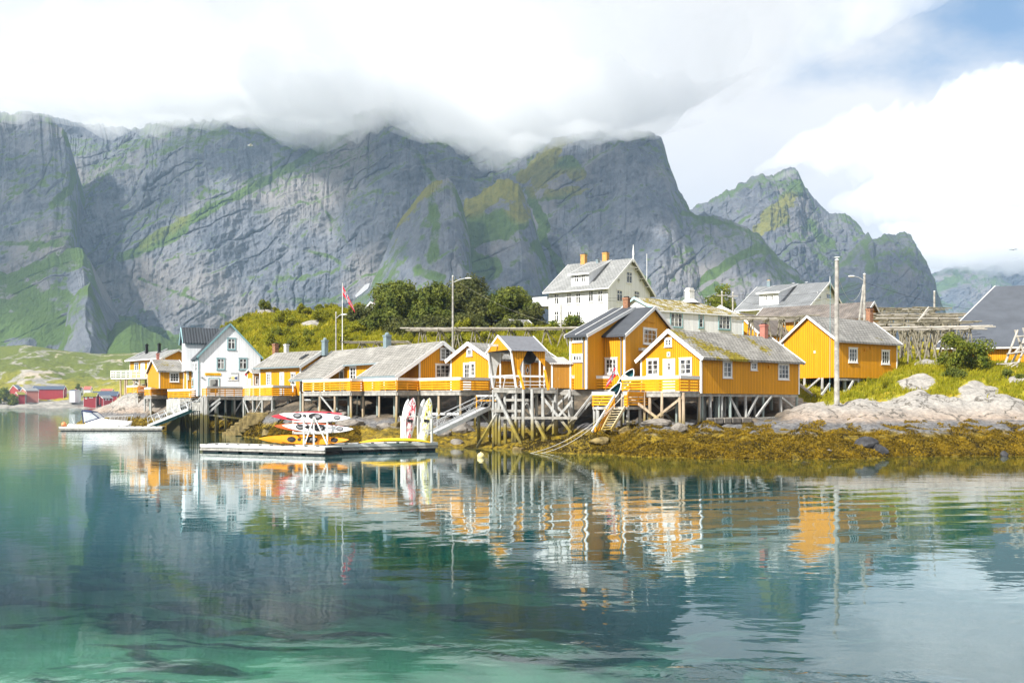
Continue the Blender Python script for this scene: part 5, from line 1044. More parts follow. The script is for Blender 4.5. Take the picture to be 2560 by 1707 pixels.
# ---- far shore
def far_house(name, label, x0, x1, yb, ye, yap, wall, roofm, xc=None, d=735, ang=78, gable='L', lx=None, wins=()):
    sx, sy = q(8, xc if xc else x0, yb); z = float(far_h(sx, d))
    r = newhouse(name, (sx, HY-(z-CZ)/d*F, d), label, 'cabin', 'cabins across the bay')
    h = house(r, (sx, 0, d), ang, q(8, x1, 0)[0], q(8, lx if lx else x0-20, 0)[0], q(8, 0, ye)[1], gable, q(8, 0, yap)[1], wall=wall, roofm=roofm, zb=z-1.0, over=.5, overg=.4, barge=.5, gut=roofm, **({} if lx else {'ll': 9}))
    for x_0, y_0, x_1, y_1 in wins: win(h, 'R', 8, x_0, y_0, x_1, y_1, 2, 1, cas=.3)
far_house('red_barn', 'red barn with blue-grey roof across the bay, biggest on the far shore', 235, 300, 960, 905, 850, 'red', 'blue_roof', 240, 800, 60, 'L', 120)
far_house('waterside_shed', 'long low building with slate-blue roof on far shore', 400, 830, 935, 905, 862, 'red', 'blue_roof', 420, 830, 82)
far_house('waterside_shed', 'pale pink shed with white roof on far shore', 340, 505, 1000, 925, 890, 'pink', 'slate_light', 345, 745, 60, 'L', 262)
far_house('waterside_shed', 'turf-roofed red hut beside shrubs on far shore', 235, 330, 1005, 975, 940, 'red', 'turf', 237, 725, 62, 'L', 195)
far_house('waterside_shed', 'small grey shed with white gable on far shore', 985, 1060, 950, 935, 908, 'whiteb', 'blue_roof', 988, 790, 70, 'L', 902)
far_house('far_cottage', 'red-roofed cottage left of the pair on far shore', 985, 1058, 925, 908, 876, 'whiteb', 'redroof', 988, 850, 78)
far_house('far_cottage', 'red-roofed cottage right of the pair on far shore', 1092, 1180, 922, 906, 866, 'whiteb', 'redroof', 1095, 850, 78)
far_house('far_cottage', 'low cottage with long red roof behind the quay cabins', 1315, 1460, 935, 922, 900, 'whiteb', 'redroof', 1318, 840, 80)
far_house('quay_cabin', 'red cabin with bright turf roof by the water across the bay', 1088, 1256, 1045, 1000, 950, 'red', 'turf', 1090, 712, 80, wins=((1112, 1002, 1138, 1030), (1168, 1002, 1190, 1020), (1196, 1002, 1214, 1020)))
far_house('quay_cabin', 'large red building with blue roof behind far quay', 1200, 1530, 1010, 990, 932, 'red', 'blue_roof', 1205, 750, 80)
far_house('quay_cabin', 'red cabin with grey gable roof at the far waterline', 1350, 1470, 1065, 1022, 985, 'red', 'slate_grey', 1352, 705, 62, 'L', 1262, wins=((1375, 1028, 1395, 1046), (1410, 1028, 1430, 1046)))
# ------------------------------------------------------------------ piers, piles, railings
rng = random.Random(5)
def pile(root, p, ztop, r=.11, m='pile', zbot=None):
    zb = gxy(p[0], p[1])-.3 if zbot is None else zbot
    if zb > ztop-.3: return
    b = MB(); b.tube((p[0]+rng.uniform(-.06, .06), p[1], zb), (p[0], p[1], ztop), r*1.08, r*.92, 7); return b.build('pile', M[m], root)
def strut(root, a, c, w=.12, h=.12, m='pile', name='brace'):
    b = MB(); b.beam(a, c, w, h); return b.build(name, M[m], root)
def pstrut(root, k, x0, y0, x1, y1, d0, d1, w=.13, m='pile', name='brace'):
    a, c = q(k, x0, y0), q(k, x1, y1); return strut(root, W(a[0], a[1], d0), W(c[0], c[1], d1), w, w, m, name)
def ppile(root, k, x, y1, d, ztop, r=.11, m='pile'):
    sx, sy = q(k, x, y1); p = WZ(sx, d, 0); pile(root, p, ztop, r, m, zbot=min(zat(sy, d), gxy(p.x, p.y)-.1))
def railing(root, pts, z, m='fence', hgt=1.0, boards=4, top='white'):
    b = MB(); t = MB()
    for a, c in zip(pts[:-1], pts[1:]):
        a, c = Vector((a.x, a.y, z)), Vector((c.x, c.y, z)); L = (c-a).length; u = (c-a)/L; nrm = Vector((u.y, -u.x, 0))
        if nrm.y > 0: nrm = -nrm
        step = hgt*.86/boards
        for i in range(boards):
            zz = .08+step*(i+.5); b.beam(a+Vector((0, 0, zz))+nrm*.04, c+Vector((0, 0, zz))+nrm*.04, .035, step*.66)
        n = max(1, round(L/1.7))
        for i in range(n+1):
            p = a+u*(L*i/n); p = p+u*(.05 if i == 0 else (-.05 if i == n else 0)); b.beam(p-nrm*.03, p-nrm*.03+Vector((0, 0, hgt)), .09, .09)
        t.beam(a+Vector((0, 0, hgt))+nrm*.05, c+Vector((0, 0, hgt))+nrm*.05, .06, .20); t.beam(a+Vector((0, 0, hgt+.12)), c+Vector((0, 0, hgt+.12)), .2, .035)
    o = b.build('railing', M[m], root); t.build('top_rail', M[top], o); return o
def deck(name, label, pts, z, back=8.0, segs=None, sp=2.3, rows=(0.25, 2.6, 5.2), m='pile', rail=True, brace=True, grp='stilt piers along the shore', rmat='fence', hgt=1.0, shear=0.0):
    F3 = [WZ(px, d, z) for px, d in pts]; r = empty(name, F3[0], label, 'pier', grp)
    B3 = [Vector((p.x*(1+back/p.y)+shear, p.y+back, z)) for p in F3]
    b = MB()
    for i in range(len(F3)-1):
        q4 = [F3[i], F3[i+1], B3[i+1], B3[i]]; b.hexa([p-Vector((0, 0, .14)) for p in q4]+q4)
    b.build('floor', M['wood'], r)
    b = MB()
    for a, c in zip(F3[:-1], F3[1:]): b.beam(a+Vector((0, .1, -.30)), c+Vector((0, .1, -.30)), .16, .26)
    b.build('edge_beam', M['wood'], r)
    for i, (a, c) in enumerate(zip(F3[:-1], F3[1:])):
        L = (c-a).length; n = max(1, round(L/sp)); prev = None
        for j in range(n+(1 if i == len(F3)-2 else 0)):
            t = j/n
            for k, off in enumerate(rows):
                p = a.lerp(c, t); p = Vector((p.x*(1+off/p.y)+rng.uniform(-.25, .25)*(k > 0), p.y+off, 0))
                pile(r, p, z-.15, rng.uniform(.09, .13), m if k == 0 else 'pile_green')
                if k == 0:
                    if prev and brace and rng.random() < .55:
                        zl = max(.4, gxy(p.x, p.y)+.2, gxy(prev.x, prev.y)+.2)
                        if zl < z-1.2:
                            e = [(prev, p), (p, prev)][rng.random() < .5]; strut(r, Vector((e[0].x, e[0].y-.1, z-.35)), Vector((e[1].x, e[1].y-.12, zl)), .1, .12)
                    prev = p
        if brace:
            p0 = a.lerp(c, .5); pb = Vector((p0.x*(1+2.6/p0.y), p0.y+2.6, 0)); zl = max(gxy(pb.x, pb.y)+.3, .5)
            if zl < z-1: strut(r, Vector((p0.x, p0.y+.3, z-.3)), Vector((pb.x, pb.y, zl)), .09, .1, 'pile_green')
    if rail:
        for i in (segs if segs is not None else range(len(F3)-1)): railing(r, [F3[i], F3[i+1]], z, rmat, hgt)
    return r
# far left
deck('pier', 'far-left stilt pier before the balcony house, pale top rail', [(318, 145), (344, 142), (363, 144)], 4.95, 7)
deck('pier', 'short stilt pier under the little moss-roofed cabin', [(362, 139), (377, 136.5), (433, 139)], 4.55, 7, rows=(.25, 2.5))
r5 = deck('pier', 'angled yellow-railed pier between cabin and white restaurant', [(420, 128), (447, 125.5), (477, 123), (505, 125.5)], 4.15, 7, sp=1.2, m='pile_dark')
r4 = deck('pier', 'orange-railed pier in front of the white restaurant', [(506, 117), (516, 115.5), (608, 121)], 4.35, 8, sp=1.5, rows=(.25, 1.4, 3.2, 5.5), m='pile_dark')
for x, y0, x1, y1 in ((1180, 1040, 1310, 940), (1185, 1095, 1310, 975), (1060, 980, 1110, 920)): pstrut(r4, 1, x, y0, x1, y1, 115.3, 115.6, .22)
pstrut(r4, 1, 1180, 1120, 1590, 1165, 115.4, 116.5, .2, 'pile_dark', 'waling')
for x in (1108, 1122, 1136, 1150, 1164):   # clustered fender piles at the corner
    sx, _ = q(1, x, 0); pile(r4, WZ(sx, 115.0+.3*rng.random(), 0), 4.2, .17, 'pile_dark')
b = MB()   # plank fender wall
for i in range(15): sx = 420+28*i/14; p = WZ(sx, 125.6-2.3*i/14, 0); b.beam((p.x, p.y-.1, -1), (p.x, p.y-.1, 4.0), .30, .06, (0, 1, 0))
b.build('fender_wall', wet_wood('fender_planks', (0.52, 0.52, 0.48), alg=(.14, .11, .02), lo=1.0, hi=2.4), r5)
for i in range(16): sx = 422+75*i/15; p = WZ(sx, 126.2-3.0*i/15, 0); pile(r5, p, 4.0, .14, 'pile_dark')
railing(r4, [W(481, 1017, 120), W(505, 1017, 119)], zat(1028, 120), 'wood', .95, 4, 'wood')
r3 = deck('pier', 'yellow-railed pier under the long house with three tall windows', [(609, 110), (681, 105), (757, 109)], 4.28, 8)
r2 = deck('pier', 'long zigzag pier with yellow rails below the sweeping slate roof', [(758, 97), (800, 95), (877, 91), (907, 92.3), (992, 88.2), (1046, 90.5), (1151, 86.5), (1224, 89)], 4.64, 8, m='pile_tan')
pstrut(r2, 12, 590, 490, 1520, 490, 90.5, 89, .2, 'white', 'waling'); pstrut(r2, 2, 470, 955, 1100, 950, 99, 94, .14)
# hoist platform
P0 = [(1233, 77.2), (1290, 76.8), (1388, 78.2)]
r = deck('pier', 'heavily braced pier carrying the open hoist shed', P0, 4.72, 9, rail=False, brace=False, sp=50, rows=(.2,), m='pile')
for x, y in ((860, 1450), (830, 1300), (925, 1440), (1017, 1480), (1127, 1450), (1220, 1430), (1337, 1440), (1455, 1300), (1485, 1320), (1630, 1330), (1055, 1250), (1270, 1300), (1105, 1330)): ppile(r, 3, x, y, 77.3+(1.6 if y < 1400 else 0)+rng.uniform(-.3, .3), 4.6, .13)
for x0, y0, x1, y1, d0, d1, w_ in ((825, 880, 1130, 1490, 77, 76, .2), (860, 1065, 618, 1475, 77.2, 76, .16), (1140, 960, 1400, 1440, 77.8, 76.3, .2), (1325, 915, 1645, 1310, 77.4, 77.2, .2), (1660, 960, 1370, 1290, 77.2, 77.5, .18), (1370, 890, 1620, 1170, 78.5, 78.5, .16), (1625, 885, 1390, 1110, 78.4, 78.6, .16), (1265, 900, 1170, 980, 78, 78, .14), (1875, 900, 1560, 1300, 79, 78, .14), (1040, 980, 1200, 1140, 78.6, 78.6, .14), (660, 1100, 820, 1280, 79.5, 79, .14)): pstrut(r, 3, x0, y0, x1, y1, d0, d1, w_)
for x0, x1, y in ((780, 1100, 1075), (875, 1710, 1152), (935, 1180, 957), (800, 1110, 862)): pstrut(r, 3, x0, y, x1, y, 77.0, 77.1, .2, 'wood', 'waling')
r = deck('pier', 'stilt pier of the tall dark-roofed house, orange rail in shade', [(1390, 80), (1429, 79.6), (1556, 81)], 4.6, 8, segs=[1], rows=(.3, 2.6, 5))
r = deck('pier', 'yellow-railed pier in front of the white oval-window door', [(1555, 77.6), (1699, 73.4), (1748, 75.3)], 4.42, 5.0, rows=(.2, 2.4), brace=False, m='pile_tan')
for x0, y0, x1, y1 in ((60, 1010, 640, 1450), (650, 1000, 100, 1430)): pstrut(r, 5, x0, y0, x1, y1, 75.5 if x0 < 100 else 73.6, 73.2 if x0 < 100 else 75, .17, 'pile_tan')
for x in (45, 217, 415, 648): ppile(r, 5, x, 1480, 76.8-3.4*(x/648), 4.3, .12, 'pile_tan')
# cabin on piles (right front), and the one behind the pole
def under(hh, xs, k, v_rows, ztop, mats=('pile', 'pile_green')):
    for j, v in enumerate(v_rows):
        for i, x in enumerate(xs):
            t = on_line(hh.C+hh.dL*v, hh.dR, q(k, x, 0)[0]+rng.uniform(-4, 4)*(j > 0)); p = hh.C+hh.dR*t+hh.dL*v; pile(hh.root, p, ztop, rng.uniform(.10, .16), mats[(i+j) % 2])
under(FH, (822, 850, 935, 1030, 1062, 1150, 1320, 1515, 1702, 1882), 5, (.2,), FH.z0)
under(FH, (870, 1000, 1100, 1220, 1420, 1600), 5, (1.8, 3.4, 5.0), FH.z0)
for x0, y0, x1, y1, d0, d1 in ((1455, 1000, 1340, 1225, 80.8, 80), (1605, 1005, 1440, 1230, 82, 80.4), (1160, 1030, 1268, 1235, 78.6, 79.4), (1720, 1020, 1865, 1140, 83, 84.5), (1340, 1250, 1635, 1235, 79.6, 81.4), (240, 1000, 555, 1290, 80, 78.4)): pstrut(FH.root, 5, x0, y0, x1, y1, d0, d1, .15)
b = MB(); p0 = FH.C; b.beam(V3(FH.P(.1, .2, 0), FH.z0-.12), V3(FH.P(FH.L-.1, .2, 0), FH.z0-.12), .2, .2); b.build('sill_beam', M['wood'], FH.root)
under(RY, (215, 278, 410, 540), 6, (.3, 2.4), RY.z0); 
for t_ in (1.5, 3.5, 5.5): p = RY.C+RY.dL*t_; pile(RY.root, p, RY.z0, .13)
for x0, y0, x1, y1, d0, d1 in ((-120, 870, 40, 1010, 91, 90), (60, 870, -60, 1000, 90, 91)): pass
pstrut(RY.root, 5, 1915, 875, 2080, 1010, 90.5, 89, .18); pstrut(RY.root, 5, 2130, 810, 1940, 980, 89, 91, .16); pstrut(RY.root, 6, 365, 1065, 300, 1180, 90, 89.6, .16); pstrut(RY.root, 6, 225, 1052, 600, 1055, 89.2, 93.6, .2, 'wood', 'sill_beam'); pstrut(RY.root, 6, 135, 1090, 55, 1205, 88.8, 88.4, .16)
# far-left balcony on tall posts
A_, B_ = WZ(277, 149, 7.35), WZ(367, 146.2, 7.35); r = empty('balcony', A_, 'high white-railed balcony on tall posts at the far left', 'balcony')
b = MB(); b.hexa([A_-Vector((0, 0, .25)), B_-Vector((0, 0, .25)), B_+Vector((-1, 6, -.25)), A_+Vector((-1.5, 5, -.25)), A_, B_, B_+Vector((-1, 6, 0)), A_+Vector((-1.5, 5, 0))]); b.build('floor', M['offwhite'], r)
b = MB()
for zz in (.25, .5, .75, 1.0): b.beam(A_+Vector((0, 0, zz)), B_+Vector((0, 0, zz)), .05, .09); b.beam(A_+Vector((0, 0, zz)), A_+Vector((-1.5, 5, zz)), .05, .09)
for i in range(8): p = A_.lerp(B_, i/7); b.beam(p, p+Vector((0, 0, 1.05)), .08, .08)
b.build('railing', M['white'], r)
for i, (t, o) in enumerate(((.25, .3), (.38, .3), (.43, .3), (.58, 2), (.62, .5), (.78, .3), (.8, 2.5))): p = A_.lerp(B_, t); pile(r, (p.x, p.y+o, 0), 7.2, .13, 'pile_tan')
pstrut(r, 1, 345, 725, 465, 810, 148, 147, .15); pstrut(r, 1, 430, 735, 360, 800, 148, 147, .12)
# lower landing with its stair
r = empty('landing', W(1481, 1017, 76), 'small lower landing with yellow slats above the wooden stair', 'landing'); zl = 3.24
A_, B_, C_ = WZ(1481, 76, zl), WZ(1568, 74.2, zl), WZ(1624, 76.2, zl)
b = MB(); lo = [A_, B_, C_, Vector((A_.x+1.6, A_.y+2.2, zl))]; b.hexa([p-Vector((0, 0, .2)) for p in lo]+lo); b.build('floor', M['wood'], r)
railing(r, [A_, WZ(1537, 74.84, zl)], zl); railing(r, [B_, C_], zl, top='fence'); railing(r, [WZ(1560, 74.3, zl), B_], zl)
for px, d in ((1486, 76.2), (1496, 75.9), (1570, 74.5), (1600, 75.6), (1622, 76.3)): pile(r, WZ(px, d, 0), zl-.1, .12)
r = empty('stair', W(1520, 1080, 72), 'weathered wooden stair with white handrail down to the seaweed', 'stair')
T0, T1 = W(1533, 1019, 74.6), W(1562, 1018, 74.2); B0, B1 = W(1504, 1077, 72.2), W(1528, 1075, 71.9)
for a, c in ((T0, B0), (T1, B1)): b = MB(); b.beam(a, c, .08, .26); b.build('stringer', M['stair'], r)
for i in range(9): f = (i+.5)/9; b = MB(); b.beam(T0.lerp(B0, f), T1.lerp(B1, f), .30, .05); b.build('tread', M['stair'], r)
b = MB(); b.beam(W(1537, 988, 74.6), W(1480, 1079, 72), .07, .17); b.build('handrail', M['white'], r)
b = MB(); b.beam(W(1535, 1000, 74.65), W(1484, 1088, 72.1), .05, .12); b.beam(W(1533, 1008, 74.65), W(1488, 1094, 72.1), .05, .12)
for x, y0, y1, d in ((1513, 1020, 1057, 73.5), (1488, 1066, 1097, 72.2)): b.beam(W(x, y0, d), W(x, y1, d), .1, .1)
b.build('baluster', M['fence'], r)
# ------------------------------------------------------------------ gangways
def gangway(label, a, c, wid, hr, m='steel'):
    r = empty('gangway', c, label, 'gangway'); d = (c-a); L = d.length; s = Vector((d.y, -d.x, 0)).normalized()*wid/2
    b = MB(); b.beam(a+s, c+s, .08, .32); b.beam(a-s, c-s, .08, .32); b.beam(a, c, wid-.1, .06); b.build('walkway', M['steel'], r)
    up = Vector((0, 0, 1))
    for sd in (1, -1):
        b = MB(); b.path([a+s*sd+up*hr*.4, a+s*sd+up*hr, c+s*sd+up*hr, c+s*sd+up*hr*.5, c+s*sd+up*.2], .035, 6); b.path([a+s*sd+up*hr*.55, c+s*sd+up*hr*.55], .022, 5)
        n = max(4, int(L/1.2))
        for i in range(n):
            p0, p1, p2 = a.lerp(c, i/n)+s*sd, a.lerp(c, (i+.5)/n)+s*sd, a.lerp(c, (i+1)/n)+s*sd; b.path([p0+up*.1, p1+up*hr, p2+up*.1], .022, 5)
        b.build('handrail', M['steel'], r)
    return r
gangway('aluminium gangway sloping from the kayak dock up to the hoist pier', W(1082, 1083, 75.5), W(1214, 1019, 79), 1.1, 1.0)
gangway('grey gangway sloping up from motorboat dock to the restaurant pier', W(379, 1064, 125), W(481, 1023, 121), 1.2, 1.1)
r = empty('landing', W(1200, 1030, 79), 'small landing with yellow posts where the aluminium gangway ends', 'landing'); zl = zat(1020, 79.3)
b = MB(); lo = [WZ(1188, 79.2, zl), WZ(1262, 78.6, zl), WZ(1262, 80.8, zl), WZ(1188, 81, zl)]; b.hexa([p-Vector((0, 0, .22)) for p in lo]+lo); b.build('floor', M['wood'], r)
b = MB(); b.beam(W(1191, 1023, 79.1), W(1191, 989, 79.1), .1, .1); b.beam(W(1192, 1001, 79.1), W(1240, 1001, 78.7), .05, .08); b.build('railing', M['fence'], r); b = MB(); b.beam(W(1190, 989.5, 79.1), W(1240, 989, 78.7), .06, .12); b.build('top_rail', M['white'], r)
ppile(r, 12, 1955, 1060, 79, zl-.1, .14); ppile(r, 12, 2210, 900, 79.6, zl-.1, .1)
# ------------------------------------------------------------------ floating docks
def dock(label, a, c, wid, top, nf=6, cut=0):
    r = empty('floating_dock', (a.x, a.y, 0), label, 'floating dock', 'floating docks'); d = (c-a).normalized(); n = Vector((-d.y, d.x, 0)); L = (c-a).length; UPV = Vector((0, 0, 1))
    A_ = Vector((a.x, a.y, 0)); C_ = Vector((c.x, c.y, 0))
    b = MB(); k = int(L/.16)
    for i in range(k): p = A_+d*(L*(i+.5)/k); b.box(p+n*wid/2+UPV*(top-.03), d*(L/k*.44), n*(wid/2), UPV*.03)
    b.build('planking', M['offwhite'], r)
    b = MB()
    for off in (.03, wid-.03): b.beam(A_+n*off+UPV*(top-.14), C_+n*off+UPV*(top-.14), .06, .17); 
    b.beam(A_+n*wid/2+d*.03+UPV*(top-.14), A_+n*wid/2+d*.031+UPV*(top-.14), .1, .1); b.build('side_beam', M['offwhite'], r)
    b = MB(); b.beam(A_+n*.06+UPV*(top-.25), C_+n*.06+UPV*(top-.25), .05, .05); b.beam(A_+d*.04+UPV*(top-.18), A_+d*.04+n*wid+UPV*(top-.18), .06, .26); b.beam(C_-d*.04+UPV*(top-.18), C_-d*.04+n*wid+UPV*(top-.18), .06, .26); b.build('rubbing_strip', M['black'], r)
    b = MB(); b.beam(A_+n*.05+UPV*(top-.36), C_+n*.05+UPV*(top-.36), .08, .16); b.build('lower_beam', M['wood'], r)
    for i in range(nf):
        p = A_+d*(L*(i+.5)/nf)+n*wid/2; b = MB(); b.box(p+UPV*(top-.44-.25), d*(L/nf*.40), n*(wid*.45), UPV*.26); b.build('float', M['black'], r)
    b = MB()
    for i in range(int(L/1.0)): p = A_+d*(.5+i*1.0)+n*.12+UPV*(top+.03); b.box(p, d*.1, n*.05, UPV*.03)
    b.build('cleat', M['black'], r)
    return r
dock('long white-edged floating dock carrying the kayak rack', Vector((WZ(748, 68.6, 0))), WZ(1095, 74.2, 0), 2.2, .62, 7)
dock('nearer floating dock lying before the kayak rack, end to the left', WZ(499, 72, 0), WZ(812, 67, 0), 2.0, .56, 6)
dock('pale floating dock beside the white motorboat', WZ(146, 126, 0), WZ(406, 126.5, 0), 2.2, .55, 6)
# ------------------------------------------------------------------ kayaks and their rack
M['wire_grey'] = flat('dull_grey_plastic', (.22, .22, .23), .6)
def kayak_proto(name, L, hull, deckm, sub=True):
    r = empty(name, (0, 0, 0)); n = 24; rings = []; dk = []
    for i in range(n+1):
        t = -1+2*i/n; e = max(0.0, 1-abs(t)**2.2); hw_ = .31*e**.8+.012; hh = .17+.02*e; rock = .20*abs(t)**3
        pts = []
        for k in range(9): an = math.pi*k/8; pts.append((t*L/2, math.cos(an)*hw_, rock-math.sin(an)*hh*(.55+.45*e)))
        rings.append(pts)
        dk.append([(t*L/2, hw_*s, rock+.09*e*(1-s*s)+.002) for s in np.linspace(-1, 1, 7)])
    b = MB(); b.loft(rings, closed=False); h = b.build('hull', hull, r, True)
    b = MB(); b.loft(dk, closed=False); b.build('deck', deckm, r, True)
    if sub:
        def oval(nm, x, rx, ry, m, z=.10, inner=None):
            b = MB(); b.loft([[(x+math.cos(a)*rx*f, math.sin(a)*ry*f, z+zz) for a in np.linspace(0, 6.283, 16, endpoint=False)] for f, zz in ((1, -.06), (1, .025), (.8, .03), (.75, .01))]); o = b.build(nm, m, r)
        oval('hatch', -L*.25, .30, .2, M['black']); oval('hatch', L*.31, .26, .17, M['black']); oval('hatch', -L*.15, .13, .11, M['black'])
        oval('cockpit', .02, .48, .23, M['black'], .12); oval('seat', .17, .2, .15, M['wire_grey'], .14)
        for x in (-L*.25, L*.31): oval('hatch_cover', x, .21, .135, M['wire_grey'] if hull.name.startswith('kayak_white') else M['black'], .135)
    return r
kw = flat('kayak_white', (.82, .82, .82), .3, var=.02, spec=.5); kr = flat('kayak_red', (.62, .04, .06), .3, var=.05, spec=.5); ko = flat('kayak_orange', (.80, .30, .008), .3, var=.08, spec=.5); kor = flat('kayak_orange_red', (.75, .13, .03), .3, var=.06, spec=.5); ky = flat('kayak_yellow', (.82, .50, .01), .3, var=.05, spec=.5)
def put(o, p, rx=0, ry=0, rz=0, label=None, cat='kayak', group='kayaks on the dock'):
    o.location = p; o.rotation_euler = (rx, ry, rz); tag(o, label, cat, group); ORG[o] = Vector(p); return o
kyk = [kayak_proto('kayak', 4.9, kw, kw), kayak_proto('kayak', 4.9, kr, kr), kayak_proto('kayak', 4.9, kor, kor), kayak_proto('kayak', 5.3, ko, ko), kayak_proto('kayak', 5.3, ky, ky)]
kz = lambda y, d: zat(q(11, 0, y)[1], d)
put(kyk[0], WZ(788, 69.5, kz(415, 69.5)), R(62), R(3), R(4), 'white kayak on the top tier of the dock rack')
put(copy_tree(kyk[0]), WZ(795, 69.5, kz(690, 69.5)), R(62), R(3), R(4), 'white kayak on the middle tier of the dock rack')
put(kyk[1], WZ(768, 70.3, kz(385, 70.3)), R(70), R(-2), R(4), 'red kayak tucked behind the top white kayak')
put(kyk[2], WZ(775, 70.3, kz(665, 70.3)), R(70), R(1), R(4), 'orange-red kayak behind the middle white kayak')
put(kyk[3], WZ(777, 69.4, kz(980, 69.4)), R(66), R(1), R(3), 'orange kayak with black hatches at the rack foot, nearest the water')
for i, (dx, lb) in enumerate(((-10, 'orange kayak second from the front in the bottom tier'), (-18, 'orange kayak third from the front in the bottom tier'), (-25, 'orange kayak last but one in the bottom tier'))):
    put(copy_tree(kyk[3]), WZ(770+dx, 69.75+.35*i, kz(975-10*i, 69.8+.3*i)), R(76), 0, R(3), lb)
put(kyk[4], WZ(742, 70.9, kz(965, 70.8)), R(80), R(1), R(3), 'yellow kayak rearmost in the bottom tier, bow poking out left')
ycan = kayak_proto('kayak', 5.2, ky, ky, False); put(ycan, WZ(987, 72.3, .80), R(180), 0, R(13), 'bright yellow kayak lying keel-up on the long dock')
r = empty('kayak_rack', WZ(790, 69.5, .62), 'white wooden rack holding three tiers of kayaks', 'kayak rack')
for x, d in ((975, 69.0), (1220, 69.05), (1550, 69.1), (715, 71.3), (1000, 71.4), (1560, 71.5)):
    sx, _ = q(11, x, 0); b = MB(); b.beam(WZ(sx, d, .62), WZ(sx, d, kz(400, 69)), .1, .1); b.build('post', M['offwhite'], r)
for y in (525, 805):
    for d in (69.0, 71.4): b = MB(); b.beam(WZ(q(11, 735, 0)[0], d, kz(y, d)), WZ(q(11, 1560, 0)[0], d+.1, kz(y, d)), .07, .12); b.build('shelf_rail', M['offwhite'], r)
    for x in (760, 975, 1220, 1550): sx, _ = q(11, x, 0); b = MB(); b.beam(WZ(sx, 68.95, kz(y, 69)), WZ(sx, 71.5, kz(y, 69)), .07, .1); b.build('crossbar', M['offwhite'], r)
for x0, y0, x1, y1 in ((1220, 410, 1000, 1070), (1230, 410, 1540, 1070)): b = MB(); a, c = q(11, x0, y0), q(11, x1, y1); b.beam(W(a[0], a[1], 68.95), W(c[0], c[1], 68.95), .05, .09); b.build('brace', M['offwhite'], r)
# paddle boards in their cage
def board_mat(name, c2):
    m, t, bb = mat(name); uv = t.n.new('ShaderNodeTexCoord').outputs['Object']
    x, y, z = t.xyz(uv); n = t.noise(t.vmath('MULTIPLY', uv, (3, 3, 1)), 2.2, 4, .7, 1.5); n2 = t.noise(t.vmath('ADD', t.vmath('MULTIPLY', uv, (5, 5, 1.3)), (3, 2, 1)), 2.0, 3, .6, 2.0)
    inner = t.ramp(t.math('ABSOLUTE', x), .30, .24)
    c = t.mix(t.math('MULTIPLY', t.ramp(n, .50, .53), inner), (.82, .82, .80), c2); c = t.mix(t.math('MULTIPLY', t.ramp(n2, .56, .58), t.ramp(t.math('ABSOLUTE', x), .17, .13)), c, (.02, .02, .025))
    t.set(bb.inputs['Base Color'], c); bb.inputs['Roughness'].default_value = .35; return m
def paddleboard(label, m, px, d, zb, lean, rz, L=3.3):
    r = empty('paddleboard', (0, 0, 0)); pr = []
    for i in range(21):
        t = i/20; w_ = .41*min(1, (4*t*(1-t)+.10*(1-t))**.42 if t < .97 else .42); w_ = .41*max(.03, math.sin(math.pi*(.06+.94*t)) ** .5) if t > .5 else .41*(.55+.45*math.sin(math.pi*t))
        pr.append((t*L, w_, .10*max(0, t-.7)**2*6))
    b = MB(); b.loft([[(s*w_, -.06*c-k_, z) for s, c in ((-1, 0), (-.85, .8), (0, 1), (.85, .8), (1, 0), (.85, -.8), (0, -1), (-.85, -.8))] for z, w_, k_ in pr]); b.build('hull', m, r, True)
    b = MB(); b.box((0, -.08, L*.48), (.20, 0, 0), (0, .012, 0), (0, 0, .10)); b.build('carry_pad', M['black'], r)
    r.location = WZ(px, d, zb); r.rotation_euler = (R(-4), R(lean), R(rz)); tag(r, label, 'paddleboard', 'paddleboards upright in the dock cage'); return r
mr, my = board_mat('red_splash_print', (.72, .05, .08)), board_mat('yellow_splash_print', (.78, .68, .06)); mw_ = flat('board_white', (.8, .8, .8), .35, var=.04)
paddleboard('white paddleboard with red and black splash print', mr, 1017, 73.4, .65, 9, 12); paddleboard('plain white paddleboard edge-on behind the red-printed one', mw_, 1010, 74.0, .65, 9, 40, 3.2)
paddleboard('white paddleboard with yellow and black splash print', my, 1058, 73.3, .65, 9, 14); paddleboard('plain white paddleboard edge-on behind the yellow-printed one', mw_, 1050, 73.9, .65, 9, 42, 3.2)
r = empty('board_cage', WZ(1040, 73.5, .62), 'white post cage that keeps the paddleboards upright', 'rack')
for x, d in ((205, 74.3), (250, 73.2), (300, 73.0), (575, 73.8), (665, 72.8), (700, 74.0), (885, 73.2), (915, 74.2)): sx, _ = q(12, x, 0); b = MB(); zt = zat(q(12, 0, 545)[1], d); b.beam(WZ(sx, d, .62), WZ(sx, d, zt), .09, .09); b.build('post', M['offwhite'], r)
for x0, x1, y, d0, d1 in ((170, 590, 548, 73.1, 73.8), (640, 930, 555, 72.8, 73.2), (670, 900, 850, 72.8, 73.2)): a, c = q(12, x0, y), q(12, x1, y); b = MB(); b.beam(W(a[0], a[1], d0), W(c[0], c[1], d1), .06, .09); b.build('crossbar', M['offwhite'], r)
b = MB(); b.path([W(1015, 1073, 73.0), W(1040, 1063, 73.0)], .015); b.build('strap', M['rope'], r)
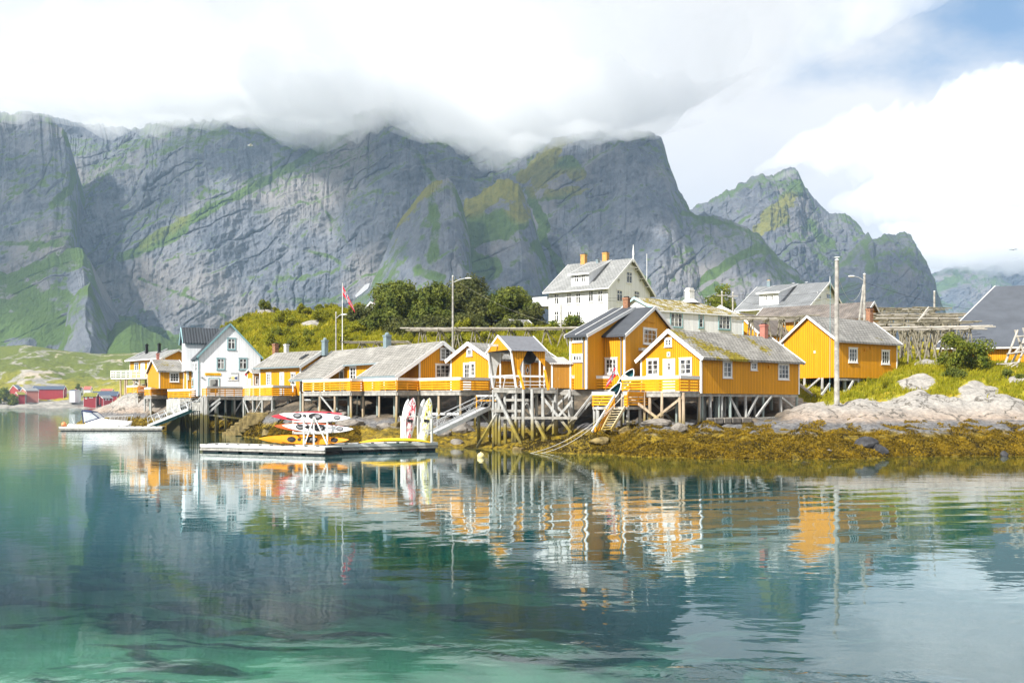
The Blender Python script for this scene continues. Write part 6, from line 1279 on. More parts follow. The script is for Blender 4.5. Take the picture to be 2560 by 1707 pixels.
# ------------------------------------------------------------------ motorboat
r = empty('motorboat', WZ(245, 129.3, 0), 'white motorboat with dark blue canvas top and steel bow rail', 'motorboat'); rings = []; L = 7.6; x0 = WZ(179, 129.3, 0).x; UPV = Vector((0, 0, 1))
for i in range(19):
    t = i/18; w_ = 1.2*(1 if t < .55 else (1-((t-.55)/.45)**2.2)); w_ = max(w_, .03); sh = .75+.5*t*t; kl = -.35+.6*max(0, t-.75)/.25*(.8)
    rings.append([(x0+t*L+dx*t, 129.3+yy*w_, zz) for yy, zz, dx in ((-1, sh, .3), (-.92, sh*.45, .1), (-.55, -.05, 0), (0, kl, 0), (.55, -.05, 0), (.92, sh*.45, .1), (1, sh, .3))])
b = MB(); b.loft(rings); b.build('hull', flat('gelcoat_white', (.82, .83, .84), .25, var=.02, spec=.5), r, True)
b = MB(); cab = []
for t, w_, zt in ((.26, .95, 1.0), (.36, .95, 1.45), (.48, .9, 1.55), (.60, .8, 1.35), (.78, .5, 1.25), (.92, .12, 1.22)): cab.append([(x0+t*L+.2, 129.3+s*w_, z) for s, z in ((-1, .8), (-.9, zt), (0, zt+.08), (.9, zt), (1, .8))])
b.loft(cab); b.build('cabin', M['white'], r, True)
b = MB(); nv = flat('navy_canvas', (.02, .035, .10), .7)
for s in (-.95, .95):
    b.path([(x0+1.95, 129.3+s, .9), (x0+1.75, 129.3+s, 2.55), (x0+2.95, 129.3+s, 2.35), (x0+3.9, 129.3+s*.85, 1.6), (x0+2.2, 129.3+s, 1.05)], .07, 6)
b.hexa([(x0+1.7, 128.35, 2.52), (x0+3.0, 128.35, 2.32), (x0+3.0, 130.25, 2.32), (x0+1.7, 130.25, 2.52), (x0+1.8, 128.4, 2.65), (x0+2.9, 128.4, 2.45), (x0+2.9, 130.2, 2.45), (x0+1.8, 130.2, 2.65)]); b.build('canopy', nv, r)
b = MB(); b.poly([(x0+2.0, 128.36, 1.05), (x0+3.8, 128.5, 1.6), (x0+2.95, 128.37, 2.3), (x0+1.78, 128.36, 2.48)]); b.hexa([(x0+3.0, 128.5, 2.3), (x0+3.95, 128.6, 1.55), (x0+3.95, 130, 1.55), (x0+3.0, 130.1, 2.3), (x0+3.04, 128.5, 2.32), (x0+3.99, 128.6, 1.57), (x0+3.99, 130, 1.57), (x0+3.04, 130.1, 2.32)]); b.build('windscreen', flat('clear_vinyl', (.45, .48, .50), .15, spec=.6), r)
b = MB()
for s in (-1, 1): b.path([(x0+4.6, 129.3+s*.9, 1.75), (x0+6.8, 129.3+s*.55, 1.85), (x0+7.9, 129.3+s*.12, 2.0), (x0+7.7, 129.3, 1.35)], .03, 6); [b.path([(x0+a, 129.3+s*c, 1.15), (x0+a+.15, 129.3+s*c, 1.8)], .025, 5) for a, c in ((5.2, .8), (6.2, .62), (7.0, .42))]
b.build('bow_rail', M['steel'], r)
b = MB(); b.hexa([(x0-.1, 128.5, .5), (x0+.3, 128.5, .5), (x0+.3, 130.1, .5), (x0-.1, 130.1, .5), (x0-.1, 128.6, .85), (x0+.3, 128.6, .85), (x0+.3, 130, .85), (x0-.1, 130, .85)]); b.path([(x0+.6, 128.7, .9), (x0+.3, 128.6, 1.7)], .03); b.build('stern_platform', M['white'], r)
def ball(name, label, cat, p, rad, m, zs=1.0):
    b = MB(); p = Vector(p); b.loft([[p+Vector((math.cos(t)*rad*math.cos(a), math.sin(t)*rad*math.cos(a), math.sin(a)*rad*zs)) for t in np.linspace(0, 6.283, 14, endpoint=False)] for a in np.linspace(-1.5, 1.5, 9)]); b.path([p+Vector((0, 0, rad*zs*.95)), p+Vector((0, 0, rad*zs*1.15))], rad*.2); return tag(b.build(name, m, None, True), label, cat)
ball('buoy', 'small yellow-white mooring buoy floating off the hoist pier', 'buoy', WZ(1202, 64.5, .08), .24, flat('buoy_cream', (.75, .62, .30), .4))
ball('buoy', 'orange fender ball on the end of motorboat dock', 'buoy', WZ(160, 126.4, .8), .32, flat('buoy_orange', (.85, .30, .12), .4))
# ------------------------------------------------------------------ teal canoe leaning at the landing, second one upright behind the rail
def canoe(label, p, rx, ry, rz, L=3.6, s=1.0):
    r = empty('canoe', (0, 0, 0)); rings = []; n = 16
    for i in range(n+1):
        t = -1+2*i/n; e = max(.02, 1-abs(t)**2.3); w_ = .42*e**.75; sh = .32+.16*abs(t)**3
        rings.append([(w_*math.cos(a), -math.sin(a)*(.40*e**.4)+sh*.0+.16*abs(t)**3, t*L/2) for a in np.linspace(0, math.pi, 11)])
    b = MB(); b.loft(rings, closed=False); o = b.build('hull', flat('teal_gelcoat', (.004, .075, .09), .4, spec=.3), r, True)
    md = o.modifiers.new('thick', 'SOLIDIFY'); md.thickness = .03
    for k in (0, 10): b = MB(); b.path([rg[k] for rg in rings], .04, 6); b.build('gunwale', M['white'], r)
    b = MB(); b.box((0, .02, .3), (.36, 0, 0), (0, .02, 0), (0, 0, .1)); b.box((0, .02, -.7), (.36, 0, 0), (0, .02, 0), (0, 0, .1)); b.build('seat', M['wood'], r)
    u = Vector(rx).normalized(); o_ = Vector(ry); o_ = (o_-u*o_.dot(u)).normalized(); x_ = o_.cross(u); mw = Matrix((x_, o_, u)).transposed().to_4x4(); mw.translation = Vector(p)-u*(L/2); r.matrix_world = mw; tag(r, label, 'canoe'); return r
canoe('teal canoe with white gunwales leaning bow-up against the yellow rail', W(1554, 958, 75.9), (.66, .05, .75), (-.5, -.8, .35), 0, 2.7)
canoe('teal canoe bow rising behind the yellow railing by the tall house', W(1584, 924, 79.4), (.62, .1, .78), (-.3, -.9, .25), 0, 2.2)
# ------------------------------------------------------------------ flags and poles
FL_R, FL_W, FL_B = flat('flag_red', (.62, .02, .05), .7, var=.05), flat('flag_white', (.8, .8, .8), .7, var=.03), flat('flag_navy', (.012, .02, .09), .7, var=.05)
def flag(label, p, L, Hh, drop, dirx, yaw=0.0, sw=.12):
    nx, nz = 22, 16; b = MB()
    def pt(u, v):
        x = u*L*math.cos(drop); z = -u*L*math.sin(drop)-v*Hh*(1-.25*u*math.sin(drop)); y = sw*math.sin(u*7+v*1.5)*u
        x2 = dirx*(x+v*Hh*.25*u*math.sin(drop))
        return (p[0]+x2*math.cos(yaw)-y*math.sin(yaw), p[1]+y*math.cos(yaw)+x2*math.sin(yaw), p[2]+z)
    def colr(i, j):
        X, Z = i, j
        if X in (7, 8) or Z in (7, 8): return 2
        if X in (6, 9) or Z in (6, 9): return 1
        return 0
    for i in range(nx):
        for j in range(nz): b.poly([pt(i/nx, j/nz), pt((i+1)/nx, j/nz), pt((i+1)/nx, (j+1)/nz), pt(i/nx, (j+1)/nz)], colr(i, j))
    o = b.build('flag', [FL_R, FL_W, FL_B], None, True); o.modifiers.new('thick', 'SOLIDIFY').thickness = .01
    return tag(o, label, 'flag', 'red flags with blue and white crosses')
def pole(name, label, px, d, ytop, r0, r1, m, cat='pole', ybot=None, lamp=None, cap=True, group=None, cross=False):
    p = WZ(px, d, 0); zb = gxy(p.x, p.y)-.2 if ybot is None else zat(ybot, d); zt = zat(ytop, d)
    r = empty(name, (p.x, p.y, zb), label, cat, group); b = MB(); b.tube((p.x, p.y, zb), (p.x, p.y, zt), r0, r1, 9); b.build('shaft', M[m], r)
    if cap: b = MB(); b.tube((p.x, p.y, zt), (p.x, p.y, zt+.12), r1*1.3, r1*.5, 9); b.build('cap', M['offwhite'], r)
    if lamp:
        b = MB(); e = Vector((p.x+lamp, p.y-.2, zt-.25)); b.path([(p.x, p.y, zt-.75), Vector((p.x+lamp*.55, p.y-.1, zt-.35)), e], .04, 6); b.build('bracket', M['steel'], r)
        b = MB(); sg = 1 if lamp > 0 else -1; b.loft([[e+Vector((sg*(dx), math.cos(t)*rr, math.sin(t)*rr*.55)) for t in np.linspace(0, 6.283, 10, endpoint=False)] for dx, rr in ((-.15, .05), (.0, .16), (.35, .2), (.6, .12), (.65, .03))]); b.build('lamp_head', M['white'], r, True)
    if cross: b = MB(); b.beam((p.x-.7, p.y-.1, zt-.5), (p.x+.7, p.y-.1, zt-.5), .1, .12); b.build('crossarm', M['wood'], r)
    return r, Vector((p.x, p.y, zt))
_, t1 = pole('flagpole', 'white flagpole rising behind the long grey slate roof', 856, 128, 709, .07, .04, 'white', 'flagpole')
flag('red cross flag drooping from the flagpole behind slate roof', (t1.x+.05, t1.y, t1.z-.25), 2.9, 1.2, R(63), 1)
_, t2 = pole('flagpole', 'white flagpole beside the left edge of the big trees', 945, 158, 708, .07, .04, 'white', 'flagpole')
flag('furled red cross flag on flagpole next to big trees', (t2.x-.05, t2.y, t2.z-.7), 2.4, 1.0, R(76), -1)
fl = flag('small red cross flag on slanted staff at the yellow railing', tuple(W(1539, 914, 75.5)), 1.25, .8, R(62), -1, .2)
b = MB(); b.path([W(1550, 946, 75.4), W(1537, 912, 75.5)], .02); tag(b.build('flagstaff', M['white']), 'short slanted flagstaff fixed to the yellow railing', 'flagstaff')
pole('street_lamp', 'grey lamp post left of the flagpole behind the slate roof', 840, 126, 782, .11, .08, 'wood', 'street lamp', lamp=.8)
pole('street_lamp', 'wooden lamp post standing in front of the big trees', 1132, 118, 691, .13, .10, 'wood', 'street lamp', lamp=1.6)
_, tp = pole('utility_pole', 'tall bare timber pole on the rock beside the blank yellow gable', 2092, 80, 651, .22, .15, 'wood', 'utility pole', ybot=1010)
_, tq = pole('utility_pole', 'double timber pole with lamp behind the yellow cabin chimney', 2161, 116, 686, .17, .13, 'wood', 'utility pole', lamp=-1.3)
b = MB(); b.tube((tq.x-1.0, tq.y, tq.z-9), (tq.x-.1, tq.y, tq.z-1.2), .15, .12, 8); b.build('stay_post', M['wood'], _)
_, tr_ = pole('utility_pole', 'short pale pole far behind the fish racks', 2336, 135, 729, .15, .12, 'wood', 'utility pole')
_, ts_ = pole('utility_pole', 'thin pole among shrubs in front of the big white house', 1402.5, 130, 762, .12, .10, 'wood', 'utility pole')
pole('utility_pole', 'left pole of the pair by the grey-roofed house', 1805, 140, 730, .13, .11, 'wood', 'utility pole', cross=True); pole('utility_pole', 'right pole of the pair by the grey-roofed house', 1832, 140, 732, .13, .11, 'wood', 'utility pole', cross=True)
pole('flagpole', 'thin bare flagpole behind the right gable of the big white house', 1617, 150, 636, .06, .04, 'white', 'flagpole')
def wire(label, a, c, sag, rad=.012, m='wire', name='power_cable', cat='cable'):
    pts = [a.lerp(c, i/16)-Vector((0, 0, sag*4*(i/16)*(1-i/16))) for i in range(17)]; b = MB(); b.path(pts, rad, 4); return tag(b.build(name, M[m]), label, cat)
wire('upper cable crossing the big white house toward the grey roof', W(1250, 735, 140), W(1805, 734, 140), .6); wire('lower cable crossing the big white house toward the grey roof', W(1250, 731, 139), W(1832, 738, 139), 1.0)
wire('cable from the twin poles to the lamp pole behind the yellow cabin', W(1832, 735, 139), tq-Vector((0, 0, 1)), .8); wire('lower cable from the twin poles to the lamp pole', W(1805, 742, 139), tq-Vector((0, 0, 1.4)), 1.6)
wire('cable looping between the bare pole and the lamp pole', tq-Vector((0, 0, .6)), W(2098, 700, 95), 2.2, .014, 'rope'); wire('upper cable from lamp pole past the far pole to the grey roof', tq-Vector((0, 0, .9)), W(2620, 790, 110), .9); wire('lower cable from lamp pole over the fish racks', tq-Vector((0, 0, 3.5)), W(2620, 800, 112), .7)
wire('cable running down from the lamp post before the trees', W(1150, 708, 118), W(1370, 806, 135), .5, .014, 'rope')
wire('cable from the shrub pole to the dark-roofed house', ts_-Vector((0, 0, .8)), W(1530, 782, 92), .4); wire('cable running left from the shrub pole', ts_-Vector((0, 0, 1)), W(1150, 745, 119), 1.2)
wire('green rope hanging straight down beside the bare pole', tp+Vector((-.55, -.1, -1.6)), tp+Vector((-.6, -.1, -10.5)), 0, .02, 'teal', 'rope', 'rope')
wire('black hose lying over the seaweed rocks at the right edge', W(2360, 1082, 72.5), W(2620, 1063, 75), -.0, .05, 'wire', 'hose', 'hose')
wire('upper mooring rope from yellow rail down to the water', W(1575, 972, 74.5), W(1325, 1133, 70), .8, .016, 'rope', 'mooring_rope', 'rope'); wire('lower mooring rope from yellow rail down to the water', W(1560, 984, 74.3), W(1328, 1136, 69.6), 1.0, .016, 'rope', 'mooring_rope', 'rope')
# ------------------------------------------------------------------ fish-drying racks
def rack(label, a, c, ztop, n, seed, wid=3.2, m='rack', extra=0, logs=5):
    rr = random.Random(seed); d = (c-a); d.z = 0; L = d.length; u = d/L; nn = Vector((-u.y, u.x, 0)); r = empty('drying_rack', (a.x, a.y, gxy(a.x, a.y)), label, 'drying rack', 'fish drying racks'); UPV = Vector((0, 0, 1))
    for i in range(n):
        t = (i+.5)/n; p = a+u*(L*t); b = MB()
        for s in (-1, 1):
            for e in (-.5, .5):
                f = p+nn*(s*wid/2)+u*(e*L/n*.9*rr.uniform(.5, 1.1)); g = gxy(f.x, f.y)-.1; b.tube((f.x, f.y, g), V3(p+nn*(s*wid/2*rr.uniform(.55, .9)), ztop-.12+rr.uniform(-.1, .3)), .085, .07, 6)
        b.tube(V3(p-nn*(wid*.45), ztop-.35), V3(p+nn*(wid*.45), ztop-.35), .05, .05, 5)
        b.build('trestle', M[m], r)
        b = MB(); b.tube(V3(p-nn*(wid*.62), ztop-.2), V3(p+nn*(wid*.62), ztop-.2), .08, .08, 6)
        if rr.random() < .6: f = p+u*(L/n*.8); b.tube(V3(p+nn*wid/2, ztop-.2), V3(f+nn*wid/2, max(gxy(f.x, f.y), ztop-2.6)), .06, .06, 6)
        b.build('crossbar', M[m], r)
    for k in range(logs):
        s = -1+2*k/(logs-1); b = MB(); x = -rr.uniform(.2, 1.6)
        while x < L:
            l = rr.uniform(4.5, 7.5); zz = ztop+rr.uniform(-.05, .10); b.tube(V3(a+u*x+nn*(s*wid*.58), zz), V3(a+u*min(x+l, L+1.2)+nn*(s*wid*.58), zz+rr.uniform(-.08, .08)), .085, .065, 6); x += l*.9
        b.build('rail_log', M['rack_pale' if rr.random() < .4 else m], r)
    return r
rack('long drying rack below the big trees, behind the hoist shed', WZ(1035, 121, 0), WZ(1432, 119, 0), zat(822, 119.5), 9, 1)
rack('low pale drying rack on the slope left of the long roof chimney', WZ(888, 128, 0), WZ(1000, 127, 0), zat(856, 127.5), 3, 2, 2.2)
rack('drying rack between pink chimney and blank yellow gable', WZ(1858, 105.5, 0), WZ(2012, 105, 0), zat(795, 105), 4, 3, 2.6)
rack('nearest drying rack right of the yellow cabin, by the rowan bush', WZ(2200, 98.5, 0), WZ(2442, 97, 0), zat(821, 97.8), 5, 4, 3.0)
rack('second drying rack from the shore, right of the yellow cabin', WZ(2185, 105, 0), WZ(2410, 104, 0), zat(808, 104.5), 5, 5, 3.0)
rack('third drying rack from the shore, right of the yellow cabin', WZ(2190, 112.5, 0), WZ(2440, 112, 0), zat(797, 112.2), 6, 6)
rack('fourth drying rack back on the rise near the far pole', WZ(2195, 120, 0), WZ(2400, 121, 0), zat(787, 120.5), 5, 7)
rack('drying rack with thick beams against the blue mountain by the far pole', WZ(2330, 127.5, 0), WZ(2470, 126, 0), zat(786, 127), 4, 8)
rack('rearmost drying rack highest on the rise', WZ(2180, 133, 0), WZ(2340, 134, 0), zat(773, 133.5), 5, 9)
# leaning poles: a teepee of pale logs at the right edge, stray props
r = empty('log_frame', W(2520, 930, 94), 'teepee of pale crossed logs at the right edge', 'log frame')
for x0, y0, x1, y1, d0, d1 in ((910, 390, 640, 1110, 95, 94.5), (845, 390, 1050, 900, 95, 95), (1120, 450, 780, 1110, 96, 95.5), (1020, 345, 1250, 1000, 96, 96), (1150, 540, 850, 880, 95.2, 95), (1010, 890, 920, 1100, 95, 94.6)):
    a, c = q(13, x0, y0), q(13, x1, y1); b = MB(); b.tube(W(a[0], a[1], d0), W(c[0], c[1], d1), .09, .11, 7); b.build('log', M['rack_pale'], r)
for x0, y0, x1, y1 in ((865, 540, 1060, 520), (670, 915, 1080, 850), (580, 1140, 930, 1095), (445, 1130, 640, 1130), (490, 1255, 780, 1130), (700, 1230, 900, 1120), (910, 1140, 840, 1310)):
    a, c = q(13, x0, y0), q(13, x1, y1); b = MB(); b.tube(W(a[0], a[1], 94.4), W(c[0], c[1], 94.3), .075, .075, 7); b.build('log', M['rack_pale'], r)
b = MB(); a, c = q(13, 560, 1285), q(13, 1200, 1300); b.beam(W(a[0], a[1], 95.5), W(c[0], c[1], 95.2), .5, .45); tag(b.build('planter_board', flat('board_yellow', (.8, .5, .02))), 'yellow boat side lying under the pale log teepee', 'board')
r = empty('prop_poles', W(2290, 800, 103), 'two white poles slanting up out of the fish racks', 'poles')
for x0, y0, x1, y1 in ((800, 55, 560, 370), (800, 110, 590, 330)): a, c = q(17, x0, y0), q(17, x1, y1); b = MB(); b.tube(W(a[0], a[1], 104), W(c[0], c[1], 103), .075, .085, 7); b.build('pole_log', M['rack_pale'], r)
# ------------------------------------------------------------------ birds
def bird(label, p, span, spread=True, m='white', yaw=0.0):
    p = Vector(p); b = MB(); c, s = math.cos(yaw), math.sin(yaw); rot = lambda x, y, z: p+Vector((x*c-y*s, x*s+y*c, z))*span
    b.loft([[rot(x, math.cos(t)*r_, z+math.sin(t)*r_) for t in np.linspace(0, 6.283, 8, endpoint=False)] for x, r_, z in ((-.28, .01, 0), (-.15, .05, 0), (.0, .075, 0), (.14, .06, .01), (.2, .045, .03), (.26, .045, .035), (.3, .02, .03), (.35, .006, .025))])
    if spread:
        for sg in (-1, 1):
            pts = [(-.08, 0, .03), (.1, 0, .03), (.12, sg*.25, .12), (.02, sg*.55, .06), (-.04, sg*.52, .06), (-.06, sg*.25, .10)]; b.prism([rot(*t) for t in pts], (0, 0, .012*span))
    else:
        for sg in (-1, 1): b.prism([rot(.1, sg*.07, .04), rot(-.05, sg*.09, .03), rot(-.36, sg*.03, -.01), rot(-.1, sg*.08, -.03)], (0, sg*.01*span, .01)); b.tube(rot(.02, sg*.03, -.05), rot(.03, sg*.03, -.16), .012*span, .012*span, 5)
    return tag(b.build('gull', M[m], None, True), label, 'gull', 'gulls')
bird('white gull gliding before the mountain wall', W(625, 364, 160), 1.5, True, 'white', .4); bird('dark gull flying at the far right below the cloud', W(2533, 625, 150), 1.1, True, 'black', 1.2)
bird('white gull perched on top of the tall bare pole', tp+Vector((0, 0, .24)), .75, False)
bird('left one of two gulls on the grey-tiled ridge', V3(GH.P(5.0, GH.Sp/2, 0), GH.zr+.30), .8, False); bird('right one of two gulls on the grey-tiled ridge', V3(GH.P(3.0, GH.Sp/2, 0), GH.zr+.30), .8, False)
# ------------------------------------------------------------------ shore boulders, steps
def boulder(label, px, d, sx, sy, sz, m, seed, zoff=0.0, name='boulder', cat='boulder', group='boulders along the shore'):
    nu, nv = 22, 14; p = WZ(px, d, 0); zg = gxy(p.x, p.y); rings = []
    rr = np.random.RandomState(seed); pl = rr.normal(size=(9, 3)); pl /= np.linalg.norm(pl, axis=1)[:, None]; po = rr.uniform(.38, .72, 9)
    for a in np.linspace(-1.5, 1.5, nv):
        t = np.linspace(0, 2*math.pi, nu, endpoint=False); V = np.stack([np.cos(t)*math.cos(a), np.sin(t)*math.cos(a), np.full(nu, math.sin(a))], 1)
        dt = V@pl.T; k = np.min(np.where(dt > .05, po[None]/np.maximum(dt, .05), 9), 1); k = np.minimum(k, .95); V = V*k[:, None]*(1+.05*fbm(V[:, 0]*3+seed, V[:, 1]*3+V[:, 2]*2, 3))[:, None]
        rings.append([(p.x+v[0]*sx, p.y+v[1]*sy, zg+zoff+v[2]*sz) for v in V])
    b = MB(); b.loft(rings); return tag(b.build(name, M[m], None, False), label, cat, group)
boulder('big dark weed-topped boulder on the right seaweed shore', 2165, 65.8, .95, .8, .62, 'boulder_dark', 3, .15); boulder('dark boulder leaning right of the weed-topped one', 2196, 65.2, .7, .7, .62, 'boulder_dark', 8, .15)
boulder('squarish grey stone near the waterline right of the dark boulder', 2282, 63.6, .42, .4, .36, 'boulder_dark', 5, .15); boulder('small blue-grey stone among seaweed toward the right edge', 2512, 66, .3, .3, .25, 'boulder_dark', 6, .15)
boulder('pale flat stone in the seaweed left of the dark boulders', 2013, 61.5, .38, .3, .16, 'boulder', 7, .1); boulder('little white stone in the seaweed nearest the dark boulders', 2072, 63.5, .25, .2, .12, 'boulder', 9, .1); boulder('pale stone at the water right of the squarish one', 2307, 62.6, .2, .2, .14, 'boulder', 10, .05)
boulder('long dark-red rock lying behind yellow rail piles', 1640, 72.5, 2.3, 1.2, .75, 'boulder', 11, .1)
i = 0
for px, d, s, m, lb in ((640, 98, 1.5, 'boulder_weed', 'slanted rock slab beside the stone steps'), (668, 99, 1.1, 'boulder_weed', 'weedy rock right of the stone steps'), (690, 93, 1.2, 'boulder', 'pale rock left behind the kayak rack'), (880, 90, 1.6, 'boulder', 'rounded grey boulder below the long pier'), (860, 96, 1.7, 'boulder', 'brown boulder in the shade of the long pier'), (925, 92, 1.4, 'boulder', 'rounded boulder under the middle of the long pier'), (965, 85, 1.0, 'boulder', 'grey rock left of the paddleboards'), (990, 84, .8, 'boulder_weed', 'weedy rock behind the paddleboard cage'), (1110, 82, 1.1, 'boulder', 'pale rock below the gangway'), (1150, 85, 1.5, 'boulder', 'flat grey rock right below the gangway'), (1140, 80, .7, 'boulder', 'small pale rock in weed under the gangway'), (1255, 82, 1.3, 'boulder', 'grey rock behind the hoist pier piles'), (1400, 80, 1.2, 'boulder', 'grey rock between the hoist pier and the stair'), (1560, 73, 1.0, 'boulder_weed', 'weedy rock at the foot of the wooden stair'), (1690, 70.5, .9, 'boulder', 'reddish rock under the cross-braced piles'), (1740, 69, .6, 'boulder', 'small grey rock right of the cross-braced piles'), (1500, 70, .9, 'boulder_weed', 'dark weed-covered rock left of the stair foot'), (1300, 74.5, .8, 'boulder_weed', 'weed-covered rock at the hoist pier waterline'), (345, 133, 1.6, 'boulder', 'pink rock under the far-left pier'), (385, 128.5, 1.2, 'boulder_weed', 'weedy rock behind the motorboat bow'), (300, 140, 1.8, 'boulder', 'smooth pink rock below the high balcony')):
    i += 1; boulder(lb, px, d, s, s*.9, s*.55, m, 20+i, .05)
r = empty('stone_wall', WZ(1790, 74.8, 1.2), 'low rough stone wall under the right cabin', 'stone wall'); wr = random.Random(3)
for row in range(2):
    x = 1768+row*40
    while x < 1870: w_ = wr.uniform(14, 32); pa, pb = WZ(x, 75.5+(x-1768)*.03, 0), WZ(x+w_-1.5, 75.5+(x+w_-1768)*.03, 0); z_ = zat(1078, 75.5)+(1-row)*.52; b = MB(); md = (pa+pb)/2; b.box((md.x, md.y+.4, z_+.26), ((pb.x-pa.x)/2, (pb.y-pa.y)/2, 0), (0, .45, 0), (0, 0, .25)); o = b.build('stone', M['boulder'], r); o.modifiers.new('bev', 'BEVEL').width = .09; x += w_
r = empty('stone_steps', WZ(585, 108, 0), 'worn stone steps climbing from the water beside the restaurant pier', 'steps')
for i in range(7):
    a, c = W(556+i*14, 1087-i*7.5, 108.5-i*.9), 0; z_ = .15+i*.36; x = WZ(560+i*10.5, 108.5-i*.5, 0); b = MB(); b.box((x.x+.9, x.y+.6, z_-.5), (1.1, .1, 0), (-.15, 1.1, 0), (0, 0, .72)); o = b.build('step', M['boulder_weed'], r); o.modifiers.new('bev', 'BEVEL').width = .08
# ------------------------------------------------------------------ plants
nr = np.random.RandomState(11)
def leaves(name, C, size, mats, parent=None, tint=None, flatness=0.0, outward=None, aspect=1.0, off=(0, 0, 0)):
    n = len(C); N = nr.normal(size=(n, 3)); 
    if outward is not None: N = N*.75+outward*1.0
    N[:, 2] += flatness; N /= np.linalg.norm(N, axis=1)[:, None]
    T = np.cross(N, nr.normal(size=(n, 3))); T /= np.linalg.norm(T, axis=1)[:, None]; B = np.cross(N, T)
    s = (np.asarray(size)*nr.uniform(.65, 1.3, n))[:, None]; T = T*s; B = B*s*aspect
    V = np.stack([C-T, C-B*.6+N*s*.12, C+T, C+B*.6+N*s*.12], 1).reshape(-1, 3)-np.asarray(off)
    Fc = np.arange(4*n).reshape(n, 4)
    tn = np.repeat(nr.uniform(0, 1, n) if tint is None else np.clip(tint+nr.uniform(-.25, .25, n), 0, 1), 4)
    return mesh_np(name, V, Fc, mats, parent, attrs={'tint': tn})
def tree(name, label, cat, px, d, ytop, hw, m, nleaf, ls, lobes=9, group=None, zbase=None, trunk=.3, seed=0, low=.03):
    rr = np.random.RandomState(seed+100); p = WZ(px, d, 0); zb = (gxy(p.x, p.y) if zbase is None else zbase)-.1; zt = zat(ytop, d); Hh = zt-zb; rw = 1.48*hw/F*d
    r = empty(name, (p.x, p.y, zb), label, cat, group); C = []; O = []; T = []; cs = []
    for i in range(lobes):
        a = rr.uniform(0, 6.283); f = rr.uniform(low+.1, 1); rad = rw*math.sqrt(max(.05, 1-(abs(f-.52)/.6)**2))*rr.uniform(.25, .72); lr = rr.uniform(.30, .48)*rw
        c = np.array([p.x+math.cos(a)*rad, p.y+math.sin(a)*rad, zb+Hh*low+(Hh*(1-low)-lr*.6)*f*.93]); cs.append((c, lr))
    cs.append((np.array([p.x, p.y, zt-rw*.42]), rw*.42))
    tot = sum(l*l for _, l in cs)
    for c, lr in cs:
        k = int(nleaf*lr*lr/tot); u = rr.normal(size=(k, 3)); u /= np.linalg.norm(u, axis=1)[:, None]; u[:, 2] *= .85
        rad = lr*(1-.55*rr.uniform(0, 1, k)**1.6)*(1+.28*fbm(u[:, 0]*2.2+c[0], u[:, 1]*2.2+u[:, 2]*1.7+c[1], 3, seed)); pts = c+u*rad[:, None]
        ok = pn(pts[:, 0]/ (rw*.22), pts[:, 2]/(rw*.22)+pts[:, 1]/(rw*.3), seed+4) > -.38; C.append(pts[ok]); O.append(u[ok]); T.append(.35+.45*pn(pts[ok][:, 0]/(rw*.3), pts[ok][:, 2]/(rw*.3), seed))
    C = np.concatenate(C); O = np.concatenate(O); T = np.concatenate(T)
    leaves('crown', C, np.full(len(C), ls), M[m], r, T, .25, O, .8, off=(p.x, p.y, zb))
    b = MB(); tr_ = trunk; b.tube((p.x, p.y, zb), (p.x+.1, p.y, zb+Hh*.4), tr_, tr_*.7, 7)
    for c, lr in cs[:7]: b.tube((p.x+.1, p.y, zb+Hh*rr.uniform(.25, .4)), tuple(c), tr_*.45, tr_*.12, 5)
    b.build('trunk', M['bark'], r); return r
G = 'grove on the rise'
for i, (px, d, y, hw, lb) in enumerate(((1010, 139, 792, 40, 'dark undergrowth below the leftmost big tree'), (1090, 138, 790, 44, 'dark undergrowth left of the wooden lamp post'), (1180, 138, 786, 48, 'dark undergrowth right of the wooden lamp post'), (1275, 137, 800, 30, 'dark undergrowth next to the tiny red hut'))): tree('bush', lb, 'bush', px, d, y, hw, 'leaf_olive', 6000, .24, 14, 'undergrowth below the grove', seed=70+i, trunk=.1, low=0)
tree('tree', 'leftmost of the big rounded trees in the grove', 'tree', 993, 150, 697, 52, 'leaf_dark', 16500, .26, 20, G, seed=1)
tree('tree', 'big rounded tree just left of the wooden lamp post', 'tree', 1088, 148, 699, 50, 'leaf_dark', 16500, .26, 20, G, seed=2)
tree('tree', 'tall olive tree behind the wooden lamp post, highest of the grove', 'tree', 1180, 157, 683, 66, 'leaf_olive', 16500, .27, 20, G, seed=3)
tree('tree', 'rounded tree at the right end of the grove', 'tree', 1284, 149, 714, 56, 'leaf_dark', 15000, .26, 18, G, seed=4)
tree('tree', 'dark tree filling the gap right of the lamp post', 'tree', 1225, 152, 735, 50, 'leaf_olive', 10500, .26, 14, G, seed=5)
tree('tree', 'low dark tree at the foot of the leftmost big tree', 'tree', 958, 142, 770, 34, 'leaf_dark', 7500, .24, 12, G, seed=6)
tree('tree', 'dark tree at the bottom right of the grove above the red hut', 'tree', 1320, 147, 760, 36, 'leaf_olive', 6750, .25, 12, G, seed=7)
tree('tree', 'loose grey-green tree left of the grove by the white house', 'tree', 905, 152, 762, 34, 'leaf_olive', 6750, .23, 12, G, seed=8)
tree('tree', 'small round dark tree below the grey-green one', 'tree', 930, 143, 785, 24, 'leaf_dark', 5250, .22, 10, G, seed=9)
tree('tree', 'young yellow-green tree by the twin poles and grey roof', 'tree', 1808, 152, 706, 34, 'leaf_bush', 3200, .22, 11, None, seed=10)
tree('bush', 'pale flowering bush in front of the big white house', 'bush', 1432, 131, 785, 30, 'leaf_bush', 2200, .16, 9, None, seed=12, trunk=.1)
tree('bush', 'pale flowering bush left of the shrub pole', 'bush', 1386, 131, 800, 20, 'leaf_bush', 1400, .16, 7, None, seed=13, trunk=.1)
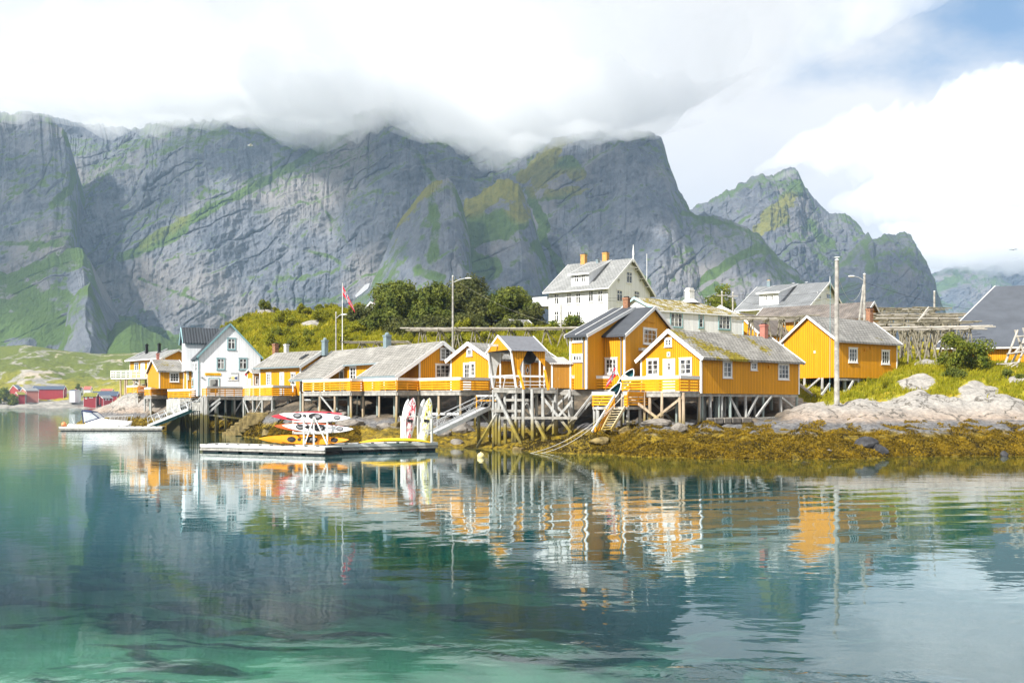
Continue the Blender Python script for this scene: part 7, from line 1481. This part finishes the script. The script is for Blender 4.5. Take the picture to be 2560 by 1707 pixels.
tree('bush', 'tall rowan bush with yellowing top beside the fish racks', 'bush', 2386, 92.5, 828, 30, 'leaf_bush', 4200, .12, 12, 'bushes by the racks', seed=14, trunk=.12, low=.05)
tree('bush', 'wide green bush right of the rowan bush', 'bush', 2440, 94, 846, 36, 'leaf_bush', 4600, .12, 13, 'bushes by the racks', seed=15, trunk=.12, low=.02)
tree('bush', 'dark low shrub with reddish tips under the rowan bush', 'bush', 2385, 89.5, 918, 22, 'leaf_dark', 1500, .10, 7, 'bushes by the racks', seed=16, trunk=.06, low=0)
tree('bush', 'small dark shrub below the pale log teepee', 'bush', 2515, 90, 921, 14, 'leaf_dark', 900, .10, 6, 'bushes by the racks', seed=17, trunk=.06, low=0)
tree('bush', 'small dark shrub at the right edge below the teepee', 'bush', 2546, 89, 936, 12, 'leaf_dark', 800, .10, 6, 'bushes by the racks', seed=18, trunk=.06, low=0)
for i, (px, yt, hw, lb) in enumerate(((10, 966, 16, 'round green bush at the left picture edge across the bay'), (32, 983, 11, 'lower green bush beside the turf-roofed hut across the bay'), (196, 958, 6, 'dark bush standing between the cottages across the bay'))): tree('bush', lb, 'bush', px, 725 if px < 100 else 830, yt, hw, 'leaf_bush', 1800, .75, 9, 'bushes across the bay', zbase=float(far_h(px, 725 if px < 100 else 830)), seed=80+i, trunk=.4, low=0)
# shrubs scattered over the knoll
rs = random.Random(21); k = 0; where = ['on the left brow of the knoll', 'on the middle of the knoll', 'on the right side of the knoll']
spots = []
for i in range(84):
    for _ in range(30):
        px = rs.uniform(500, 965); d = rs.uniform(134, 168)
        if i >= 58: px = rs.uniform(1010, 1420); d = rs.uniform(123, 139)
        if all(abs(px-a)/9+abs(d-c)/3.0 > 1.6 for a, c in spots) and not (560 > px and d < 150): break
    spots.append((px, d))
protos = []
for i in range(4): protos.append(tree('shrub', None, 'shrub', spots[i][0], spots[i][1], 0, 1, 'leaf_bright', 10, .2, 1, seed=i) if False else None)
def shrub_proto(i, mt): 
    r = empty('shrub', (0, 0, 0)); rr = np.random.RandomState(50+i); C = []; O = []
    for _ in range(8):
        c = np.array([rr.uniform(-.6, .6), rr.uniform(-.6, .6), rr.uniform(.35, 1.45)]); u = rr.normal(size=(170, 3)); u /= np.linalg.norm(u, axis=1)[:, None]; C.append(c+u*(.45*(1-.5*rr.uniform(0, 1, 170)**1.5))[:, None]); O.append(u)
    C = np.concatenate(C); leaves('crown', C, np.full(len(C), .105), M[mt], r, None, .3, np.concatenate(O))
    b = MB(); [b.tube((0, 0, -.2), (rr.uniform(-.5, .5), rr.uniform(-.3, .3), 1.2), .05, .015, 5) for _ in range(4)]; b.build('trunk', M['bark'], r); return r
protos = [shrub_proto(0, 'leaf_bright'), shrub_proto(1, 'leaf_bright'), shrub_proto(2, 'leaf_bush'), shrub_proto(3, 'leaf_dark')]
used = set()
tones = ('bright yellow-green shrub', 'bright yellow-green shrub', 'mid-green shrub', 'dark green shrub')
for px, d in sorted(spots):
    t = rs.choice((0, 0, 0, 1, 1, 1, 2, 2)) if 3 in used else 3; o = protos[t] if t not in used else copy_tree(protos[t]); used.add(t); p = WZ(px, d, 0); s = rs.uniform(.5, 1.2)
    o.location = (p.x, p.y, gxy(p.x, p.y)-.1); o.scale = (s*rs.uniform(.9, 1.3), s, s*rs.uniform(.8, 1.15)); o.rotation_euler = (0, 0, rs.uniform(0, 6.28))
    tag(o, '%s %s' % (tones[t], 'on the left brow of the grassy knoll' if px < 660 else ('in the middle of the grassy knoll' if px < 800 else ('on the right of the grassy knoll before the grove' if px < 1000 else 'in the grass behind the long drying rack'))), 'shrub', 'shrubs on the knoll')
# rough grass and rockweed
def scatter(pred, n, pxr, dr):
    out = []; m = 0
    while m < n:
        px = nr.uniform(*pxr, 60000); d = np.sqrt(nr.uniform(dr[0]**2, dr[1]**2, 60000)); x = (px-CX)/F*d; z = ground_h(x, d); ok = pred(x, d, z, px); out.append(np.stack([x, d, z], 1)[ok]); m += ok.sum()
        if not ok.any(): break
    return np.concatenate(out)[:n]
def blades(name, P, hgt, wid, mt, seed):
    n = len(P); a = nr.uniform(0, 6.283, n); h = hgt*nr.uniform(.5, 1.4, n)*(1+.5*pn(P[:, 0]/1.3, P[:, 1]/1.3, seed)); w_ = wid*nr.uniform(.6, 1.3, n); lean = nr.normal(0, .28, (n, 2))*h[:, None]
    S = np.stack([np.cos(a)*w_, np.sin(a)*w_, np.full(n, -.04)], 1); tip = P+np.stack([lean[:, 0]+.12*h, lean[:, 1], h], 1); mid = P+np.stack([lean[:, 0]*.3, lean[:, 1]*.3, h*.6], 1)
    V = np.stack([P-S*[1, 1, -1], P+S, mid+S*.7*[1, 1, 0], tip, mid-S*.7*[1, 1, 0]], 1).reshape(-1, 3)
    o = mesh_np(name, V, np.arange(5*n).reshape(n, 5), M[mt], attrs={'tint': np.repeat(np.clip(.5+.5*pn(P[:, 0]/2.5, P[:, 1]/2.5, seed+1)+nr.uniform(-.3, .3, n), 0, 1), 5)}); o['kind'] = 'stuff'; return o
P = scatter(lambda x, d, z, px: (turf_mask(x, d)+.35*pn(x/.8, d/.8, 44) > .55) & (z > 3.2), 52000, (1930, 2900), (80, 112)); blades('grass', P, .34, .035, 'grass', 61)
P = scatter(lambda x, d, z, px: (turf_mask(x, d)+.35*pn(x/1.2, d/1.2, 44) > .55) & (z > 4.5), 46000, (430, 900), (112, 172)); blades('grass', P, .42, .06, 'grass', 64)
P = scatter(lambda x, d, z, px: (turf_mask(x, d)+.35*pn(x/1.2, d/1.2, 44) > .5) & (z > 4.5), 36000, (760, 1560), (107, 142)); blades('grass', P, .5, .05, 'grass', 67)
def weeds(pred, n, pxr, dr, ls, mt):
    P = scatter(pred, n, pxr, dr); P[:, 2] += nr.uniform(.0, .14, len(P)); o = leaves('seaweed', P, np.full(len(P), ls), M[mt], None, .5+.5*pn(P[:, 0]/1.1, P[:, 1]/1.1, 81), .7, None, .45); o['kind'] = 'stuff'
wp = lambda lo, hi, s: (lambda x, d, z, px: (z > lo+.12) & (z+1.1*(fbm(x/1.8, d/1.8, 3, s)) < hi) & (pn(x/.9, d/.9, s+2) > -.45))
weeds(wp(-.12, 1.55, 82), 72000, (1480, 2900), (54, 80), .11, 'weed'); weeds(wp(-.1, 1.3, 85), 26000, (640, 900), (66, 100), .13, 'weed'); weeds(wp(-.1, 1.4, 88), 8000, (230, 650), (98, 150), .17, 'weed')
weeds(wp(-.12, .9, 91), 9000, (1200, 2600), (54, 76), .12, 'weed_dark'); weeds(wp(-.1, 1.3, 94), 8000, (400, 900), (66, 124), .15, 'weed_dark')
# kelp stalks standing in the shallows
for px, d, L, lb in ((300, 15.2, 1.0, 'dark kelp stalk arching under water in the left foreground'), (640, 13.2, .9, 'dark kelp stalk bending in the lower middle foreground'), (170, 15.6, 1.2, 'dark kelp stalk near the left picture edge')):
    p = WZ(px, d, gz(px, d)); b = MB(); pts = [p+Vector((L*1.1*t*t, -.1*t, .55*math.sin(t*2.4)*L)) for t in np.linspace(0, 1, 9)]; b.path(pts, .022, 6); o = b.build('kelp_stalk', M['weed_dark']); tag(o, lb, 'kelp')
# ------------------------------------------------------------------ air
m = bpy.data.materials.new('haze_air'); m.use_nodes = True; t = NT(m.node_tree); t.n.clear(); o = t.n.new('ShaderNodeOutputMaterial'); pv = t.n.new('ShaderNodeVolumePrincipled')
pv.inputs['Color'].default_value = (.52, .74, 1, 1); pv.inputs['Density'].default_value = .00009; pv.inputs['Anisotropy'].default_value = 0.0; t.l.new(pv.outputs[0], o.inputs['Volume'])
b = MB(); b.hexa([(-6990, -299, -7.7), (6990, -299, -7.7), (6990, 5990, -7.7), (-6990, 5990, -7.7), (-6990, -299, 900), (6990, -299, 900), (6990, 5990, 900), (-6990, 5990, 900)]); b.build('haze', m)['kind'] = 'stuff'
